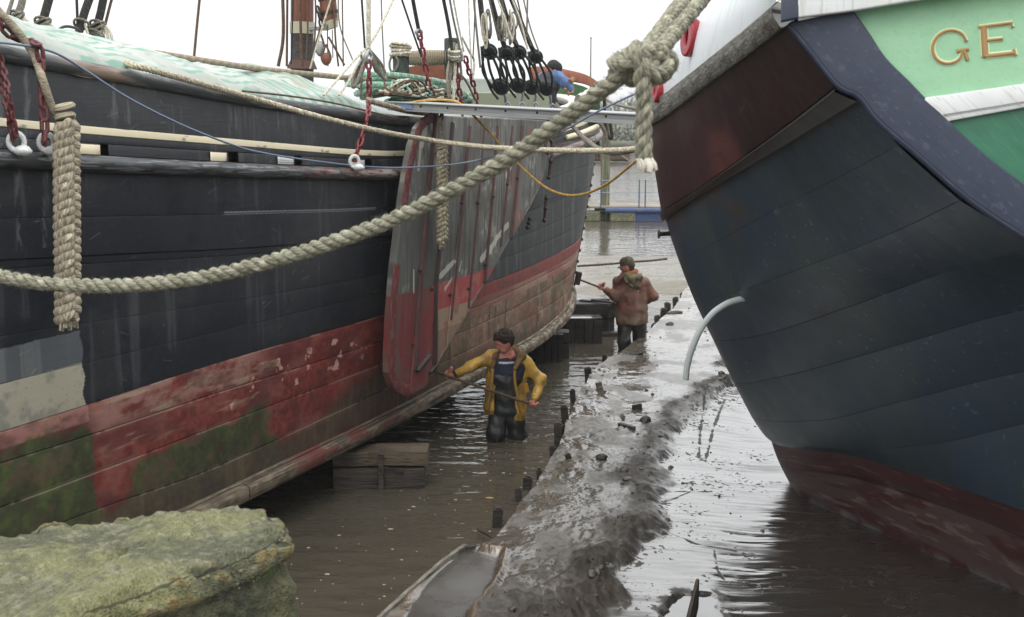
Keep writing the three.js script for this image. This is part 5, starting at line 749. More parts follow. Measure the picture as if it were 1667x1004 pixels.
{ // striped tarpaulins
  const tarpTex = paintTex(1024, 256, (u, v, o) => { const n = fbm(u * 16, v * 6, 5), f = fbm(u * 70, v * 18, 3), st = Math.sin((v * 17 + 1.6 * fbm(u * 14, v * 6, 3)) * 6.28), st2 = Math.sin((u * 46 + v * 3 + 1.4 * fbm(u * 9, v * 4, 3)) * 6.28); o[0] = 160 + 40 * (n - 0.5); o[1] = 165 + 38 * (n - 0.5); o[2] = 157 + 40 * (n - 0.5); const k = u > 0.72 ? sstep(0.0, 0.35, st2) : sstep(0.1, 0.6, st) * sstep(0.38, 0.52, fbm(u * 40, v * 9, 4)); lerpC(o, 92, 140, 120, k * 0.8); lerpC(o, 128, 136, 126, 0.5 * sstep(0.55, 0.7, f)); lerpC(o, 150, 138, 116, 0.5 * sstep(0.64, 0.74, fbm(u * 24 + 4, v * 5, 4))); o[3] = 0.45; o[4] = 0.5 * n + 0.5 * f; }, { clamp: true });
  const tarpMat = texMat(tarpTex, { bump: 0.02, side: THREE.DoubleSide });
  const drape = (name, label, sA, sB, z0, z1, hgt, nu = 120) => { const t = part(scene, name, gridGeo(nu, 22, (u, v) => { const s = mix(sA, sB, u), z = mix(z0, z1, v), r = railTop(s), end = Math.min(1, Math.min(u, 1 - u) * 14); const y = r + (v < 0.04 ? -0.10 : v < 0.09 ? -0.01 : 0) + hgt(s, v) * Math.sin(Math.min(1, v * 2.6) * Math.PI / 2) * end + 0.12 * (fbm(s * 2.4, z * 5 + 3, 4) - 0.5) + 0.06 * Math.abs(fbm(s * 5 + z * 3, z * 7, 3) - 0.5) + 0.03 * (fbm(s * 11, z * 11, 3) - 0.5); return Bw(s, y, z); }, (u, v) => [u, v]), tarpMat); return tag(t, label, 'tarpaulin', 'striped tarpaulins on the barge deck'); };
  drape('tarpaulin', 'long pale tarpaulin with faint green stripes along the barge rail', -8.6, -0.35, -0.10, -1.7, (s, v) => 0.27 + 0.05 * sstep(-7.4, -6.2, s) * sstep(-4.6, -5.8, s) - 0.04 * sstep(-2.5, -0.6, s) + 0.03 * Math.sin(s * 3));
  // second heap: green barred cover under the mast
  const c0 = onB(500, 118, -1.9);
  const t2 = part(scene, 'tarpaulin', gridGeo(60, 30, (u, v) => { const s = mix(-2.75, 0.9, u), z = mix(-0.5, -2.4, v), k = Math.sin(Math.PI * Math.min(1, u * 1.25 + 0.03)) ** 0.6 * Math.sin(Math.PI * Math.min(1, 0.12 + v)) ** 0.7; return Bw(s, railTop(s) - 0.1 + 0.52 * k * mix(1, 0.45, sstep(0.35, 1, u)) + 0.09 * (fbm(s * 3, z * 3, 4) - 0.5), z); }, (u, v) => [0.74 + u * 0.25, v]), tarpMat); tag(t2, 'green barred tarpaulin heaped beneath the brown mast', 'tarpaulin', 'striped tarpaulins on the barge deck');
  // long buff pole laid on the tarpaulin
  line('deck_spar', 'long buff wrapped spar lying along the top of the pale tarpaulin', 'spar', cat([[118, 64], [165, 72], [250, 84], [340, 98], [430, 111], [520, 120], [600, 128]].map(([u, v], i) => onBw(u, v + (i === 0 ? 4 : 2), -0.9))), 0.03, tanMat);
  line('dark_hose', 'dark hose end bent up over the pale tarpaulin', 'hose', cat([[95, 62], [97, 48], [108, 43], [124, 46], [131, 52], [131, 60]].map(([u, v]) => onBw(u, v, -0.9))), 0.012, plain(0x2a2a2c, 0.5));
  line('thin_brown_line', 'thin line lying on the barge side below the pale tarpaulin', 'rope', cat([[395, 148], [470, 156], [540, 167], [600, 181], [650, 194]].map(([u, v]) => onBw(u, v, -0.02))), 0.009, brownRope);
}
{ // heap of green rope and a tangle of brown line
  const r = rng(31), green = [ropeMat(150, 186, 166, 31), ropeMat(176, 204, 188, 32), ropeMat(134, 170, 150, 33)];
  const t = thing('rope_heap', 'heap of pale green rope coils on deck left of the deadeyes', 'rope');
  for (let k = 0; k < 9; k++) { const [s0, h0] = onB(628 + k * 10, 122 + 3.5 * k, -0.9), pts = []; const rx = 0.55 + 0.3 * r(), rz = 0.25 + 0.2 * r(), q0 = r() * 6; for (let i = 0; i < 22; i++) { const q = q0 + i * 0.62; pts.push(Bw(s0 + 0.1 + rx * Math.cos(q) * (1 + 0.1 * r()), h0 - 0.14 + 0.05 * Math.sin(q * 1.3) + i * 0.004 + 0.05 * Math.sin(q), -0.85 + rz * Math.sin(q))); } part(t, 'coil', sweep(cat(pts).getPoints(150), 0.034, 6, 0.12), green[k % 3]); }
  rebase(t);
  const b = thing('rope_heap', 'tangle of thin brown and pale net rope in front of the green coils', 'rope');
  for (let k = 0; k < 10; k++) { const [s0, h0] = onB(652 + 7 * k, 150 + 1.2 * k, -0.4), pts = []; for (let i = 0; i < 24; i++) { const q = i * 0.9 + k; pts.push(Bw(s0 + 0.3 * Math.cos(q) * (0.6 + 0.6 * r()), h0 - 0.03 + 0.1 * r() * (1 + Math.sin(q)), -0.4 + 0.14 * Math.sin(q * 1.2))); } part(b, 'line', sweep(cat(pts).getPoints(130), 0.013, 5, 0.12), [brownRope, paleMat, green[1], brownRope][k % 4]); }
  rebase(b);
}
{ // brown mast with a pale band, and a spar beside it
  const mastTex = paintTex(256, 512, (u, v, o) => { const n = fbm(u * 30, v * 4, 4), m = fbm(u * 3, v * 9, 4); o[0] = 112 + 40 * (n - 0.5) + 20 * (m - 0.5); o[1] = 66 + 30 * (n - 0.5) + 16 * (m - 0.5); o[2] = 48 + 24 * (n - 0.5); o[3] = 0.5; o[4] = n; });
  const mastMat = texMat(mastTex, { bump: 0.003 }), band = plain(0xbab29b, 0.6), dk = woodMat(62, 56, 56, 0.003, 0.7);
  const t = thing('mast', 'brown varnished mast with a cream band standing amidships on the barge', 'mast'); const D = 14.6, r = 0.132, f = (v) => atD(492, v, D);
  part(t, 'shaft', rod(f(-140), f(36), r, r, 24), mastMat); part(t, 'band', rod(f(36), f(55), r * 1.08, r * 1.08, 24), band); part(t, 'foot', rod(f(55), f(190), r, r * 1.03, 24), dk); part(t, 'fitting', boxAt(0.24, 0.045, 0.06, f(47).x + 0.2, f(47).y, f(47).z + 0.08, 0, 0, 0, 0.01), galvMat);
  part(t, 'mast_coat', rod(f(112), f(98), r * 1.35, r * 1.04, 20), plain(0x5a4038, 0.8));
  rebase(t);
  const s = thing('sprit_heel', 'reddish brown spar with a cream heel hanging right of the mast', 'spar'), g = (u, v) => atD(u, v, 14.3); part(s, 'shaft', rod(g(519, -140), g(537, 34), 0.1, 0.095, 18), mastMat); part(s, 'heel', rod(g(537, 34), g(541, 46), 0.098, 0.07, 18), band); for (const v of [-5, 18]) part(s, 'collar', rod(g(533 + v * 0.1, v), g(534 + v * 0.1, v + 5), 0.108, 0.108, 18), ironMat); rebase(s);
  const lines = [[[460, -20, 14.5], [461, 60, 14.5], [453, 108, 14.5], 0.02, 'left of the mast nearest the hanging tackle'], [[468, -20, 14.5], [467, 108, 14.5], 0.014, 'close by the left side of the mast'], [[488, -20, 14.3], [490, 60, 14.3], [492, 108, 14.3], 0.016, 'down the front of the mast'], [[543, -20, 14.2], [546, 60, 14.2], [551, 108, 14.2], 0.011, 'right of the reddish spar'], [[557, -20, 14.2], [559, 108, 14.2], 0.008, 'farthest right of the mast lines'], [[535, 60, 14.2], [561, 106, 14.2], 0.012, 'slanting from the cream heel to the deck'], [[533, 40, 14.1], [534, 108, 14.1], 0.007, 'hanging straight below the cream heel'], [[541, 48, 14.1], [542, 94, 14.1], 0.006, 'thin and short below the cream heel']];
  for (const L of lines) { const pts = L.filter(Array.isArray), [rr, where] = L.filter((q) => !Array.isArray(q)); line('mast_line', 'brown running rope ' + where, 'rope', pts.length === 2 ? [pts[0], pts[0].map((x, i) => (x + pts[1][i]) / 2), pts[1]] : pts, rr, brownRope, 'ropes by the mast'); }
  chain('dark chain hung from the cream fitting beside the mast', [[516, 10], [520, 26], [523, 42], [520, 54]].map(([u, v]) => atD(u, v, 14.2)), 0.1, 0.06, 0.013, ironMat);
  const block = (u, v, D, rw, rh, m, label) => { const b = thing('pulley_block', label, 'pulley'); const c = atD(u, v, D); part(b, 'shell', new THREE.SphereGeometry(1, 16, 12).scale(rw, rh, rw * 0.7).translate(c.x, c.y, c.z), m); part(b, 'strop', sweep(cat([V(c.x, c.y + rh * 2.4, c.z), V(c.x + rw * 1.05, c.y + rh * 0.4, c.z), V(c.x + rw * 0.8, c.y - rh * 0.6, c.z), V(c.x, c.y - rh * 1.06, c.z), V(c.x - rw * 0.8, c.y - rh * 0.6, c.z), V(c.x - rw * 1.05, c.y + rh * 0.4, c.z), V(c.x, c.y + rh * 2.3, c.z)]).getPoints(40), 0.012, 6), brownRope); rebase(b); };
  block(531, 95, 14.1, 0.048, 0.065, mastMat, 'small varnished block hanging right of the mast'); block(521, 78, 14.15, 0.045, 0.08, galvMat, 'pale metal block hanging close beside the mast');
}
{ // windlass: bitt wound with rope and a rope-wound barrel
  const bittMat = woodMat(60, 68, 60);
  const t = thing('windlass', 'windlass bitt wound with pale rope beside a horizontal roped barrel', 'windlass'); const D = 15.2, f = (u, v, d = D) => atD(u, v, d);
  const a = f(653, 118), b = f(653, 76); part(t, 'post', boxAt(0.17, 0.6, 0.17, a.x, (a.y + b.y) / 2 - 0.1, a.z, 0.4, 0, 0, 0.03), bittMat);
  for (let k = 0; k < 6; k++) { const c = f(652, 92 - k * 4), ring = []; for (let i = 0; i <= 20; i++) { const q = i / 20 * Math.PI * 2; ring.push(V(c.x + Math.cos(q) * (0.11 + 0.012 * Math.sin(k * 2)), c.y + 0.014 * Math.sin(q + k), c.z + Math.sin(q) * 0.11)); } part(t, 'rope_turn', sweep(ring, 0.02, 6, 0.12), k % 2 ? paleMat : tanMat); }
  part(t, 'barrel', rod(f(662, 95), f(729, 93), 0.055, 0.085, 16), darkWood);
  for (let k = 0; k < 16; k++) { const u = 668 + k * 3.8, c = f(u, 95 - k * 0.1), R = 0.07 + 0.012 * Math.sin(k / 15 * Math.PI), ring = []; for (let i = 0; i <= 16; i++) { const q = i / 16 * Math.PI * 2; ring.push(V(c.x + 0.006 * Math.sin(q), c.y + Math.cos(q) * R, c.z + Math.sin(q) * R)); } part(t, 'barrel_turn', sweep(ring, 0.017, 6, 0.12), tanMat); }
  part(t, 'far_bitt', boxAt(0.14, 0.5, 0.16, f(735, 96).x, f(735, 96).y, f(735, 96).z, 0.4, 0, 0, 0.02), bittMat); rebase(t);
  const s = new THREE.Shape(); s.moveTo(-0.36, -0.1); s.lineTo(0.3, -0.1); s.quadraticCurveTo(0.38, 0.02, 0.26, 0.07); s.quadraticCurveTo(0, 0.1, -0.36, 0.0); const g = new THREE.ExtrudeGeometry(s, { depth: 0.05, bevelSize: 0.008, bevelThickness: 0.008, bevelSegments: 2 }); const c = f(692, 115, 15.8); g.translate(c.x, c.y, c.z); tag(part(scene, 'tiller_board', g, rustRail), 'rusty brown curved board on deck behind the slanting red chain', 'board');
  const ring = cat([[637, 92], [634, 104], [637, 116], [645, 112], [648, 100], [644, 92]].map(([u, v]) => f(u, v, 15))); line('rope_end', 'loose loop of rope hanging beside the roped windlass bitt', 'rope', ring, 0.014, greyRope);
}
{ // pale hatch cover and ledge beyond the deadeyes
  const t = thing('hatch_cover', 'pale grey hatch cover on deck behind the deadeyes', 'hatch'); const c = atD(778, 138, 18.2);
  part(t, 'lid', boxAt(1.1, 0.26, 0.7, c.x, c.y, c.z, 0.35, 0.1, 0, 0.03), plain(0xb4bab6, 0.5)); part(t, 'coaming', boxAt(1.5, 0.26, 0.85, c.x + 0.22, c.y - 0.24, c.z + 0.05, 0.35, 0, 0, 0.02), plain(0x8d937c, 0.7)); part(t, 'strap', boxAt(0.05, 0.28, 0.74, c.x - 0.2, c.y + 0.004, c.z, 0.35, 0.1, 0, 0.01), plain(0xd9ddd8, 0.5)); rebase(t);
}
{ // far bulwark of the bow, rusty rail over a green lining; a pale canvas bundle on the near rail
  const t = thing('far_bow_bulwark', 'rust railed green lined bulwark on the far side of the barge bow', 'bulwark');
  const top = [[862, 110, 21.5], [885, 109, 21.6], [910, 112, 21.6], [935, 117, 21.4], [955, 123, 21.0], [972, 134, 20.2], [977, 148, 19.8]].map((p) => atD(...p)), c = cat(top);
  part(t, 'rail', gridGeo(40, 5, (u, v) => { const p = c.getPoint(u), k = [[0, 0], [0.01, 0.06], [-0.2, 0.07], [-0.23, 0.03], [-0.23, -0.03], [0, -0.03]][Math.round(v * 5)]; return p.add(V(0, k[0] * mix(1, 0.5, u), k[1])); }, (u, v) => [u * 3, v]), rustRail);
  part(t, 'lining', gridGeo(40, 4, (u, v) => { const p = c.getPoint(u); return p.add(V(0, -0.2 - v * 0.9, 0.0)); }, (u, v) => [u * 3, v]), greenBul); rebase(t);
}
{ const t = part(scene, 'canvas_bundle', gridGeo(30, 16, (u, v) => { const a = atD(941, 166, 18.6).lerp(atD(981, 143, 19.0), u), q = v * Math.PI * 2, r = 0.115 * (1 - 0.25 * u) * (1 + 0.25 * (fbm(u * 6, v * 5, 3) - 0.5)); return a.add(V(Math.sin(q) * r * 0.5, Math.cos(q) * r, Math.sin(q) * r)); }), whitePaint); tag(t, 'white canvas bundle lashed on the barge bow rail', 'canvas');
  for (const [u, v, w] of [[975, 137, 'upper'], [983, 139, 'lower']]) line('rope_coil', 'small coil of dark rope over the ' + (w === 'upper' ? 'white canvas bundle' : 'end of the bow rail'), 'rope', cat([0, 1, 2, 3, 4, 5, 6, 7, 8, 9].map((i) => atD(u + 8 * Math.cos(i * 0.9) * (w === 'upper' ? 1 : 0.7), v + 4 - 6 * Math.sin(i * 0.9) * (1 + i * 0.03), 18.4))), 0.022, greyRope);
  const D = 18.6; line('bow_lashing', 'dark rope lashing hanging down from the bow rail end', 'rope', [[983, 150, D], [984, 175, D], [986, 205, D], [990, 222, D], [996, 224, D], [994, 205, D], [988, 180, D]], 0.025, darkRope);
  line('bow_lashing', 'grey rope looped from the bow rail down to the white strake', 'rope', [[972, 196, D], [980, 205, D], [987, 216, D], [986, 232, D], [982, 244, D]], 0.03, greyRope);
  line('bow_stay', 'thin taut line from the bow rail to the other vessel', 'rope', [[985, 160, 19], [1000, 169, 17], [1040, 178, 12], [1070, 184, 10]], 0.018, greyRope);
  line('bow_chain_pipe', 'pale bare wooden strake end lashed along the barge bow', 'spar', [[921, 224, 18.0], [945, 217, 18.2], [972, 206, 18.7]], 0.04, creamPaint);
}
// shrouds with deadeyes and lanyards
{
  const tar = plain(0x1d1e20, 0.55), discTex = plain(0x24262a, 0.38);
  const sets = [[[777, -40], [788, 56], [797, 84], [815, 141], [826, 178]], [[783, -60], [816, 60], [825, 86], [843.5, 139], [850, 178]], [[799, -60], [833, 56], [845, 85], [865, 142], [872, 178]], [[808, -60], [866, 78], [872, 92], [889, 144], [899, 180]]];
  const which = ['leftmost of the four', 'second from left of the four', 'third from left of the four', 'rightmost of the four, nearest the hammering man'];
  sets.forEach((q, i) => {
    const off = -0.22, t = thing('shroud', 'tarred shroud with a pair of black deadeyes, ' + which[i], 'rigging', 'shrouds with deadeyes on the barge');
    const [a, b, c, d, e] = q.map(([u, v]) => onBw(u, v, off));
    const ax = c.clone().sub(d).normalize(), face = V(-0.2, 0, 1).normalize(), rot = new THREE.Matrix4(); const zx = face.clone().addScaledVector(ax, -face.dot(ax)).normalize(); rot.makeBasis(ax.clone().cross(zx), ax, zx);
    const eye = (p, r) => { const g = new THREE.LatheGeometry([[0.0001, 0.05], [0.05, 0.052], [0.085, 0.04], [0.1, 0.018], [0.094, 0], [0.1, -0.018], [0.085, -0.04], [0.05, -0.052], [0.0001, -0.05]].map(([x, y]) => new THREE.Vector2(x * r / 0.1, y)), 24).rotateX(Math.PI / 2).scale(0.92, 1.18, 1); g.applyMatrix4(rot); g.translate(p.x, p.y, p.z); const m = part(t, 'deadeye', g, discTex); const ring = []; for (let k = 0; k <= 28; k++) { const w = k / 28 * Math.PI * 2; ring.push(p.clone().add(V(Math.cos(w) * r * 0.94, Math.sin(w) * r * 1.2, 0).applyMatrix4(rot))); } part(m, 'strop', sweep(ring, 0.016, 6), tar); for (const k of [-1, 0, 1]) part(m, 'hole', new THREE.SphereGeometry(0.014, 6, 5).translate(...p.clone().add(V(k * 0.036, 0.01, 0.05).applyMatrix4(rot)).toArray()), blackMat); };
    eye(c, 0.092); eye(d, 0.1);
    part(t, 'wire', sweep([a, a.clone().lerp(b, 0.5), b, c.clone().addScaledVector(ax, 0.1)], 0.034, 7, 0.12), ropeMat(66, 64, 60, 50 + i));
    for (let k = 0; k < 4; k++) { const x = (k - 1.5) * 0.055, z = 0.02 + 0.02 * (k % 2), bow = (k - 1.5) * 0.03; const p0 = c.clone().add(V(x, -0.02, z + 0.03).applyMatrix4(rot)), p1 = d.clone().add(V(x * 1.1, 0.04, z + 0.03).applyMatrix4(rot)), m = p0.clone().lerp(p1, 0.5).add(V(bow * 1.4, 0, 0.02)); part(t, 'lanyard', sweep(cat([p0, m, p1]).getPoints(14), 0.017, 6, 0.12), darkRope); }
    { const p = c.clone().add(V(-0.1, 0.06, 0.02)), r0 = d.clone().add(V(-0.13, -0.02, 0.03)), r1 = d.clone().add(V(-0.03, -0.16, 0.04)); part(t, 'lanyard', sweep(cat([p, p.clone().lerp(r0, 0.5).add(V(-0.03, 0, 0)), r0, r1]).getPoints(24), 0.016, 6, 0.12), darkRope); }
    const hk = cat([d.clone().addScaledVector(ax, -0.1), d.clone().addScaledVector(ax, -0.16).add(V(0.02, 0, 0)), e.clone().add(V(-0.02, 0.06, 0)), e.clone().add(V(0.03, 0.0, 0))]); part(t, 'chainplate', sweep(hk.getPoints(16), 0.02, 6), galvMat);
    part(t, 'shackle', new THREE.TorusGeometry(0.05, 0.014, 6, 16).scale(0.7, 1.2, 1).translate(e.x, e.y + 0.03, e.z + 0.05), galvMat);
    // loops of pale line made fast up the wire
    if (i !== 3) for (let k = 0; k < 6; k++) { const rr = rng(900 + i * 17 + k), u0 = q[1][0] - 2 + 9 * rr() - i, v0 = q[1][1] - 44 + 14 * rr(), hh = 24 + 34 * rr(), ww = 1.5 + 4 * rr(), sk = 8 * (rr() - 0.3), pts = []; for (let j = 0; j <= 10; j++) { const w = j / 10 * Math.PI * 2, dn = (1 - Math.cos(w)) * 0.5; pts.push(onBw(u0 + ww * Math.sin(w) + sk * dn, v0 + hh * dn, off + 0.05 + 0.03 * Math.sin(w))); } part(t, 'hitched_line', sweep(cat(pts).getPoints(26), 0.012, 5, 0.12), k % 2 ? paleMat : greyRope); }
    rebase(t);
  });
  const back = [[[812, -20], [826, 40], [840, 72], 0.013, 'between the first two deadeyes'], [[829, -20], [842, 30], [858, 76], 0.013, 'between the middle deadeyes'], [[838, -20], [852, 40], [864, 74], 0.011, 'thin, right of the middle deadeyes'], [[859, -20], [858, 34], [857, 60], 0.013, 'dark upright above the right deadeyes'], [[770, -20], [775, 40], [782, 110], 0.014, 'left of the leftmost deadeye'], [[792, -20], [806, 40], [812, 66], 0.012, 'pale, above the left deadeyes']];
  for (const [a, b, c, r, w] of back) line('rigging_line', 'slack rigging line ' + w, 'rope', cat([a, b, c].map(([u, v]) => onBw(u, v, -0.2))), r, greyRope, 'rigging lines by the deadeyes');
}
{ // more running rigging, thin against the sky
  const E = [[[478, -30, 14.4], [476, 40, 14.4], [474, 104, 14.4], 0.009, 'thin and dark touching the left edge of the mast', darkRope], [[500, -30, 14.2], [501, 50, 14.2], [498, 100, 14.2], 0.01, 'hanging over the right half of the cream band', brownRope], [[512, -30, 14.2], [514, 30, 14.2], [510, 96, 14.2], 0.01, 'tight against the right side of the mast', brownRope], [[551, -30, 14.2], [553, 40, 14.2], [575, 100, 14.2], 0.008, 'bending outwards from the reddish spar to the tarpaulin', greyRope], [[548, -30, 14.0], [520, 60, 14.0], [505, 112, 14.0], 0.01, 'crossing in front of the mast foot', paleMat], [[620, -30, 13.6], [622, 40, 13.6], [626, 118, 13.6], 0.008, 'thin upright right of the hitched coil', greyRope], [[762, -30, 15], [764, 40, 15], [768, 120, 15], 0.009, 'pale upright between rope bundle and deadeyes', paleMat], [[800, -30, 15.4], [822, 30, 15.4], [834, 66, 15.4], 0.012, 'pale slanting parallel to the second shroud', paleMat], [[822, -30, 15.6], [846, 30, 15.6], [859, 80, 15.6], 0.012, 'pale slanting parallel to the third shroud', paleMat], [[846, -30, 15.8], [862, 40, 15.8], [878, 86, 15.8], 0.01, 'grey slanting behind the rightmost deadeye', greyRope]];
  for (const q of E) { const pts = q.slice(0, 3); line('running_line', 'rigging rope ' + q[4], 'rope', pts, q[3], q[5], 'thin running rigging over the barge'); }
}
// lines and coils standing on the rail further aft
const stand = (label, a, b, c, r, m, lash) => { const t = thing('aft_shroud', label, 'rigging', 'shroud feet beyond the pale tarpaulin'); const off = -1.5; const [A, B, C] = [a, b, c].map(([u, v]) => onBw(u, v, off)); part(t, 'wire', sweep([A, B, C], r, 7, 0.12), m); for (let k = 0; k < lash; k++) { const f = 0.5 + 0.06 * k, p = B.clone().lerp(C, f * 0.9), pts = []; for (let j = 0; j <= 12; j++) { const w = j / 12 * Math.PI * 2; pts.push(p.clone().add(V(Math.cos(w) * r * (1.7 + 0.2 * (k % 3)), 0.04 * Math.sin(w + k), Math.sin(w) * r * 1.7))); } part(t, 'lashing', sweep(pts, 0.012, 5, 0.12), greyRope); } for (let k = 0; k < Math.min(3, lash); k++) { const p = B.clone().lerp(C, 0.3), pts = [p, p.clone().add(V(0.05 + 0.03 * k, -0.1, 0.04)), p.clone().add(V(0.06 + 0.03 * k, -0.26, 0.04)), p.clone().add(V(0.02, -0.32 - 0.03 * k, 0.03))]; part(t, 'hitched_line', sweep(cat(pts).getPoints(14), 0.013, 5, 0.12), paleMat); } rebase(t); };
stand('pale rigging line foot at the far left edge of the tarpaulin', [30, -30], [16, 14], [4, 46], 0.016, greyRope, 0);
stand('grey shroud foot with a hitched pale coil at left', [44, -30], [34, 12], [20, 44], 0.03, greyRope, 5);
stand('dark shroud foot with hanging coil between the grey one and the hose', [88, -30], [74, 20], [64, 56], 0.036, darkRope, 4);
stand('thin dark stay leaning beside the bent hose', [124, -30], [126, 20], [127, 52], 0.012, darkRope, 0);
stand('dark shroud foot standing in the bent hose', [156, -30], [138, 20], [126, 62], 0.036, darkRope, 1);
stand('dark shroud foot with tight lashings right of the bent hose', [174, -30], [164, 20], [152, 66], 0.036, darkRope, 7);
stand('thin pair line right of the tightly lashed shroud', [190, -30], [178, 14], [164, 70], 0.013, brownRope, 0);
line('lone_stay', 'single thin brown stay rising from the tarpaulin', 'rope', cat([[328, -30], [321, 40], [316, 94]].map(([u, v]) => onBw(u, v, -1.2))), 0.013, brownRope);
{ // hanging coil beside the red chain midships, and lines up from it
  const off = -0.1, t = thing('hanging_coil', 'loops of grey buff line hitched above the midships red chain', 'rope');
  for (let k = 0; k < 5; k++) { const pts = []; for (let j = 0; j <= 14; j++) { const w = j / 14 * Math.PI * 2; pts.push(onBw(601 + (k < 3 ? 1 : -1) * (7 + 4 * k - (k > 2 ? 8 : 0)) * (1 - Math.cos(w)) * 0.9, 80 + (34 + 6 * k) * 0.5 * (1 - Math.cos(w)) * (1 + 0.3 * Math.sin(w)), off - 0.02 + 0.05 * Math.sin(w))); } part(t, 'loop', sweep(cat(pts).getPoints(40), 0.017, 6, 0.12), greyRope); }
  rebase(t);
  const L = [[[600, -30], [600, 30], [600, 84], 0.024, 'upright above the hitched coil', paleMat], [[587, -30], [591, 30], [594, 78], 0.011, 'thin and dark beside the upright pale rope', darkRope], [[652, -25], [610, 60], [575, 100], [527, 155], 0.013, 'slanting down across the tarpaulin to the left', paleMat], [[602, 82], [586, 100], [566, 135], [552, 155], 0.012, 'short slanting from the coil to the tarpaulin', paleMat], [[588, 84], [589, 120], [587, 160], 0.012, 'hanging close left of the midships chain', greyRope], [[646, -25], [668, 40], [686, 92], 0.011, 'thin dark wire meeting the slanting chain', darkRope], [[668, -25], [674, 10], [681, 46], 0.022, 'thick dark wire ending at the slanting chain', darkRope]];
  for (const q of L) { const pts = q.filter(Array.isArray), [r, w] = [q[pts.length], q[pts.length + 1]], m = q[q.length - 1]; line('rigging_line', 'rope ' + w, 'rope', cat(pts.map(([u, v]) => onBw(u, v, off - 0.03))), r, m, 'lines above the barge rail'); }
  // bundle left of the deadeyes
  const b = thing('rope_bundle', 'bundle of pale ropes hitched on a dark shroud left of the deadeyes', 'rope'); const o2 = -0.25;
  const S = [[[716, -30], [730, 40], [737, 90], 0.022, darkRope], [[727, -30], [738, 30], [747, 70], [752, 100], 0.014, greyRope], [[733, -30], [744, 30], [755, 84], 0.012, paleMat], [[740, 70], [734, 110], [731, 162], 0.018, greyRope], [[743, 72], [741, 110], [738, 165], 0.02, paleMat], [[746, 76], [750, 110], [752, 130], 0.016, greyRope], [[736, 82], [728, 120], [730, 160], 0.014, tanMat], [[752, 60], [764, 84], [772, 100], [770, 130], 0.013, paleMat], [[735, 118], [748, 120], [760, 134], [772, 158], 0.014, greyRope], [[735, 86], [744, 84], [752, 92], [746, 100], [736, 98], 0.015, greyRope], [[774, -30], [772, 50], [770, 95], 0.008, darkRope]];
  for (const q of S) { const pts = q.filter(Array.isArray); part(b, 'line', sweep(cat(pts.map(([u, v], i) => onBw(u, v, o2 + 0.02 * i))).getPoints(30), q[pts.length], 6, 0.12), q[pts.length + 1]); }
  for (let k = 0; k < 4; k++) { const pts = []; for (let j = 0; j <= 12; j++) { const w = j / 12 * Math.PI * 2; pts.push(onBw(740 + 9 * Math.cos(w), 82 + k * 4 + 3 * Math.sin(w), o2 + 0.08 * Math.sin(w))); } part(b, 'hitch', sweep(pts, 0.018, 6, 0.12), k % 2 ? greyRope : paleMat); }
  part(b, 'toggle', rod(onBw(748, 78, o2), onBw(750, 98, o2), 0.04, 0.04, 8), whitePaint); rebase(b);
}
// ---------------------------------------------------------------- blocks, stakes, hose, quay, debris
const wetTimber = woodMat(58, 51, 44, 0.008, 0.75), brownTimber = woodMat(80, 70, 56, 0.008, 0.9), darkTimber = woodMat(48, 43, 38, 0.008, 0.8);
const roughBox = (w, h, d, x, y, z, ry, seed, amp = 0.012) => { // hewn timber: grain along its length, uneven faces, worn arrises
  const n = [Math.max(2, Math.round(w / 0.06)), Math.max(2, Math.round(h / 0.06)), Math.max(2, Math.round(d / 0.06))], g0 = new THREE.BoxGeometry(w, h, d, ...n), p = g0.attributes.position, nn = g0.attributes.normal, uv = g0.attributes.uv;
  for (let i = 0; i < p.count; i++) { const a = V(p.getX(i), p.getY(i), p.getZ(i)); const ex = w / 2 - Math.abs(a.x), ey = h / 2 - Math.abs(a.y), ez = d / 2 - Math.abs(a.z), e = [ex, ey, ez].sort((q, r) => q - r)[1]; const k = e < 0.02 ? -0.010 : 0; const dn = amp * (fbm3(a.x * 6 + seed, a.y * 9, a.z * 9, 3) - 0.5) * 2; a.multiplyScalar(1 + (k + dn) / Math.max(0.12, a.length())); if (Math.abs(nn.getX(i)) > 0.5) uv.setXY(i, a.z + seed, a.y); else uv.setXY(i, a.x * 0.9 + seed * 0.37, (Math.abs(nn.getY(i)) > 0.5 ? a.z : a.y) * 1.2 + seed * 0.13); p.setXYZ(i, a.x, a.y, a.z); }
  const g = mergeVertices(g0, 1e-4); g.computeVertexNormals(); g.rotateY(ry); g.translate(x, y, z); return g;
};
{
  const t = thing('timber_block', 'nearest weathered timber block under the barge with a stake before it', 'timber block', 'timber blocks carrying the barge'); const a = atY(690, 796, 0);
  part(t, 'timber', roughBox(0.98, 0.15, 0.34, a.x - 0.44, 0.315, a.z - 0.17, 0.02, 3), brownTimber); part(t, 'timber', roughBox(0.94, 0.4, 0.32, a.x - 0.46, 0.02, a.z - 0.17, 0.02, 8), wetTimber);
  part(t, 'stake', roughBox(0.055, 0.62, 0.05, atY(621, 797, 0).x, 0.08, a.z + 0.035, 0.1, 4, 0.004), wetTimber); part(t, 'strut', beam(V(a.x - 0.42, 0.24, a.z + 0.012), V(a.x - 0.2, 0.17, a.z + 0.012), 0.02, 0.03), wetTimber); rebase(t);
}
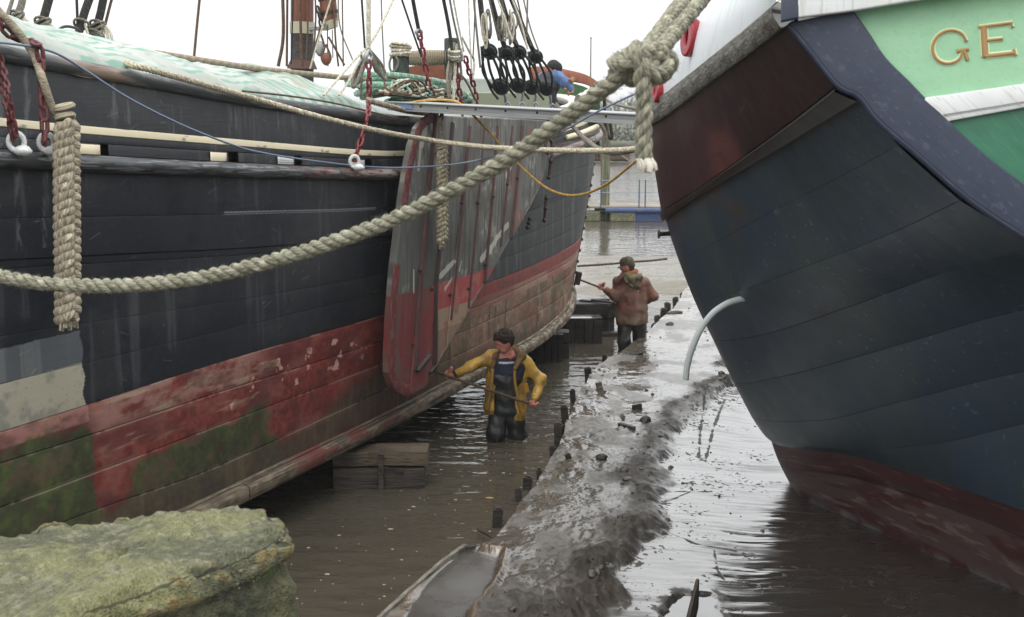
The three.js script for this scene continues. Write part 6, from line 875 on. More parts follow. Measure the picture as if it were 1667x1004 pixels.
{
  const t = thing('timber_block', 'dark block of upright timbers under the barge behind the man in yellow', 'timber block', 'timber blocks carrying the barge'); const a = atY(918, 590, 0);
  for (const [x, w] of [[-0.05, 0.085], [-0.15, 0.09], [-0.25, 0.08], [-0.36, 0.11]]) part(t, 'post', roughBox(w, 0.62, 0.16, a.x + x, 0.12, a.z - 0.1, 0.05, x * 9 + 7, 0.008), darkTimber);
  part(t, 'timber', roughBox(1.1, 0.16, 0.3, a.x - 0.45, 0.33, a.z - 0.42, 0.02, 5), darkTimber); part(t, 'timber', roughBox(1.1, 0.3, 0.3, a.x - 0.45, 0.08, a.z - 0.42, 0.02, 6), darkTimber); rebase(t);
}
{
  const t = thing('timber_block', 'dark squared block with a pale wet top beyond the bow chine', 'timber block', 'timber blocks carrying the barge'); const a = atY(980, 559, 0);
  for (let k = 0; k < 4; k++) part(t, 'timber', roughBox(0.145, 0.72, 0.4, a.x - 0.075 - k * 0.15, 0.04, a.z - 0.2, 0.03, 10 + k, 0.008), darkTimber);
  part(t, 'timber', roughBox(0.8, 0.2, 0.36, a.x - 0.85, 0.27, a.z - 0.22, 0.03, 15), darkTimber);
  part(t, 'wet_top', roughBox(0.63, 0.03, 0.41, a.x - 0.31, 0.405, a.z - 0.2, 0.03, 16, 0.006), plain(0x3a3733, 0.16, { ior: 1.8, clearcoat: 0.6 })); rebase(t);
}
{
  const t = thing('timber_block', 'farthest low stack of dark beams with sticks on top beside the man in red', 'timber block', 'timber blocks carrying the barge'); const a = atY(1003, 545, 0);
  part(t, 'timber', roughBox(0.95, 0.24, 0.5, a.x - 0.44, 0.41, a.z - 0.25, 0.04, 21), darkTimber); part(t, 'timber', roughBox(0.34, 0.34, 0.4, a.x - 0.2, 0.13, a.z - 0.25, 0.04, 22), darkTimber); part(t, 'timber', roughBox(0.34, 0.34, 0.4, a.x - 0.72, 0.13, a.z - 0.25, 0.04, 24), darkTimber); part(t, 'timber', roughBox(0.9, 0.1, 0.16, a.x - 0.3, 0.02, a.z + 0.1, 0.04, 23), wetTimber);
  part(t, 'stake', roughBox(0.05, 0.75, 0.05, a.x - 0.13, 0.15, a.z + 0.03, 0, 4, 0.004), darkTimber);
  part(t, 'stick', beam(V(a.x - 0.4, 0.58, a.z - 0.12), V(a.x - 0.02, 0.55, a.z + 0.02), 0.05, 0.035), wetTimber); part(t, 'stick', beam(V(a.x - 0.6, 0.545, a.z - 0.3), V(a.x - 0.38, 0.545, a.z - 0.2), 0.09, 0.03), wetTimber); part(t, 'stick', beam(V(a.x - 0.42, 0.56, a.z - 0.25), V(a.x - 0.1, 0.56, a.z - 0.25), 0.1, 0.04), wetTimber); rebase(t);
}
{ // stakes along the edge of the mud
  const S = [[809, 828, 858, 15, 'nearest of the mud edge stakes, beside the thin stick'], [844, 797, 816, 12, 'second nearest mud edge stake, grey topped'], [858, 776, 796, 14, 'third nearest mud edge stake, squat and square'], [879, 764, 780, 9, 'low stake right behind the squat square stake'], [901, 727, 755, 10, 'narrow stake just before the tall wedge stakes'], [910, 690, 728, 14, 'tallest flat wedge stake on the mud edge'], [921, 661, 692, 12, 'leaning wedge stake behind the tallest one'], [933, 635, 656, 9, 'small leaning stake beyond the wedge stakes'], [958, 599, 620, 11, 'dark stake opposite the legs of the man in yellow'], [984, 578, 594, 8, 'lone narrow stake standing in shining water'], [1053, 540, 549, 10, 'low stub just right of the man in red'], [1064, 527, 543, 10, 'nearest of the close row of far stakes'], [1071, 514, 529, 9, 'second of the close row of far stakes'], [1079, 502, 517, 9, 'third of the close row of far stakes'], [1087, 493, 506, 9, 'fourth of the close row of far stakes'], [1100, 484, 498, 9, 'broad stake near the end of the far row'], [1111, 477, 486, 7, 'last and smallest stake of the far row']];
  const r = rng(41);
  for (const [u, v0, v1, w, where] of S) {
    const b = atY(u, v1, 0.0), D = -b.z, top = atD(u, v0, D), ww = w / 2000 * D * 1.02, t = thing('stake', 'dark wooden stake, ' + where, 'stake', 'stakes along the mud edge');
    const H = top.y + 0.55, lean = (r() - 0.5) * 0.22, slant = (r() - 0.5) * 0.9, ry = (r() - 0.5) * 0.9, nar = 0.7 + 0.35 * r(), th = ww * (0.5 + 0.4 * r()); const bend = (g) => { const p = g.attributes.position; for (let i = 0; i < p.count; i++) { const y = p.getY(i), k = clamp((y + H / 2) / H, 0, 1.1); p.setX(i, p.getX(i) * mix(nar, 1.05, k) + lean * (y + H / 2 - 0.55)); if (k > 0.8) p.setY(i, y + slant * p.getX(i) * (k - 0.8) * 5 * 0.6 - 0.0); } g.computeVertexNormals(); return g.rotateY(ry).translate(b.x, (top.y - 0.55) / 2, b.z - 0.02); };
    part(t, 'shaft', bend(roughBox(ww, H, th, 0, 0, 0, 0, u * 0.1, 0.01)), darkTimber); part(t, 'split_top', bend(roughBox(ww * 0.7, 0.02, th * 0.6, 0, H / 2 + 0.002, 0, 0, u * 0.2, 0.006)), wetTimber); rebase(t);
  }
}
{ // thin edge board of the small pool, with a stub stake at its head
  const t = thing('edge_board', 'thin curved board edging the small pool at the mud bank foot', 'board'); const pts = [[600, 1022], [640, 984], [680, 948], [720, 914], [757, 887]].map(([u, v]) => atY(u, v, 0.23)), c = cat(pts);
  part(t, 'board', gridGeo(40, 5, (u, v) => { const p = c.getPoint(u), k = [[-0.018, -0.4], [-0.018, 0], [-0.012, 0.012], [0.012, 0.012], [0.018, 0], [0.018, -0.4]][Math.round(v * 5)], tn = c.getTangent(u); return V(p.x - tn.z * k[0], p.y + k[1] + 0.012 * (fbm(u * 14, 3, 3) - 0.5), p.z + tn.x * k[0]); }, (u, v) => [u * 3, v * 0.4]), greyWood);
  part(t, 'peg', roughBox(0.09, 0.3, 0.07, atY(765, 893, 0.2).x, 0.09, atY(765, 893, 0.2).z, 0.3, 3, 0.01), darkTimber); rebase(t);
  const s = thing('edge_board', 'narrow board end standing in the bright puddle at the bottom of the picture', 'board'); const a = atY(1135, 957, 0.12), b = atY(1117, 1030, 0.12); part(s, 'board', beam(a, b, 0.03, 0.14, 0.004), wetTimber); part(s, 'cap', beam(a.clone().add(V(0.002, 0.073, 0)), b.clone().add(V(0.002, 0.073, 0)), 0.02, 0.012, 0.002), brownTimber); rebase(s);
}
line('stick', 'thin bare stick poking from the mud edge into the water', 'stick', cat([atY(778, 862, 0.05), atY(792, 869, 0.1), atY(802, 875, 0.16)]), 0.012, wetTimber);
{ // pale hose out of the hull, hanging free
  const t = thing('hose', 'pale curved discharge hose sticking out of the dark hull above the mud', 'hose');
  const m = plain(0xb2bab8, 0.4), pts = [[1226, 484, 9.35], [1205, 487, 9.3], [1183, 494, 9.27], [1160, 510, 9.26], [1141, 535, 9.27], [1127, 566, 9.29], [1119, 594, 9.32], [1116, 617, 9.34]];
  const c = P(pts), path = c.getPoints(60); part(t, 'hose_wall', sweep(path, 0.0245, 14), m); const e = path[60], d = e.clone().sub(path[59]).normalize(); const k = new THREE.TorusGeometry(0.024, 0.004, 6, 18); k.applyQuaternion(new THREE.Quaternion().setFromUnitVectors(V(0, 0, 1), d)); k.translate(e.x, e.y, e.z); part(t, 'cut_end', k, m); rebase(t);
}
{ // quay stone in the foreground
  const Y = 2.2, out = [[-260, 870], [-60, 862], [60, 848], [180, 840], [300, 835], [390, 830], [440, 834], [466, 846], [472, 862], [440, 884], [390, 908], [320, 936], [230, 966], [120, 1001], [-60, 1060], [-300, 1130]].map(([u, v]) => atY(u, v, Y));
  const c = new THREE.CatmullRomCurve3(out, true, 'catmullrom', 0.35), N = 420, ring = c.getSpacedPoints(N), ctr = out.reduce((a, p) => a.add(p), V(0, 0, 0)).multiplyScalar(1 / out.length);
  const rows = []; for (let i = 0; i <= 46; i++) rows.push([i / 46, 0, 0]); // top
  rows.push([1.004, -0.02, 0], [1.008, -0.04, 0], [1.008, -0.06, 0], [1.004, -0.08, 0], [0.998, -0.1, 1], [0.985, -0.115, 1], [0.975, -0.13, 1]);
  for (let i = 1; i <= 60; i++) rows.push([0.975 + 0.16 * i / 60, -0.13 - i * 0.0195 * (1 + i * 0.016), 1]);
  let col0 = 1; const pos = [], col = [], uv = [], idx = [];
  rows.forEach(([k, dy, side], j) => { for (let i = 0; i <= N; i++) {
    const q = ring[i % N], kk = Math.min(k, 1), p = ctr.clone().lerp(q, kk), dir = q.clone().sub(ctr).setY(0).normalize(); if (k > 1) p.addScaledVector(dir, (k - 1) * 1.2); if (side) p.addScaledVector(dir, (k - 1) * 0.5);
    const x = p.x * 3, y = (Y + dy) * 3, z = p.z * 3, edge = sstep(0.80, 1.0, k);
    const big = fbm3(x, y, z, 3) - 0.5, med = fbm3(x * 4 + 9, y * 4, z * 4, 3) - 0.5, sm = fbm3(x * 12, y * 12 + 5, z * 12, 3) - 0.5;
    const rough = side ? 0.06 : 0.02 + 0.085 * edge; p.y += dy + (side ? 0 : 0.045 * big + rough * med * 0.9 + (0.018 + 0.022 * edge) * sm + 0.02 * Math.sin(q.x * 4) * (1 - edge * 0.4)); p.addScaledVector(dir, (0.05 * big + (0.3 * rough + 0.02) * med * 2 + 0.02 * sm) * (j > 30 ? sstep(0.6, 1, k) : 0)); if (edge > 0 && !side) p.y -= 0.022 * edge * edge * (0.5 + 1.4 * fbm3(x * 2, 5, z * 2, 2));
    pos.push(p.x, p.y, p.z); col0 = 0.84; if (j > 44) uv.push(i / N * 8.4, p.y * 2.2 + k * 0.5); else uv.push(p.x * 2.2, p.z * 2.2);
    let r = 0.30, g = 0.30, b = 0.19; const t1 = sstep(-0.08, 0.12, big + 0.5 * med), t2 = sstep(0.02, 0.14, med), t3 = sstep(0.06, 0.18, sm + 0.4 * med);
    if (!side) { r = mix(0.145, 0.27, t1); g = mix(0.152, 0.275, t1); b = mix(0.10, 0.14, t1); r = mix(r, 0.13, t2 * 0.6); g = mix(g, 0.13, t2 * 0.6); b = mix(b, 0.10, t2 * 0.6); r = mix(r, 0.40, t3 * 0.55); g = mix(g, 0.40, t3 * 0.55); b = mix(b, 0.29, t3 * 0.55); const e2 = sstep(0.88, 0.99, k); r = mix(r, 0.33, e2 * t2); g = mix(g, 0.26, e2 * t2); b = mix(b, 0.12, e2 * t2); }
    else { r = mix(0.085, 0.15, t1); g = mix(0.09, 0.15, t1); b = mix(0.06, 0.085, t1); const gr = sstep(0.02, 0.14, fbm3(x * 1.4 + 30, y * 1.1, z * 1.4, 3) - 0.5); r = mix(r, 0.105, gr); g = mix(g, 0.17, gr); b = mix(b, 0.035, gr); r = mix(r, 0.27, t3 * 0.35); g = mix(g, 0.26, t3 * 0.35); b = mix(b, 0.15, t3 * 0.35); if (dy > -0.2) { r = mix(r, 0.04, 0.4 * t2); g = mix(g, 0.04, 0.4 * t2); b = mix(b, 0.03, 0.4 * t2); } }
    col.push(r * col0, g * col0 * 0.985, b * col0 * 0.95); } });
  for (let j = 0; j < rows.length - 1; j++) for (let i = 0; i < N; i++) { const a = j * (N + 1) + i, b2 = a + N + 1; idx.push(a, a + 1, b2, a + 1, b2 + 1, b2); }
  const g = new THREE.BufferGeometry(); g.setAttribute('position', new THREE.Float32BufferAttribute(pos, 3)); g.setAttribute('uv', new THREE.Float32BufferAttribute(uv, 2)); g.setAttribute('color', new THREE.Float32BufferAttribute(col, 3)); g.setIndex(idx); g.computeVertexNormals();
  const st = paintTex(512, 512, (u, v, o) => { const n = fbm(u * 30, v * 30, 4), f = vn(u * 200, v * 200), s = fbm(u * 90, v * 90, 3); const k = 222 + 60 * (n - 0.5) + 40 * (f - 0.5); o[0] = k; o[1] = k; o[2] = k - 4; if (s > 0.66) lerpC(o, 150, 148, 120, 0.6); o[3] = 0.95; o[4] = 0.5 * n + 0.5 * s; });
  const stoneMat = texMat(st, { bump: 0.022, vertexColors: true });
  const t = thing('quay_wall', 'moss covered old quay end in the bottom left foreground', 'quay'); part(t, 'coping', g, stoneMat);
  const peb = [], rr = rng(77); for (let k = 0; k < 420; k++) { const i = Math.floor(rr() * N * 0.42 + N * 0.36), q = ring[i % N], s = 0.004 + 0.009 * rr() * rr(), e = new THREE.IcosahedronGeometry(s, 1); const dir = q.clone().sub(ctr).setY(0).normalize(); e.scale(1, 0.7, 1.1); e.translate(q.x - dir.x * 0.03 * rr(), Y - 0.02 - 0.10 * rr(), q.z - dir.z * 0.02); peb.push(e); }
  const pm = part(t, 'pebbles', mergeGeometries(peb), plain(0x6c664c, 0.95)); pm.userData.kind = 'stuff';
  rebase(t);
}
{ // bits lying on the mud
  const r = rng(61);
  const lump = (w, h, d, k) => { const g0 = new THREE.IcosahedronGeometry(0.5, 4), p = g0.attributes.position; for (let i = 0; i < p.count; i++) { const q = 0.7 + 0.7 * fbm3(p.getX(i) * 5 + k, p.getY(i) * 5, p.getZ(i) * 5, 4); p.setXYZ(i, p.getX(i) * w * q * 1.2, p.getY(i) * h * q * 1.1, p.getZ(i) * d * q * 1.2); } const g = mergeVertices(g0.deleteAttribute('uv').deleteAttribute('normal'), 1e-4); g.computeVertexNormals(); return g; };
  const chunk = (name, label, cat_, u, v, w, h, d, ry, rz, m) => { const p = atY(u, v, 0.2), y = mudY(p.x, -p.z), g = name === 'wood_fragment' ? roughBox(w, h, d, 0, 0, 0, 0, u * 0.3, Math.min(w, h, d) * 0.35) : lump(w, h, d, u); g.rotateZ(rz); g.rotateY(ry); g.translate(p.x, y + h * (name === 'wood_fragment' ? 0.2 : 0.1), p.z); tag(part(scene, name, g, m), label, cat_, name === 'wood_fragment' ? 'broken wood on the mud' : 'clods on the mud'); };
  chunk('wood_fragment', 'pale squared wood stub standing upright in the mud', 'driftwood', 976, 640, 0.08, 0.17, 0.05, 0.4, 0.25, greyWood);
  chunk('wood_fragment', 'dark upright broken wood piece in the middle of the mud', 'driftwood', 1037, 669, 0.13, 0.09, 0.04, 0.2, 0.15, darkTimber);
  chunk('wood_fragment', 'long flat dark wood piece left of the clod ridge', 'driftwood', 1020, 700, 0.05, 0.04, 0.26, 0.7, 0.1, wetTimber);
  chunk('wood_fragment', 'little dark horn shaped wood piece near the wedge stakes', 'driftwood', 925, 752, 0.05, 0.09, 0.04, 0.6, 0.5, darkTimber);
  chunk('wood_fragment', 'leaning thin grey slate sliver by the squat stakes', 'driftwood', 907, 776, 0.03, 0.13, 0.09, 0.5, -0.5, greyWood);
  chunk('wood_fragment', 'flat dark plank end half sunk by the far hose end', 'driftwood', 1036, 579, 0.2, 0.03, 0.1, 0.3, 0.1, darkTimber);
  chunk('mud_clod', 'small dark clod right of the horn shaped wood', 'clod', 979, 753, 0.1, 0.07, 0.09, 0.2, 0.2, wetTimber);
  chunk('mud_clod', 'brownish clod above the long flat wood piece', 'clod', 1050, 690, 0.12, 0.08, 0.1, 0.9, 0.2, wetTimber);
  chunk('mud_clod', 'dark clod on the far pale mud below the far stakes', 'clod', 1090, 532, 0.12, 0.06, 0.1, 0.9, 0.2, darkTimber);
  chunk('mud_clod', 'blackish clod by the end of the close row of stakes', 'clod', 1098, 512, 0.25, 0.08, 0.12, 0.3, 0.1, darkTimber);
  // countless small clods
  const G = [0, 1, 2].map((k) => { const g = new THREE.IcosahedronGeometry(1, 2), p = g.attributes.position; for (let i = 0; i < p.count; i++) { const q = 0.6 + 0.8 * fbm3(p.getX(i) * 1.8 + k * 9, p.getY(i) * 1.8, p.getZ(i) * 1.8, 3); p.setXYZ(i, p.getX(i) * q, p.getY(i) * q * 0.6, p.getZ(i) * q); } const m = mergeVertices(g, 1e-3); m.computeVertexNormals(); return m; });
  const cm = plain(0x3b352f, 0.5, { ior: 1.6 }), list = [];
  for (let k = 0; k < 3600; k++) { const D = 8.2 + 14 * r() ** 1.2, X = bankEdge(D) + 0.1 + r() * Math.min(4, hullX(D) - bankEdge(D) - 0.4), q = mudInfo(X, D); const pr = q.band * 0.5 + q.near * 0.25 + 0.05 * sstep(0.5, 0.62, fbm(X * 2, D * 1.6, 3)) + (D > 15 ? 0.09 : 0) * sstep(0.45, 0.6, fbm(X * 2.6 + 9, D * 1.8, 3)) + q.wet * 0.25 * sstep(0.55, 0, q.r); if (r() < pr && q.p1 > 0.05 && q.p2 > 0.05) list.push([X, D, (0.005 + 0.022 * r() ** 3) * (1 + q.band * 0.8)]); }
  G.forEach((g, k) => { const L = list.filter((_, i) => i % 3 === k), im = new THREE.InstancedMesh(g, cm, L.length), m = new THREE.Matrix4(); L.forEach(([X, D, s], i) => { m.compose(V(X, mudY(X, D) + s * 0.1, -D), new THREE.Quaternion().setFromEuler(new THREE.Euler(r() * 0.6, r() * 6, r() * 0.6)), V(s, s * (0.5 + r() * 0.6), s * (0.7 + r() * 0.6))); im.setMatrixAt(i, m); }); im.name = ['mud_clods', 'mud_crumbs', 'mud_lumps'][k]; im.castShadow = im.receiveShadow = true; tag(im, ['scattered dark clods turned up along the mud bank ridge', 'scattered dark crumbs of mud over the bank', 'scattered dark lumps of mud about the ridge'][k], 'mud', null, 'stuff'); scene.add(im); });
  // foam flecks and scum on the water
  const fl = []; for (let k = 0; k < 130; k++) { const D = 8.4 + 8 * r() ** 1.3, X = mix(-1.9 + (D - 10) * 0.33, bankEdge(D) - 0.12, r()); if (X > bankEdge(D) - 0.1) continue; const s = 0.004 + 0.012 * r() ** 4, n = 7, sh = new THREE.Shape(); for (let i = 0; i < n; i++) { const a = i / n * 6.283, q = s * (0.6 + 0.7 * r()); i ? sh.lineTo(Math.cos(a) * q * 1.6, Math.sin(a) * q) : sh.moveTo(q * 1.6, 0); } const g = new THREE.ExtrudeGeometry(sh, { depth: 0.003, bevelEnabled: false }); g.rotateX(-Math.PI / 2); g.translate(X, 0.001, -D); fl.push(g); }
  tag(part(scene, 'foam_flecks', mergeGeometries(fl), plain(0xb4ab98, 0.8)), 'pale foam flecks floating on the muddy water', 'foam', null, 'stuff');
  const leaf = new THREE.SphereGeometry(1, 10, 6).scale(0.045, 0.006, 0.022); const lp = atY(797, 810, 0.004); leaf.translate(lp.x, lp.y, lp.z); tag(part(scene, 'floating_leaf', leaf, plain(0xa98a48, 0.7)), 'yellow leaf floating left of the squat stakes', 'leaf');
}
line('floating_pole', 'long thin pole lying across the tidal flat behind the capped man', 'pole', cat([[940, 433, 23.5], [985, 430, 23.7], [1030, 426, 24], [1060, 424, 24.1], [1086, 421, 24.2]].map((p) => atD(...p))), 0.022, brownTimber);
// ---------------------------------------------------------------- people: smooth-joined skeletons meshed on a grid
function surfaceNets(f, lo, hi, cell) {
  const n = [0, 1, 2].map((k) => Math.ceil((hi.getComponent(k) - lo.getComponent(k)) / cell) + 1), [nx, ny, nz] = n, F = new Float32Array(nx * ny * nz), p = V(0, 0, 0);
  for (let k = 0, i = 0; k < nz; k++) for (let j = 0; j < ny; j++) for (let q = 0; q < nx; q++, i++) { p.set(lo.x + q * cell, lo.y + j * cell, lo.z + k * cell); F[i] = f(p); }
  const vid = new Int32Array(nx * ny * nz).fill(-1), pos = [], idx = [], sx = 1, sy = nx, sz = nx * ny, C = [0, sx, sy, sx + sy, sz, sz + sx, sz + sy, sz + sx + sy], E = [[0, 1], [0, 2], [0, 4], [1, 3], [1, 5], [2, 3], [2, 6], [3, 7], [4, 5], [4, 6], [5, 7], [6, 7]];
  for (let k = 0; k < nz - 1; k++) for (let j = 0; j < ny - 1; j++) for (let q = 0; q < nx - 1; q++) {
    const i = q + j * sy + k * sz; let m = 0; for (let c = 0; c < 8; c++) if (F[i + C[c]] < 0) m |= 1 << c; if (m === 0 || m === 255) continue;
    let x = 0, y = 0, z = 0, ct = 0; for (const [a, b] of E) { const fa = F[i + C[a]], fb = F[i + C[b]]; if (fa < 0 === fb < 0) continue; const t = fa / (fa - fb); x += (a & 1) + t * ((b & 1) - (a & 1)); y += (a >> 1 & 1) + t * ((b >> 1 & 1) - (a >> 1 & 1)); z += (a >> 2) + t * ((b >> 2) - (a >> 2)); ct++; }
    vid[i] = pos.length / 3; pos.push(lo.x + (q + x / ct) * cell, lo.y + (j + y / ct) * cell, lo.z + (k + z / ct) * cell);
  }
  for (let k = 1; k < nz - 1; k++) for (let j = 1; j < ny - 1; j++) for (let q = 1; q < nx - 1; q++) {
    const i = q + j * sy + k * sz, a = F[i] < 0; for (const [d, u, v] of [[sx, sy, sz], [sy, sz, sx], [sz, sx, sy]]) { if (a === F[i + d] < 0) continue; const A = vid[i], B = vid[i - u], Cc = vid[i - u - v], Dd = vid[i - v]; if (A < 0 || B < 0 || Cc < 0 || Dd < 0) continue; a ? idx.push(A, B, Cc, A, Cc, Dd) : idx.push(A, Cc, B, A, Dd, Cc); }
  }
  const g = new THREE.BufferGeometry(); g.setAttribute('position', new THREE.Float32BufferAttribute(pos, 3)); g.setIndex(idx); g.computeVertexNormals(); return g;
}
const cap = (a, b, ra, rb = ra, sx = 1) => ({ a, b, ra, rb, ab: b.clone().sub(a), l2: Math.max(1e-9, b.distanceToSquared(a)) });
const capD = (c, p) => { const x = p.x - c.a.x, y = p.y - c.a.y, z = p.z - c.a.z, t = clamp((x * c.ab.x + y * c.ab.y + z * c.ab.z) / c.l2, 0, 1); return Math.hypot(x - c.ab.x * t, y - c.ab.y * t, z - c.ab.z * t) - mix(c.ra, c.rb, t); };
const smin = (a, b, k) => { const h = Math.max(k - Math.abs(a - b), 0) / k; return Math.min(a, b) - h * h * k * 0.25; };
const blend = (caps, k) => (p) => { let d = 1e3; for (const c of caps) d = smin(d, capD(c, p), k); return d; };
function boundsOf(caps, pad) { const b = new THREE.Box3(); for (const c of caps) { const r = Math.max(c.ra, c.rb) + pad; b.expandByPoint(c.a.clone().addScalar(r)); b.expandByPoint(c.a.clone().addScalar(-r)); b.expandByPoint(c.b.clone().addScalar(r)); b.expandByPoint(c.b.clone().addScalar(-r)); } return b; }
function mesh(caps, k, cell, f) { const b = boundsOf(caps, 0.03 + cell * 2), g0 = blend(caps, k); return surfaceNets(f ? (p) => f(p, g0(p)) : g0, b.min, b.max, cell); }
function colour(g, f) { const p = g.attributes.position, n = g.attributes.normal, c = [], o = new THREE.Color(), q = V(0, 0, 0), m = V(0, 0, 0); for (let i = 0; i < p.count; i++) { q.fromBufferAttribute(p, i); m.fromBufferAttribute(n, i); f(q, m, o); c.push(o.r, o.g, o.b); } g.setAttribute('color', new THREE.Float32BufferAttribute(c, 3)); return g; }
const S255 = (o, r, g, b) => o.setRGB(r / 255, g / 255, b / 255, THREE.SRGBColorSpace), mixS = (o, r, g, b, t) => o.lerp(new THREE.Color().setRGB(r / 255, g / 255, b / 255, THREE.SRGBColorSpace), t);
const vc = (roughness, more = {}) => new THREE.MeshPhysicalMaterial({ color: 0xffffff, vertexColors: true, roughness, ...more });
function frame(o, fwd, up) { const z = fwd.clone().normalize(), x = up.clone().cross(z).normalize(), y = z.clone().cross(x); return new THREE.Matrix4().makeBasis(x, y, z).setPosition(o); }
function headGeo(M) { // local: z towards the face, y up, centre of the skull at the origin; 0.23 m from chin to crown
  const L = (x, y, z) => V(x, y, z), inv = M.clone().invert();
  const c = [cap(L(0, 0.03, -0.028), L(0, 0.035, 0.02), 0.082, 0.08), cap(L(0, -0.05, 0.03), L(0, -0.075, 0.055), 0.055, 0.04), cap(L(-0.035, -0.04, 0.01), L(-0.02, -0.08, 0.05), 0.036, 0.026), cap(L(0.035, -0.04, 0.01), L(0.02, -0.08, 0.05), 0.036, 0.026), cap(L(0, -0.02, 0.055), L(0, 0.0, 0.055), 0.045)];
  const d = [cap(L(0, 0.012, 0.093), L(0, -0.022, 0.112), 0.009, 0.014), cap(L(-0.012, -0.026, 0.1), L(0.012, -0.026, 0.1), 0.01), cap(L(-0.036, 0.022, 0.088), L(-0.01, 0.02, 0.095), 0.009), cap(L(0.036, 0.022, 0.088), L(0.01, 0.02, 0.095), 0.009), cap(L(-0.018, -0.054, 0.088), L(0.018, -0.054, 0.088), 0.009), cap(L(-0.015, -0.064, 0.088), L(0.015, -0.064, 0.088), 0.008), cap(L(0, -0.09, 0.078), L(0, -0.088, 0.078), 0.02), cap(L(-0.084, 0.012, -0.008), L(-0.083, -0.028, 0.0), 0.017, 0.012), cap(L(0.084, 0.012, -0.008), L(0.083, -0.028, 0.0), 0.017, 0.012)];
  const sock = [cap(L(-0.032, 0.006, 0.1), L(-0.03, 0.006, 0.1), 0.014), cap(L(0.032, 0.006, 0.1), L(0.03, 0.006, 0.1), 0.014)];
  const fc = blend(c, 0.05), fd = blend(d, 0.012);
  const g = surfaceNets((p) => { let q = smin(fc(p), fd(p), 0.012); for (const s of sock) q = Math.max(q, -(capD(s, p) + 0.002)); return q; }, V(-0.13, -0.14, -0.14), V(0.13, 0.14, 0.15), 0.0065);
  return g.applyMatrix4(M);
}
function handGeo(grip, axis, toWrist, side = 1) { // closed round a pole: four fingers over it, the thumb against them
  const y = toWrist.clone().addScaledVector(axis, -toWrist.dot(axis)).normalize(), x = axis.clone().normalize(), M = new THREE.Matrix4().makeBasis(x, y, x.clone().cross(y)).setPosition(grip);
  const c = []; const R = 0.026;
  c.push(cap(V(-0.026, 0.05, -0.02), V(-0.03, 0.02, -0.03), 0.017, 0.016), cap(V(0.0, 0.055, -0.018), V(-0.008, 0.02, -0.031), 0.018, 0.017), cap(V(0.024, 0.05, -0.018), V(0.014, 0.02, -0.03), 0.017, 0.016), cap(V(0.03, 0.045, -0.016), V(0.034, 0.018, -0.027), 0.014, 0.014), cap(V(0, 0.095, -0.005), V(0, 0.055, -0.016), 0.024, 0.022));
  [[-0.032, 1, 0.0098], [-0.010, 1.12, 0.0102], [0.012, 1.05, 0.0098], [0.033, 0.85, 0.0085]].forEach(([px, len, r]) => { let prev = null; const n = 5; for (let i = 0; i <= n; i++) { const a = 2.0 + (i / n) * 3.5 * len, q = V(px, Math.cos(a - Math.PI / 2 + 0.35) * R * 0.98 + 0.0, -Math.sin(a - Math.PI / 2 + 0.35) * R); if (prev) c.push(cap(prev, q, r * (1.04 - 0.05 * i), r * (1 - 0.05 * i))); prev = q; } });
  c.push(cap(V(-0.03 * side, 0.05, -0.012), V(-0.046 * side, 0.022, 0.012), 0.014, 0.0125), cap(V(-0.046 * side, 0.022, 0.012), V(-0.034 * side, -0.002, 0.028), 0.0125, 0.0115), cap(V(-0.034 * side, -0.002, 0.028), V(-0.012 * side, -0.016, 0.03), 0.0115, 0.0095));
  return mesh(c, 0.007, 0.0042).applyMatrix4(M);
}
const skin = (o, q) => { const n = fbm3(q.x * 30, q.y * 30, q.z * 30, 3); S255(o, 186, 128, 108); mixS(o, 160, 84, 74, sstep(0.45, 0.7, n) * 0.6); };
const clothTex = paintTex(256, 256, (u, v, o) => { const n = fbm(u * 12, v * 12, 5); o[0] = o[1] = o[2] = 230; o[3] = 0.7; o[4] = n; });
function fold(p, k = 1) { return 0.010 * k * (fbm3(p.x * 11, p.y * 5 + 3, p.z * 11, 3) - 0.5) * 2 + 0.012 * k * Math.abs(fbm3(p.x * 17, p.y * 12 + 7, p.z * 17, 2) - 0.5) + 0.004 * k * Math.sin(p.y * 34 + 9 * fbm3(p.x * 5, p.y * 3, p.z * 5, 2)); }
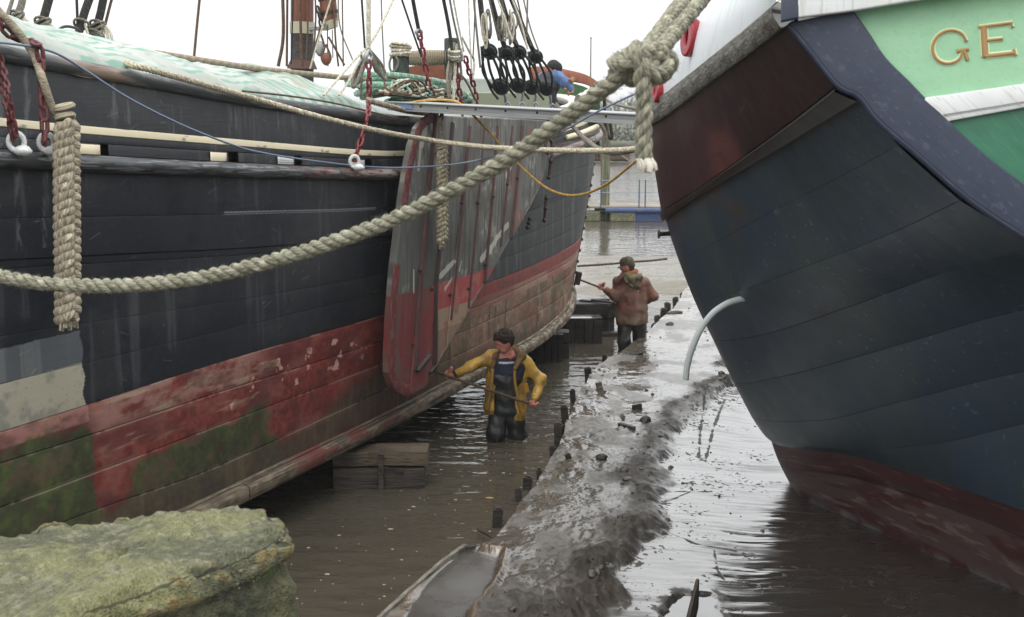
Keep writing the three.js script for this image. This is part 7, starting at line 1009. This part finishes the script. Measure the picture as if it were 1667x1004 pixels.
// ---- man in yellow
{
  const t = thing('person', 'man in open yellow jacket and dark chest waders scrubbing the barge with a pole', 'person');
  const J = (u, v, D) => atD(u, v, D);
  const head = J(821, 555, 13.84), neck = J(827, 579, 13.9), chest = J(825, 602, 13.9), belly = J(823, 636, 13.92), pel = J(823, 662, 13.92), rS = J(799, 580, 13.86), rE = J(767, 597, 13.74), rW = J(741, 609, 13.68), rH = J(730, 612.5, 13.66), lS = J(851, 585, 13.94), lE = J(880, 618, 13.9), lW = J(871, 648, 13.72), lH = J(868, 657, 13.68), rHip = J(811, 668, 13.92), lHip = J(837, 668, 13.94), rK = J(808, 702, 13.84), lK = J(842, 708, 13.95);
  const foot = (k, dx, dz) => V(k.x + dx, -0.42, k.z + dz), rA = foot(rK, -0.01, -0.05), lA = foot(lK, 0.02, -0.08);
  const fwd = V(-0.78, -0.42, 0.46), up = V(-0.28, 0.92, -0.05), HM = frame(head, fwd, up);
  const bodyCaps = [cap(neck, head, 0.06, 0.062), cap(neck, chest, 0.07, 0.1), cap(chest, belly, 0.1, 0.11), cap(belly, pel, 0.12, 0.13), cap(rS, lS, 0.065), cap(rS, rE, 0.052, 0.043), cap(rE, rW, 0.043, 0.028), cap(lS, lE, 0.052, 0.043), cap(lE, lW, 0.043, 0.028), cap(rW, rH, 0.028, 0.026), cap(lW, lH, 0.028, 0.026), cap(rHip, rK, 0.085, 0.058), cap(lHip, lK, 0.085, 0.058), cap(rK, rA, 0.055, 0.04), cap(lK, lA, 0.055, 0.04)];
  const axis = J(869, 659, 13.68).sub(J(704, 603, 13.62)).normalize();
  const body = mergeGeometries([mesh(bodyCaps, 0.05, 0.014), headGeo(HM), handGeo(rH, axis, rW.clone().sub(rH).add(V(0, 0.03, 0)), 1), handGeo(lH, axis, lW.clone().sub(lH), -1)].map((g) => { g.deleteAttribute('uv'); return g; }));
  part(t, 'body', colour(body, (q, n, o) => skin(o, q)), vc(0.55));
  const hl = (x, y, z) => V(x, y, z).applyMatrix4(HM);
  for (const s of [-1, 1]) part(t, 'eye', new THREE.SphereGeometry(0.011, 8, 6).translate(...hl(s * 0.031, 0.006, 0.086).toArray()), plain(0x2a221e, 0.3));
  const hairCaps = [cap(hl(0, 0.045, -0.03), hl(0, 0.06, 0.03), 0.096, 0.078), cap(hl(0, 0.0, -0.06), hl(0, -0.04, -0.05), 0.078, 0.06), cap(hl(-0.05, 0.03, 0.0), hl(0.05, 0.03, 0.0), 0.066)];
  part(t, 'hair', colour(mesh(hairCaps, 0.04, 0.0075, (p, d) => Math.max(d + 0.030 * (fbm3(p.x * 38, p.y * 38, p.z * 38, 2) - 0.5), -(V().copy(p).sub(hl(0, -0.02, 0.13)).length() - 0.098))), (q, n, o) => { S255(o, 30, 22, 18); mixS(o, 54, 40, 32, sstep(0.45, 0.7, fbm3(q.x * 60, q.y * 60, q.z * 60, 2))); }), vc(0.95));
  // waders
  const wad = [cap(J(822, 612, 13.88), belly, 0.132, 0.14), cap(belly, pel, 0.14, 0.15), cap(J(811, 616, 13.88), J(836, 616, 13.9), 0.115), cap(rHip, rK, 0.118, 0.1), cap(lHip, lK, 0.118, 0.1), cap(rK, rA, 0.1, 0.095), cap(lK, lA, 0.1, 0.095), cap(rA, rA.clone().add(V(-0.06, -0.02, 0.1)), 0.06, 0.05), cap(lA, lA.clone().add(V(0.03, -0.02, 0.12)), 0.06, 0.05)];
  const bibY = J(822, 603, 13.8).y;
  part(t, 'waders', colour(mesh(wad, 0.05, 0.012, (p, d) => Math.max(d + fold(p, 1.6) + 0.016 * (fbm3(p.x * 16, p.y * 6, p.z * 16, 3) - 0.5), p.y - bibY)), (q, n, o) => { S255(o, 44, 46, 48); mixS(o, 70, 70, 66, 0.6 * sstep(0.5, 0.7, fbm3(q.x * 9, q.y * 9, q.z * 9, 3))); mixS(o, 24, 24, 26, 0.7 * sstep(0.32, 0.1, q.y)); }), vc(0.5));
  for (const s of [J(812, 592, 13.78), J(837, 592, 13.8)]) { const a = s.clone().setY(bibY - 0.01), b = s.clone().add(V(s.x < J(824, 592, 13.8).x ? -0.03 : 0.03, 0.10, -0.06)); part(t, 'brace', sweep([a, a.clone().lerp(b, 0.5).add(V(0, 0, 0.03)), b], 0.016, 6), plain(0x232527, 0.7)); }
  // jumper
  const jum = [cap(J(826, 583, 13.9), J(824, 604, 13.89), 0.085, 0.13), cap(J(806, 590, 13.88), J(846, 592, 13.92), 0.095), cap(J(810, 606, 13.88), J(838, 606, 13.9), 0.11)]; const y1 = J(822, 591, 13.78).y, y2 = J(822, 579.5, 13.8).y;
  part(t, 'jumper', colour(mesh(jum, 0.04, 0.01), (q, n, o) => { S255(o, 34, 38, 56); if (Math.abs(q.y - y1) < 0.012 || Math.abs(q.y - y2) < 0.008) S255(o, 190, 192, 200); }), vc(0.9));
  part(t, 'shirt_collar', sweep([J(830, 584, 13.74), J(834, 579, 13.76), J(838, 580, 13.8)], 0.016, 6), plain(0xa95050, 0.8));
  // jacket
  const hemL = J(800, 664, 13.86), hemR = J(842, 674, 13.92);
  const jk = [cap(J(808, 583, 13.92), J(843, 586, 13.96), 0.105, 0.11), cap(J(808, 592, 13.92), hemL, 0.115, 0.095), cap(J(840, 594, 13.97), hemR, 0.125, 0.105), cap(J(824, 592, 13.99), J(824, 670, 14.0), 0.115, 0.14), cap(rS, rE, 0.078, 0.062), cap(rE, rW, 0.062, 0.05), cap(lS, lE, 0.08, 0.068), cap(lE, lW, 0.068, 0.052)];
  const gapA = J(812, 600, 13.8), gapTop = J(822, 572, 13.8).y;
  const jacket = mesh(jk, 0.05, 0.0105, (p, d) => {
    d += fold(p, 1.5); const k = (gapTop - p.y), cx = gapA.x + 0.075 - 0.02 * k + (p.z - gapA.z) * 0.05, hw = 0.055 + 0.12 * clamp(k, 0, 0.5); const g = Math.max(Math.abs(p.x - cx) - hw, gapA.z - 0.17 - p.z); d = Math.max(d, -g); // open front
    const hem = mix(hemL.y, hemR.y, clamp((p.x - hemL.x) / (hemR.x - hemL.x), -0.4, 1.4)) - 0.07; d = Math.max(d, hem - p.y + 0.01 * Math.sin(p.x * 30)); return d;
  });
  part(t, 'jacket', colour(jacket, (q, n, o) => { const a = fbm3(q.x * 9, q.y * 9, q.z * 9, 4); S255(o, 176, 138, 52); mixS(o, 130, 98, 42, sstep(0.48, 0.66, a) * 0.8); mixS(o, 188, 154, 74, 0.5 * sstep(0.5, 0.32, a)); mixS(o, 80, 66, 38, 0.5 * sstep(0.60, 0.72, fbm3(q.x * 14 + 4, q.y * 8, q.z * 14, 3))); }), vc(0.5));
  // turned back brown collar, inner facing of the open front, dark cuffs, pocket flap
  const col1 = [cap(J(816, 572, 13.92), J(806, 580, 13.82), 0.035, 0.04), cap(J(838, 570, 13.95), J(850, 578, 13.86), 0.045, 0.05), cap(J(850, 578, 13.86), J(838, 600, 13.76), 0.045, 0.025), cap(J(818, 568, 14.02), J(838, 567, 14.04), 0.05), cap(J(806, 580, 13.82), J(800, 604, 13.76), 0.036, 0.02)];
  part(t, 'collar', colour(mesh(col1, 0.025, 0.009, (p, d) => d + 0.004 * Math.sin((p.x + p.y) * 260)), (q, n, o) => { S255(o, 112, 88, 56); mixS(o, 84, 64, 42, sstep(0.45, 0.65, fbm3(q.x * 20, q.y * 20, q.z * 20, 3))); }), vc(0.95));
  part(t, 'facing', sweep(cat([J(802, 600, 13.75), J(800, 625, 13.73), J(796, 650, 13.73), J(793, 668, 13.75)]).getPoints(16), 0.022, 6), plain(0x8a6c36, 0.8));
  part(t, 'facing', sweep(cat([J(838, 600, 13.76), J(838, 620, 13.76), J(843, 648, 13.78), J(848, 672, 13.8)]).getPoints(16), 0.018, 6), plain(0x9b7830, 0.8));
  for (const [a, b] of [[rE, rW], [lE, lW]]) { const p = a.clone().lerp(b, 0.97), q = a.clone().lerp(b, 1.12); part(t, 'cuff', rod(p, q, 0.05, 0.042, 12), plain(0x2b2320, 0.8)); }
  part(t, 'pocket_flap', boxAt(0.05, 0.11, 0.02, J(857, 632, 13.8).x, J(857, 632, 13.8).y, J(857, 632, 13.82).z, 0.3, 0, 0.2, 0.006), plain(0xa37a28, 0.6));
  rebase(t);
  // his scrubbing pole
  const b = thing('scrubbing_brush', 'long handled scrubbing brush held by the man in yellow', 'brush'), a0 = J(696, 604, 13.57), a1 = J(873, 660.5, 13.69), hand = [rH, lH];
  part(b, 'handle', rod(J(702, 603, 13.62), a1, 0.016, 0.016, 10), woodMat(84, 66, 50)); const hp = J(692, 605, 13.5); const hd = new RoundedBoxGeometry(0.1, 0.13, 0.05, 2, 0.012); hd.rotateZ(-0.5); hd.rotateY(0.9); hd.translate(hp.x, hp.y, hp.z); part(b, 'head', hd, wetTimber); const br = []; const rr = rng(4); for (let k = 0; k < 40; k++) { const q = hp.clone().add(V((rr() - 0.5) * 0.06, (rr() - 0.5) * 0.12, (rr() - 0.5) * 0.05)); br.push(rod(q, q.clone().add(V(-0.06, 0.005, -0.03)), 0.004, 0.003, 4)); } part(b, 'bristles', mergeGeometries(br), plain(0x3b3028, 0.9)).userData.kind = 'stuff'; rebase(b);
}
// ---- man in the muddy red jacket
{
  const t = thing('person', 'man in cap and mud stained red jacket seen from behind scrubbing the bow', 'person'); const J = (u, v, D) => atD(u, v, D);
  const head = J(1021, 433, 18.98), neck = J(1024, 446, 19.0), chest = J(1028, 468, 19.02), pel = J(1029, 515, 19.02), lS = J(1006, 457, 18.96), lE = J(1002, 483, 18.9), lW = J(987, 472, 18.84), lH = J(978, 468, 18.82), rS = J(1049, 459, 19.06), rE = J(1063, 482, 19.06), rW = J(1052, 490, 19.26), rH = J(1046, 489, 19.3), lHip = J(1017, 522, 19.0), rHip = J(1040, 522, 19.04), lK = J(1016, 552, 18.94), rK = J(1041, 546, 19.06);
  const lA = V(lK.x, -0.4, lK.z), rA = V(rK.x + 0.02, -0.4, rK.z - 0.04), HM = frame(head, V(-0.93, -0.22, -0.3), V(-0.12, 1, 0)), hl = (x, y, z) => V(x, y, z).applyMatrix4(HM);
  const caps = [cap(neck, head, 0.06, 0.062), cap(neck, chest, 0.08, 0.14), cap(chest, pel, 0.14, 0.13), cap(lS, rS, 0.07), cap(lS, lE, 0.055, 0.045), cap(lE, lW, 0.045, 0.03), cap(lW, lH, 0.03, 0.027), cap(rS, rE, 0.055, 0.045), cap(rE, rW, 0.045, 0.03), cap(rW, rH, 0.03, 0.027), cap(lHip, lK, 0.09, 0.06), cap(rHip, rK, 0.09, 0.06), cap(lK, lA, 0.058, 0.042), cap(rK, rA, 0.058, 0.042)];
  const ax = J(1003, 478, 18.9).sub(J(946, 456, 18.7)).normalize();
  const body = mergeGeometries([mesh(caps, 0.05, 0.016), headGeo(HM), handGeo(lH, ax, lW.clone().sub(lH).add(V(0, 0.02, 0)), 1), handGeo(rH, V(1, 0, 0), rW.clone().sub(rH).add(V(0, 0.03, 0)), 1)].map((g) => { g.deleteAttribute('uv'); return g; })); part(t, 'body', colour(body, (q, n, o) => skin(o, q)), vc(0.55));
  part(t, 'hair', colour(mesh([cap(hl(0, 0.0, -0.05), hl(0, -0.03, -0.045), 0.078, 0.06)], 0.02, 0.009, (p, d) => d + 0.01 * (fbm3(p.x * 40, p.y * 40, p.z * 40, 2) - 0.5)), (q, n, o) => S255(o, 66, 56, 48)), vc(0.8));
  const crown = [cap(hl(0, 0.055, -0.025), hl(0, 0.06, 0.02), 0.098, 0.09)]; const capY = 0.012; const inv = HM.clone().invert();
  part(t, 'cap', colour(mesh(crown, 0.02, 0.009, (p, d) => { const q = p.clone().applyMatrix4(inv); return Math.max(d, capY - q.y + 0.12 * Math.max(0, q.z - 0.02)); }), (q, n, o) => { S255(o, 84, 78, 62); mixS(o, 58, 54, 44, sstep(0.45, 0.65, fbm3(q.x * 20, q.y * 20, q.z * 20, 3))); }), vc(0.9));
  part(t, 'cap_peak', gridGeo(12, 6, (u, v) => { const a = mix(-1.15, 1.15, u), r = mix(0.075, 0.165 - 0.02 * a * a, v); return hl(Math.sin(a) * r * 0.85, 0.026 - 0.02 * v * v - 0.03 * (1 - Math.cos(a)), Math.cos(a) * r); }), plain(0x5a5444, 0.9)).material.side = THREE.DoubleSide;
  const wad = [cap(J(1028, 505, 19.02), pel, 0.15, 0.16), cap(lHip, lK, 0.125, 0.105), cap(rHip, rK, 0.125, 0.105), cap(lK, lA, 0.105, 0.09), cap(rK, rA, 0.105, 0.09), cap(lA, lA.clone().add(V(-0.12, -0.02, -0.04)), 0.06), cap(rA, rA.clone().add(V(-0.12, -0.02, -0.04)), 0.06)];
  part(t, 'waders', colour(mesh(wad, 0.05, 0.014, (p, d) => d + fold(p, 1.6)), (q, n, o) => { S255(o, 40, 40, 40); mixS(o, 74, 68, 60, 0.6 * sstep(0.5, 0.68, fbm3(q.x * 9, q.y * 9, q.z * 9, 3))); }), vc(0.4));
  const hem = J(1028, 527, 19).y, jk = [cap(J(1012, 462, 18.98), J(1044, 463, 19.04), 0.1, 0.105), cap(J(1016, 472, 18.98), J(1015, 524, 18.98), 0.12, 0.125), cap(J(1041, 472, 19.04), J(1042, 524, 19.04), 0.125, 0.125), cap(J(1028, 468, 18.94), J(1028, 524, 18.92), 0.1, 0.12), cap(J(1028, 468, 19.1), J(1028, 524, 19.12), 0.12, 0.12), cap(lS, lE, 0.082, 0.075), cap(lE, lW, 0.075, 0.055), cap(rS, rE, 0.085, 0.078), cap(rE, rW, 0.078, 0.058)];
  part(t, 'jacket', colour(mesh(jk, 0.06, 0.012, (p, d) => Math.max(d + fold(p, 1.1), hem - p.y - 0.012 * Math.sin(p.x * 20))), (q, n, o) => { const a = fbm3(q.x * 8, q.y * 8, q.z * 8, 5), b = fbm3(q.x * 20 + 7, q.y * 20, q.z * 20, 3); S255(o, 112, 64, 57); mixS(o, 108, 88, 70, 0.9 * sstep(0.36, 0.56, a)); mixS(o, 138, 96, 84, 0.6 * sstep(0.52, 0.7, b)); mixS(o, 74, 56, 48, 0.6 * sstep(0.54, 0.68, fbm3(q.x * 12 + 3, q.y * 10, q.z * 12, 4))); mixS(o, 96, 86, 66, 0.6 * sstep(hem + 0.35, hem + 0.05, q.y)); }), vc(0.75));
  const hood = [cap(J(1020, 451, 18.9), J(1040, 452, 18.92), 0.07, 0.065), cap(J(1027, 455, 18.88), J(1034, 471, 18.9), 0.095, 0.05), cap(J(1040, 453, 18.9), J(1037, 468, 18.9), 0.055, 0.045)]; part(t, 'hood', colour(mesh(hood, 0.04, 0.01, (p, d) => d + fold(p, 3)), (q, n, o) => { S255(o, 104, 96, 72); mixS(o, 66, 60, 46, sstep(0.45, 0.62, fbm3(q.x * 16, q.y * 16, q.z * 16, 3))); }), vc(0.9));
  const sc = []; for (let k = 0; k <= 12; k++) { const a = k / 12 * Math.PI * 2; sc.push(V(neck.x + Math.cos(a) * 0.105, neck.y + 0.015 + 0.03 * Math.cos(a), neck.z + Math.sin(a) * 0.1)); } part(t, 'scarf', sweep(cat(sc).getPoints(40), 0.042, 8), plain(0x8a5236, 0.95)); part(t, 'scarf_end', sweep(cat([J(1014, 448, 18.84), J(1007, 454, 18.82), J(1002, 461, 18.82)]).getPoints(12), 0.04, 8), plain(0x5a4034, 0.95));
  rebase(t);
  const b = thing('scrubbing_brush', 'long handled rusty headed scraper held by the capped man against the bow', 'brush'); part(b, 'handle', rod(J(946, 456, 18.7), J(1006, 479, 18.92), 0.016, 0.016, 8), woodMat(94, 70, 56)); const h = J(942, 453, 18.68); const g = new RoundedBoxGeometry(0.07, 0.2, 0.1, 2, 0.015); g.rotateZ(-0.2); g.translate(h.x, h.y, h.z); part(b, 'head', g, ironMat); part(b, 'blade', boxAt(0.02, 0.22, 0.13, h.x - 0.045, h.y, h.z, 0, 0, -0.2, 0.004), ironMat); rebase(b);
}
// ---- man with a hammer on board
{
  const t = thing('person', 'man in blue sleeves and dark waistcoat hammering on the barge bow', 'person'); const J = (u, v, D) => atD(u, v, D);
  const head = J(900, 115, 18.2), neck = J(897, 123, 18.2), chest = J(893, 137, 18.2), pel = J(887, 163, 18.22), rS = J(907, 125, 18.12), rE = J(921, 136, 18.05), rW = J(929, 143, 18.0), rH = J(931, 147, 18.0), lS = J(886, 126, 18.3), lE = J(884, 146, 18.4), lW = J(896, 156, 18.35), lH = J(900, 157, 18.33);
  const HM = frame(head, V(0.75, -0.5, -0.3), V(0.4, 0.9, 0)), hl = (x, y, z) => V(x, y, z).applyMatrix4(HM), hips = [J(882, 168, 18.22), J(893, 168, 18.22)], K = hips.map((h, i) => h.clone().add(V(0.12 + 0.08 * i, -0.4, 0))), A = K.map((k) => k.clone().add(V(-0.1, -0.42, 0)));
  const caps = [cap(neck, head, 0.055, 0.06), cap(neck, chest, 0.08, 0.13), cap(chest, pel, 0.13, 0.125), cap(rS, lS, 0.06), cap(rS, rE, 0.05, 0.042), cap(rE, rW, 0.042, 0.028), cap(rW, rH, 0.028, 0.026), cap(lS, lE, 0.05, 0.042), cap(lE, lW, 0.042, 0.028), cap(lW, lH, 0.028, 0.026), ...[0, 1].flatMap((i) => [cap(hips[i], K[i], 0.085, 0.06), cap(K[i], A[i], 0.056, 0.04)])];
  const ax = J(931, 128, 18.0).sub(J(925, 155, 18.0)).normalize();
  part(t, 'body', colour(mergeGeometries([mesh(caps, 0.05, 0.018), headGeo(HM), handGeo(rH, ax, rW.clone().sub(rH).add(V(-0.02, 0, 0)), 1), handGeo(lH, V(1, 0, 0), lW.clone().sub(lH).add(V(-0.02, 0.02, 0)), 1)].map((g) => { g.deleteAttribute('uv'); return g; })), (q, n, o) => skin(o, q)), vc(0.55));
  part(t, 'shirt', colour(mesh([cap(rS, rE, 0.08, 0.075), cap(rE, rW, 0.075, 0.055), cap(lS, lE, 0.08, 0.07), cap(lE, lW, 0.07, 0.05), cap(rS, lS, 0.085), cap(neck, chest, 0.085, 0.12)], 0.05, 0.014, (p, d) => d + fold(p, 1.4)), (q, n, o) => { S255(o, 92, 118, 158); mixS(o, 70, 92, 130, sstep(0.45, 0.65, fbm3(q.x * 14, q.y * 14, q.z * 14, 3))); }), vc(0.85));
  part(t, 'waistcoat', colour(mesh([cap(J(895, 128, 18.2), chest, 0.12, 0.16), cap(chest, pel, 0.16, 0.15), cap(J(888, 126, 18.24), J(903, 127, 18.16), 0.085)], 0.05, 0.014, (p, d) => d + fold(p, 1.4)), (q, n, o) => S255(o, 62, 62, 68)), vc(0.9));
  part(t, 'trousers', colour(mesh([cap(pel, hips[0], 0.14), cap(pel, hips[1], 0.14), ...[0, 1].flatMap((i) => [cap(hips[i], K[i], 0.11, 0.085), cap(K[i], A[i], 0.085, 0.07)])], 0.05, 0.016), (q, n, o) => S255(o, 44, 46, 54)), vc(0.9));
  const inv = HM.clone().invert(); part(t, 'cap', colour(mesh([cap(hl(0, 0.055, -0.025), hl(0, 0.06, 0.02), 0.1, 0.092)], 0.02, 0.01, (p, d) => Math.max(d, 0.0 - p.clone().applyMatrix4(inv).y)), (q, n, o) => S255(o, 36, 36, 36)), vc(0.9)); part(t, 'cap_peak', boxAt(0.13, 0.016, 0.08, hl(0, 0.012, 0.12).x, hl(0, 0.012, 0.12).y, hl(0, 0.012, 0.12).z, 0.8, 0.4, 0, 0.006), plain(0x262626, 0.9));
  rebase(t);
  const h = thing('hammer', 'wooden hammer raised in the hand of the man on the bow', 'hammer'); part(h, 'handle', rod(J(925, 156, 18.0), J(931, 130, 18.0), 0.014, 0.014, 8), woodMat(150, 116, 78)); const q = J(931, 132, 18.0); part(h, 'head', rod(q.clone().add(V(-0.03, -0.01, 0.03)), q.clone().add(V(0.03, 0.03, -0.04)), 0.04, 0.04, 10), woodMat(142, 104, 66)); rebase(h);
}
partNames(barge);
scene.fog = new THREE.FogExp2(0xe8ecec, 0.0007);
renderer.render(scene, camera);
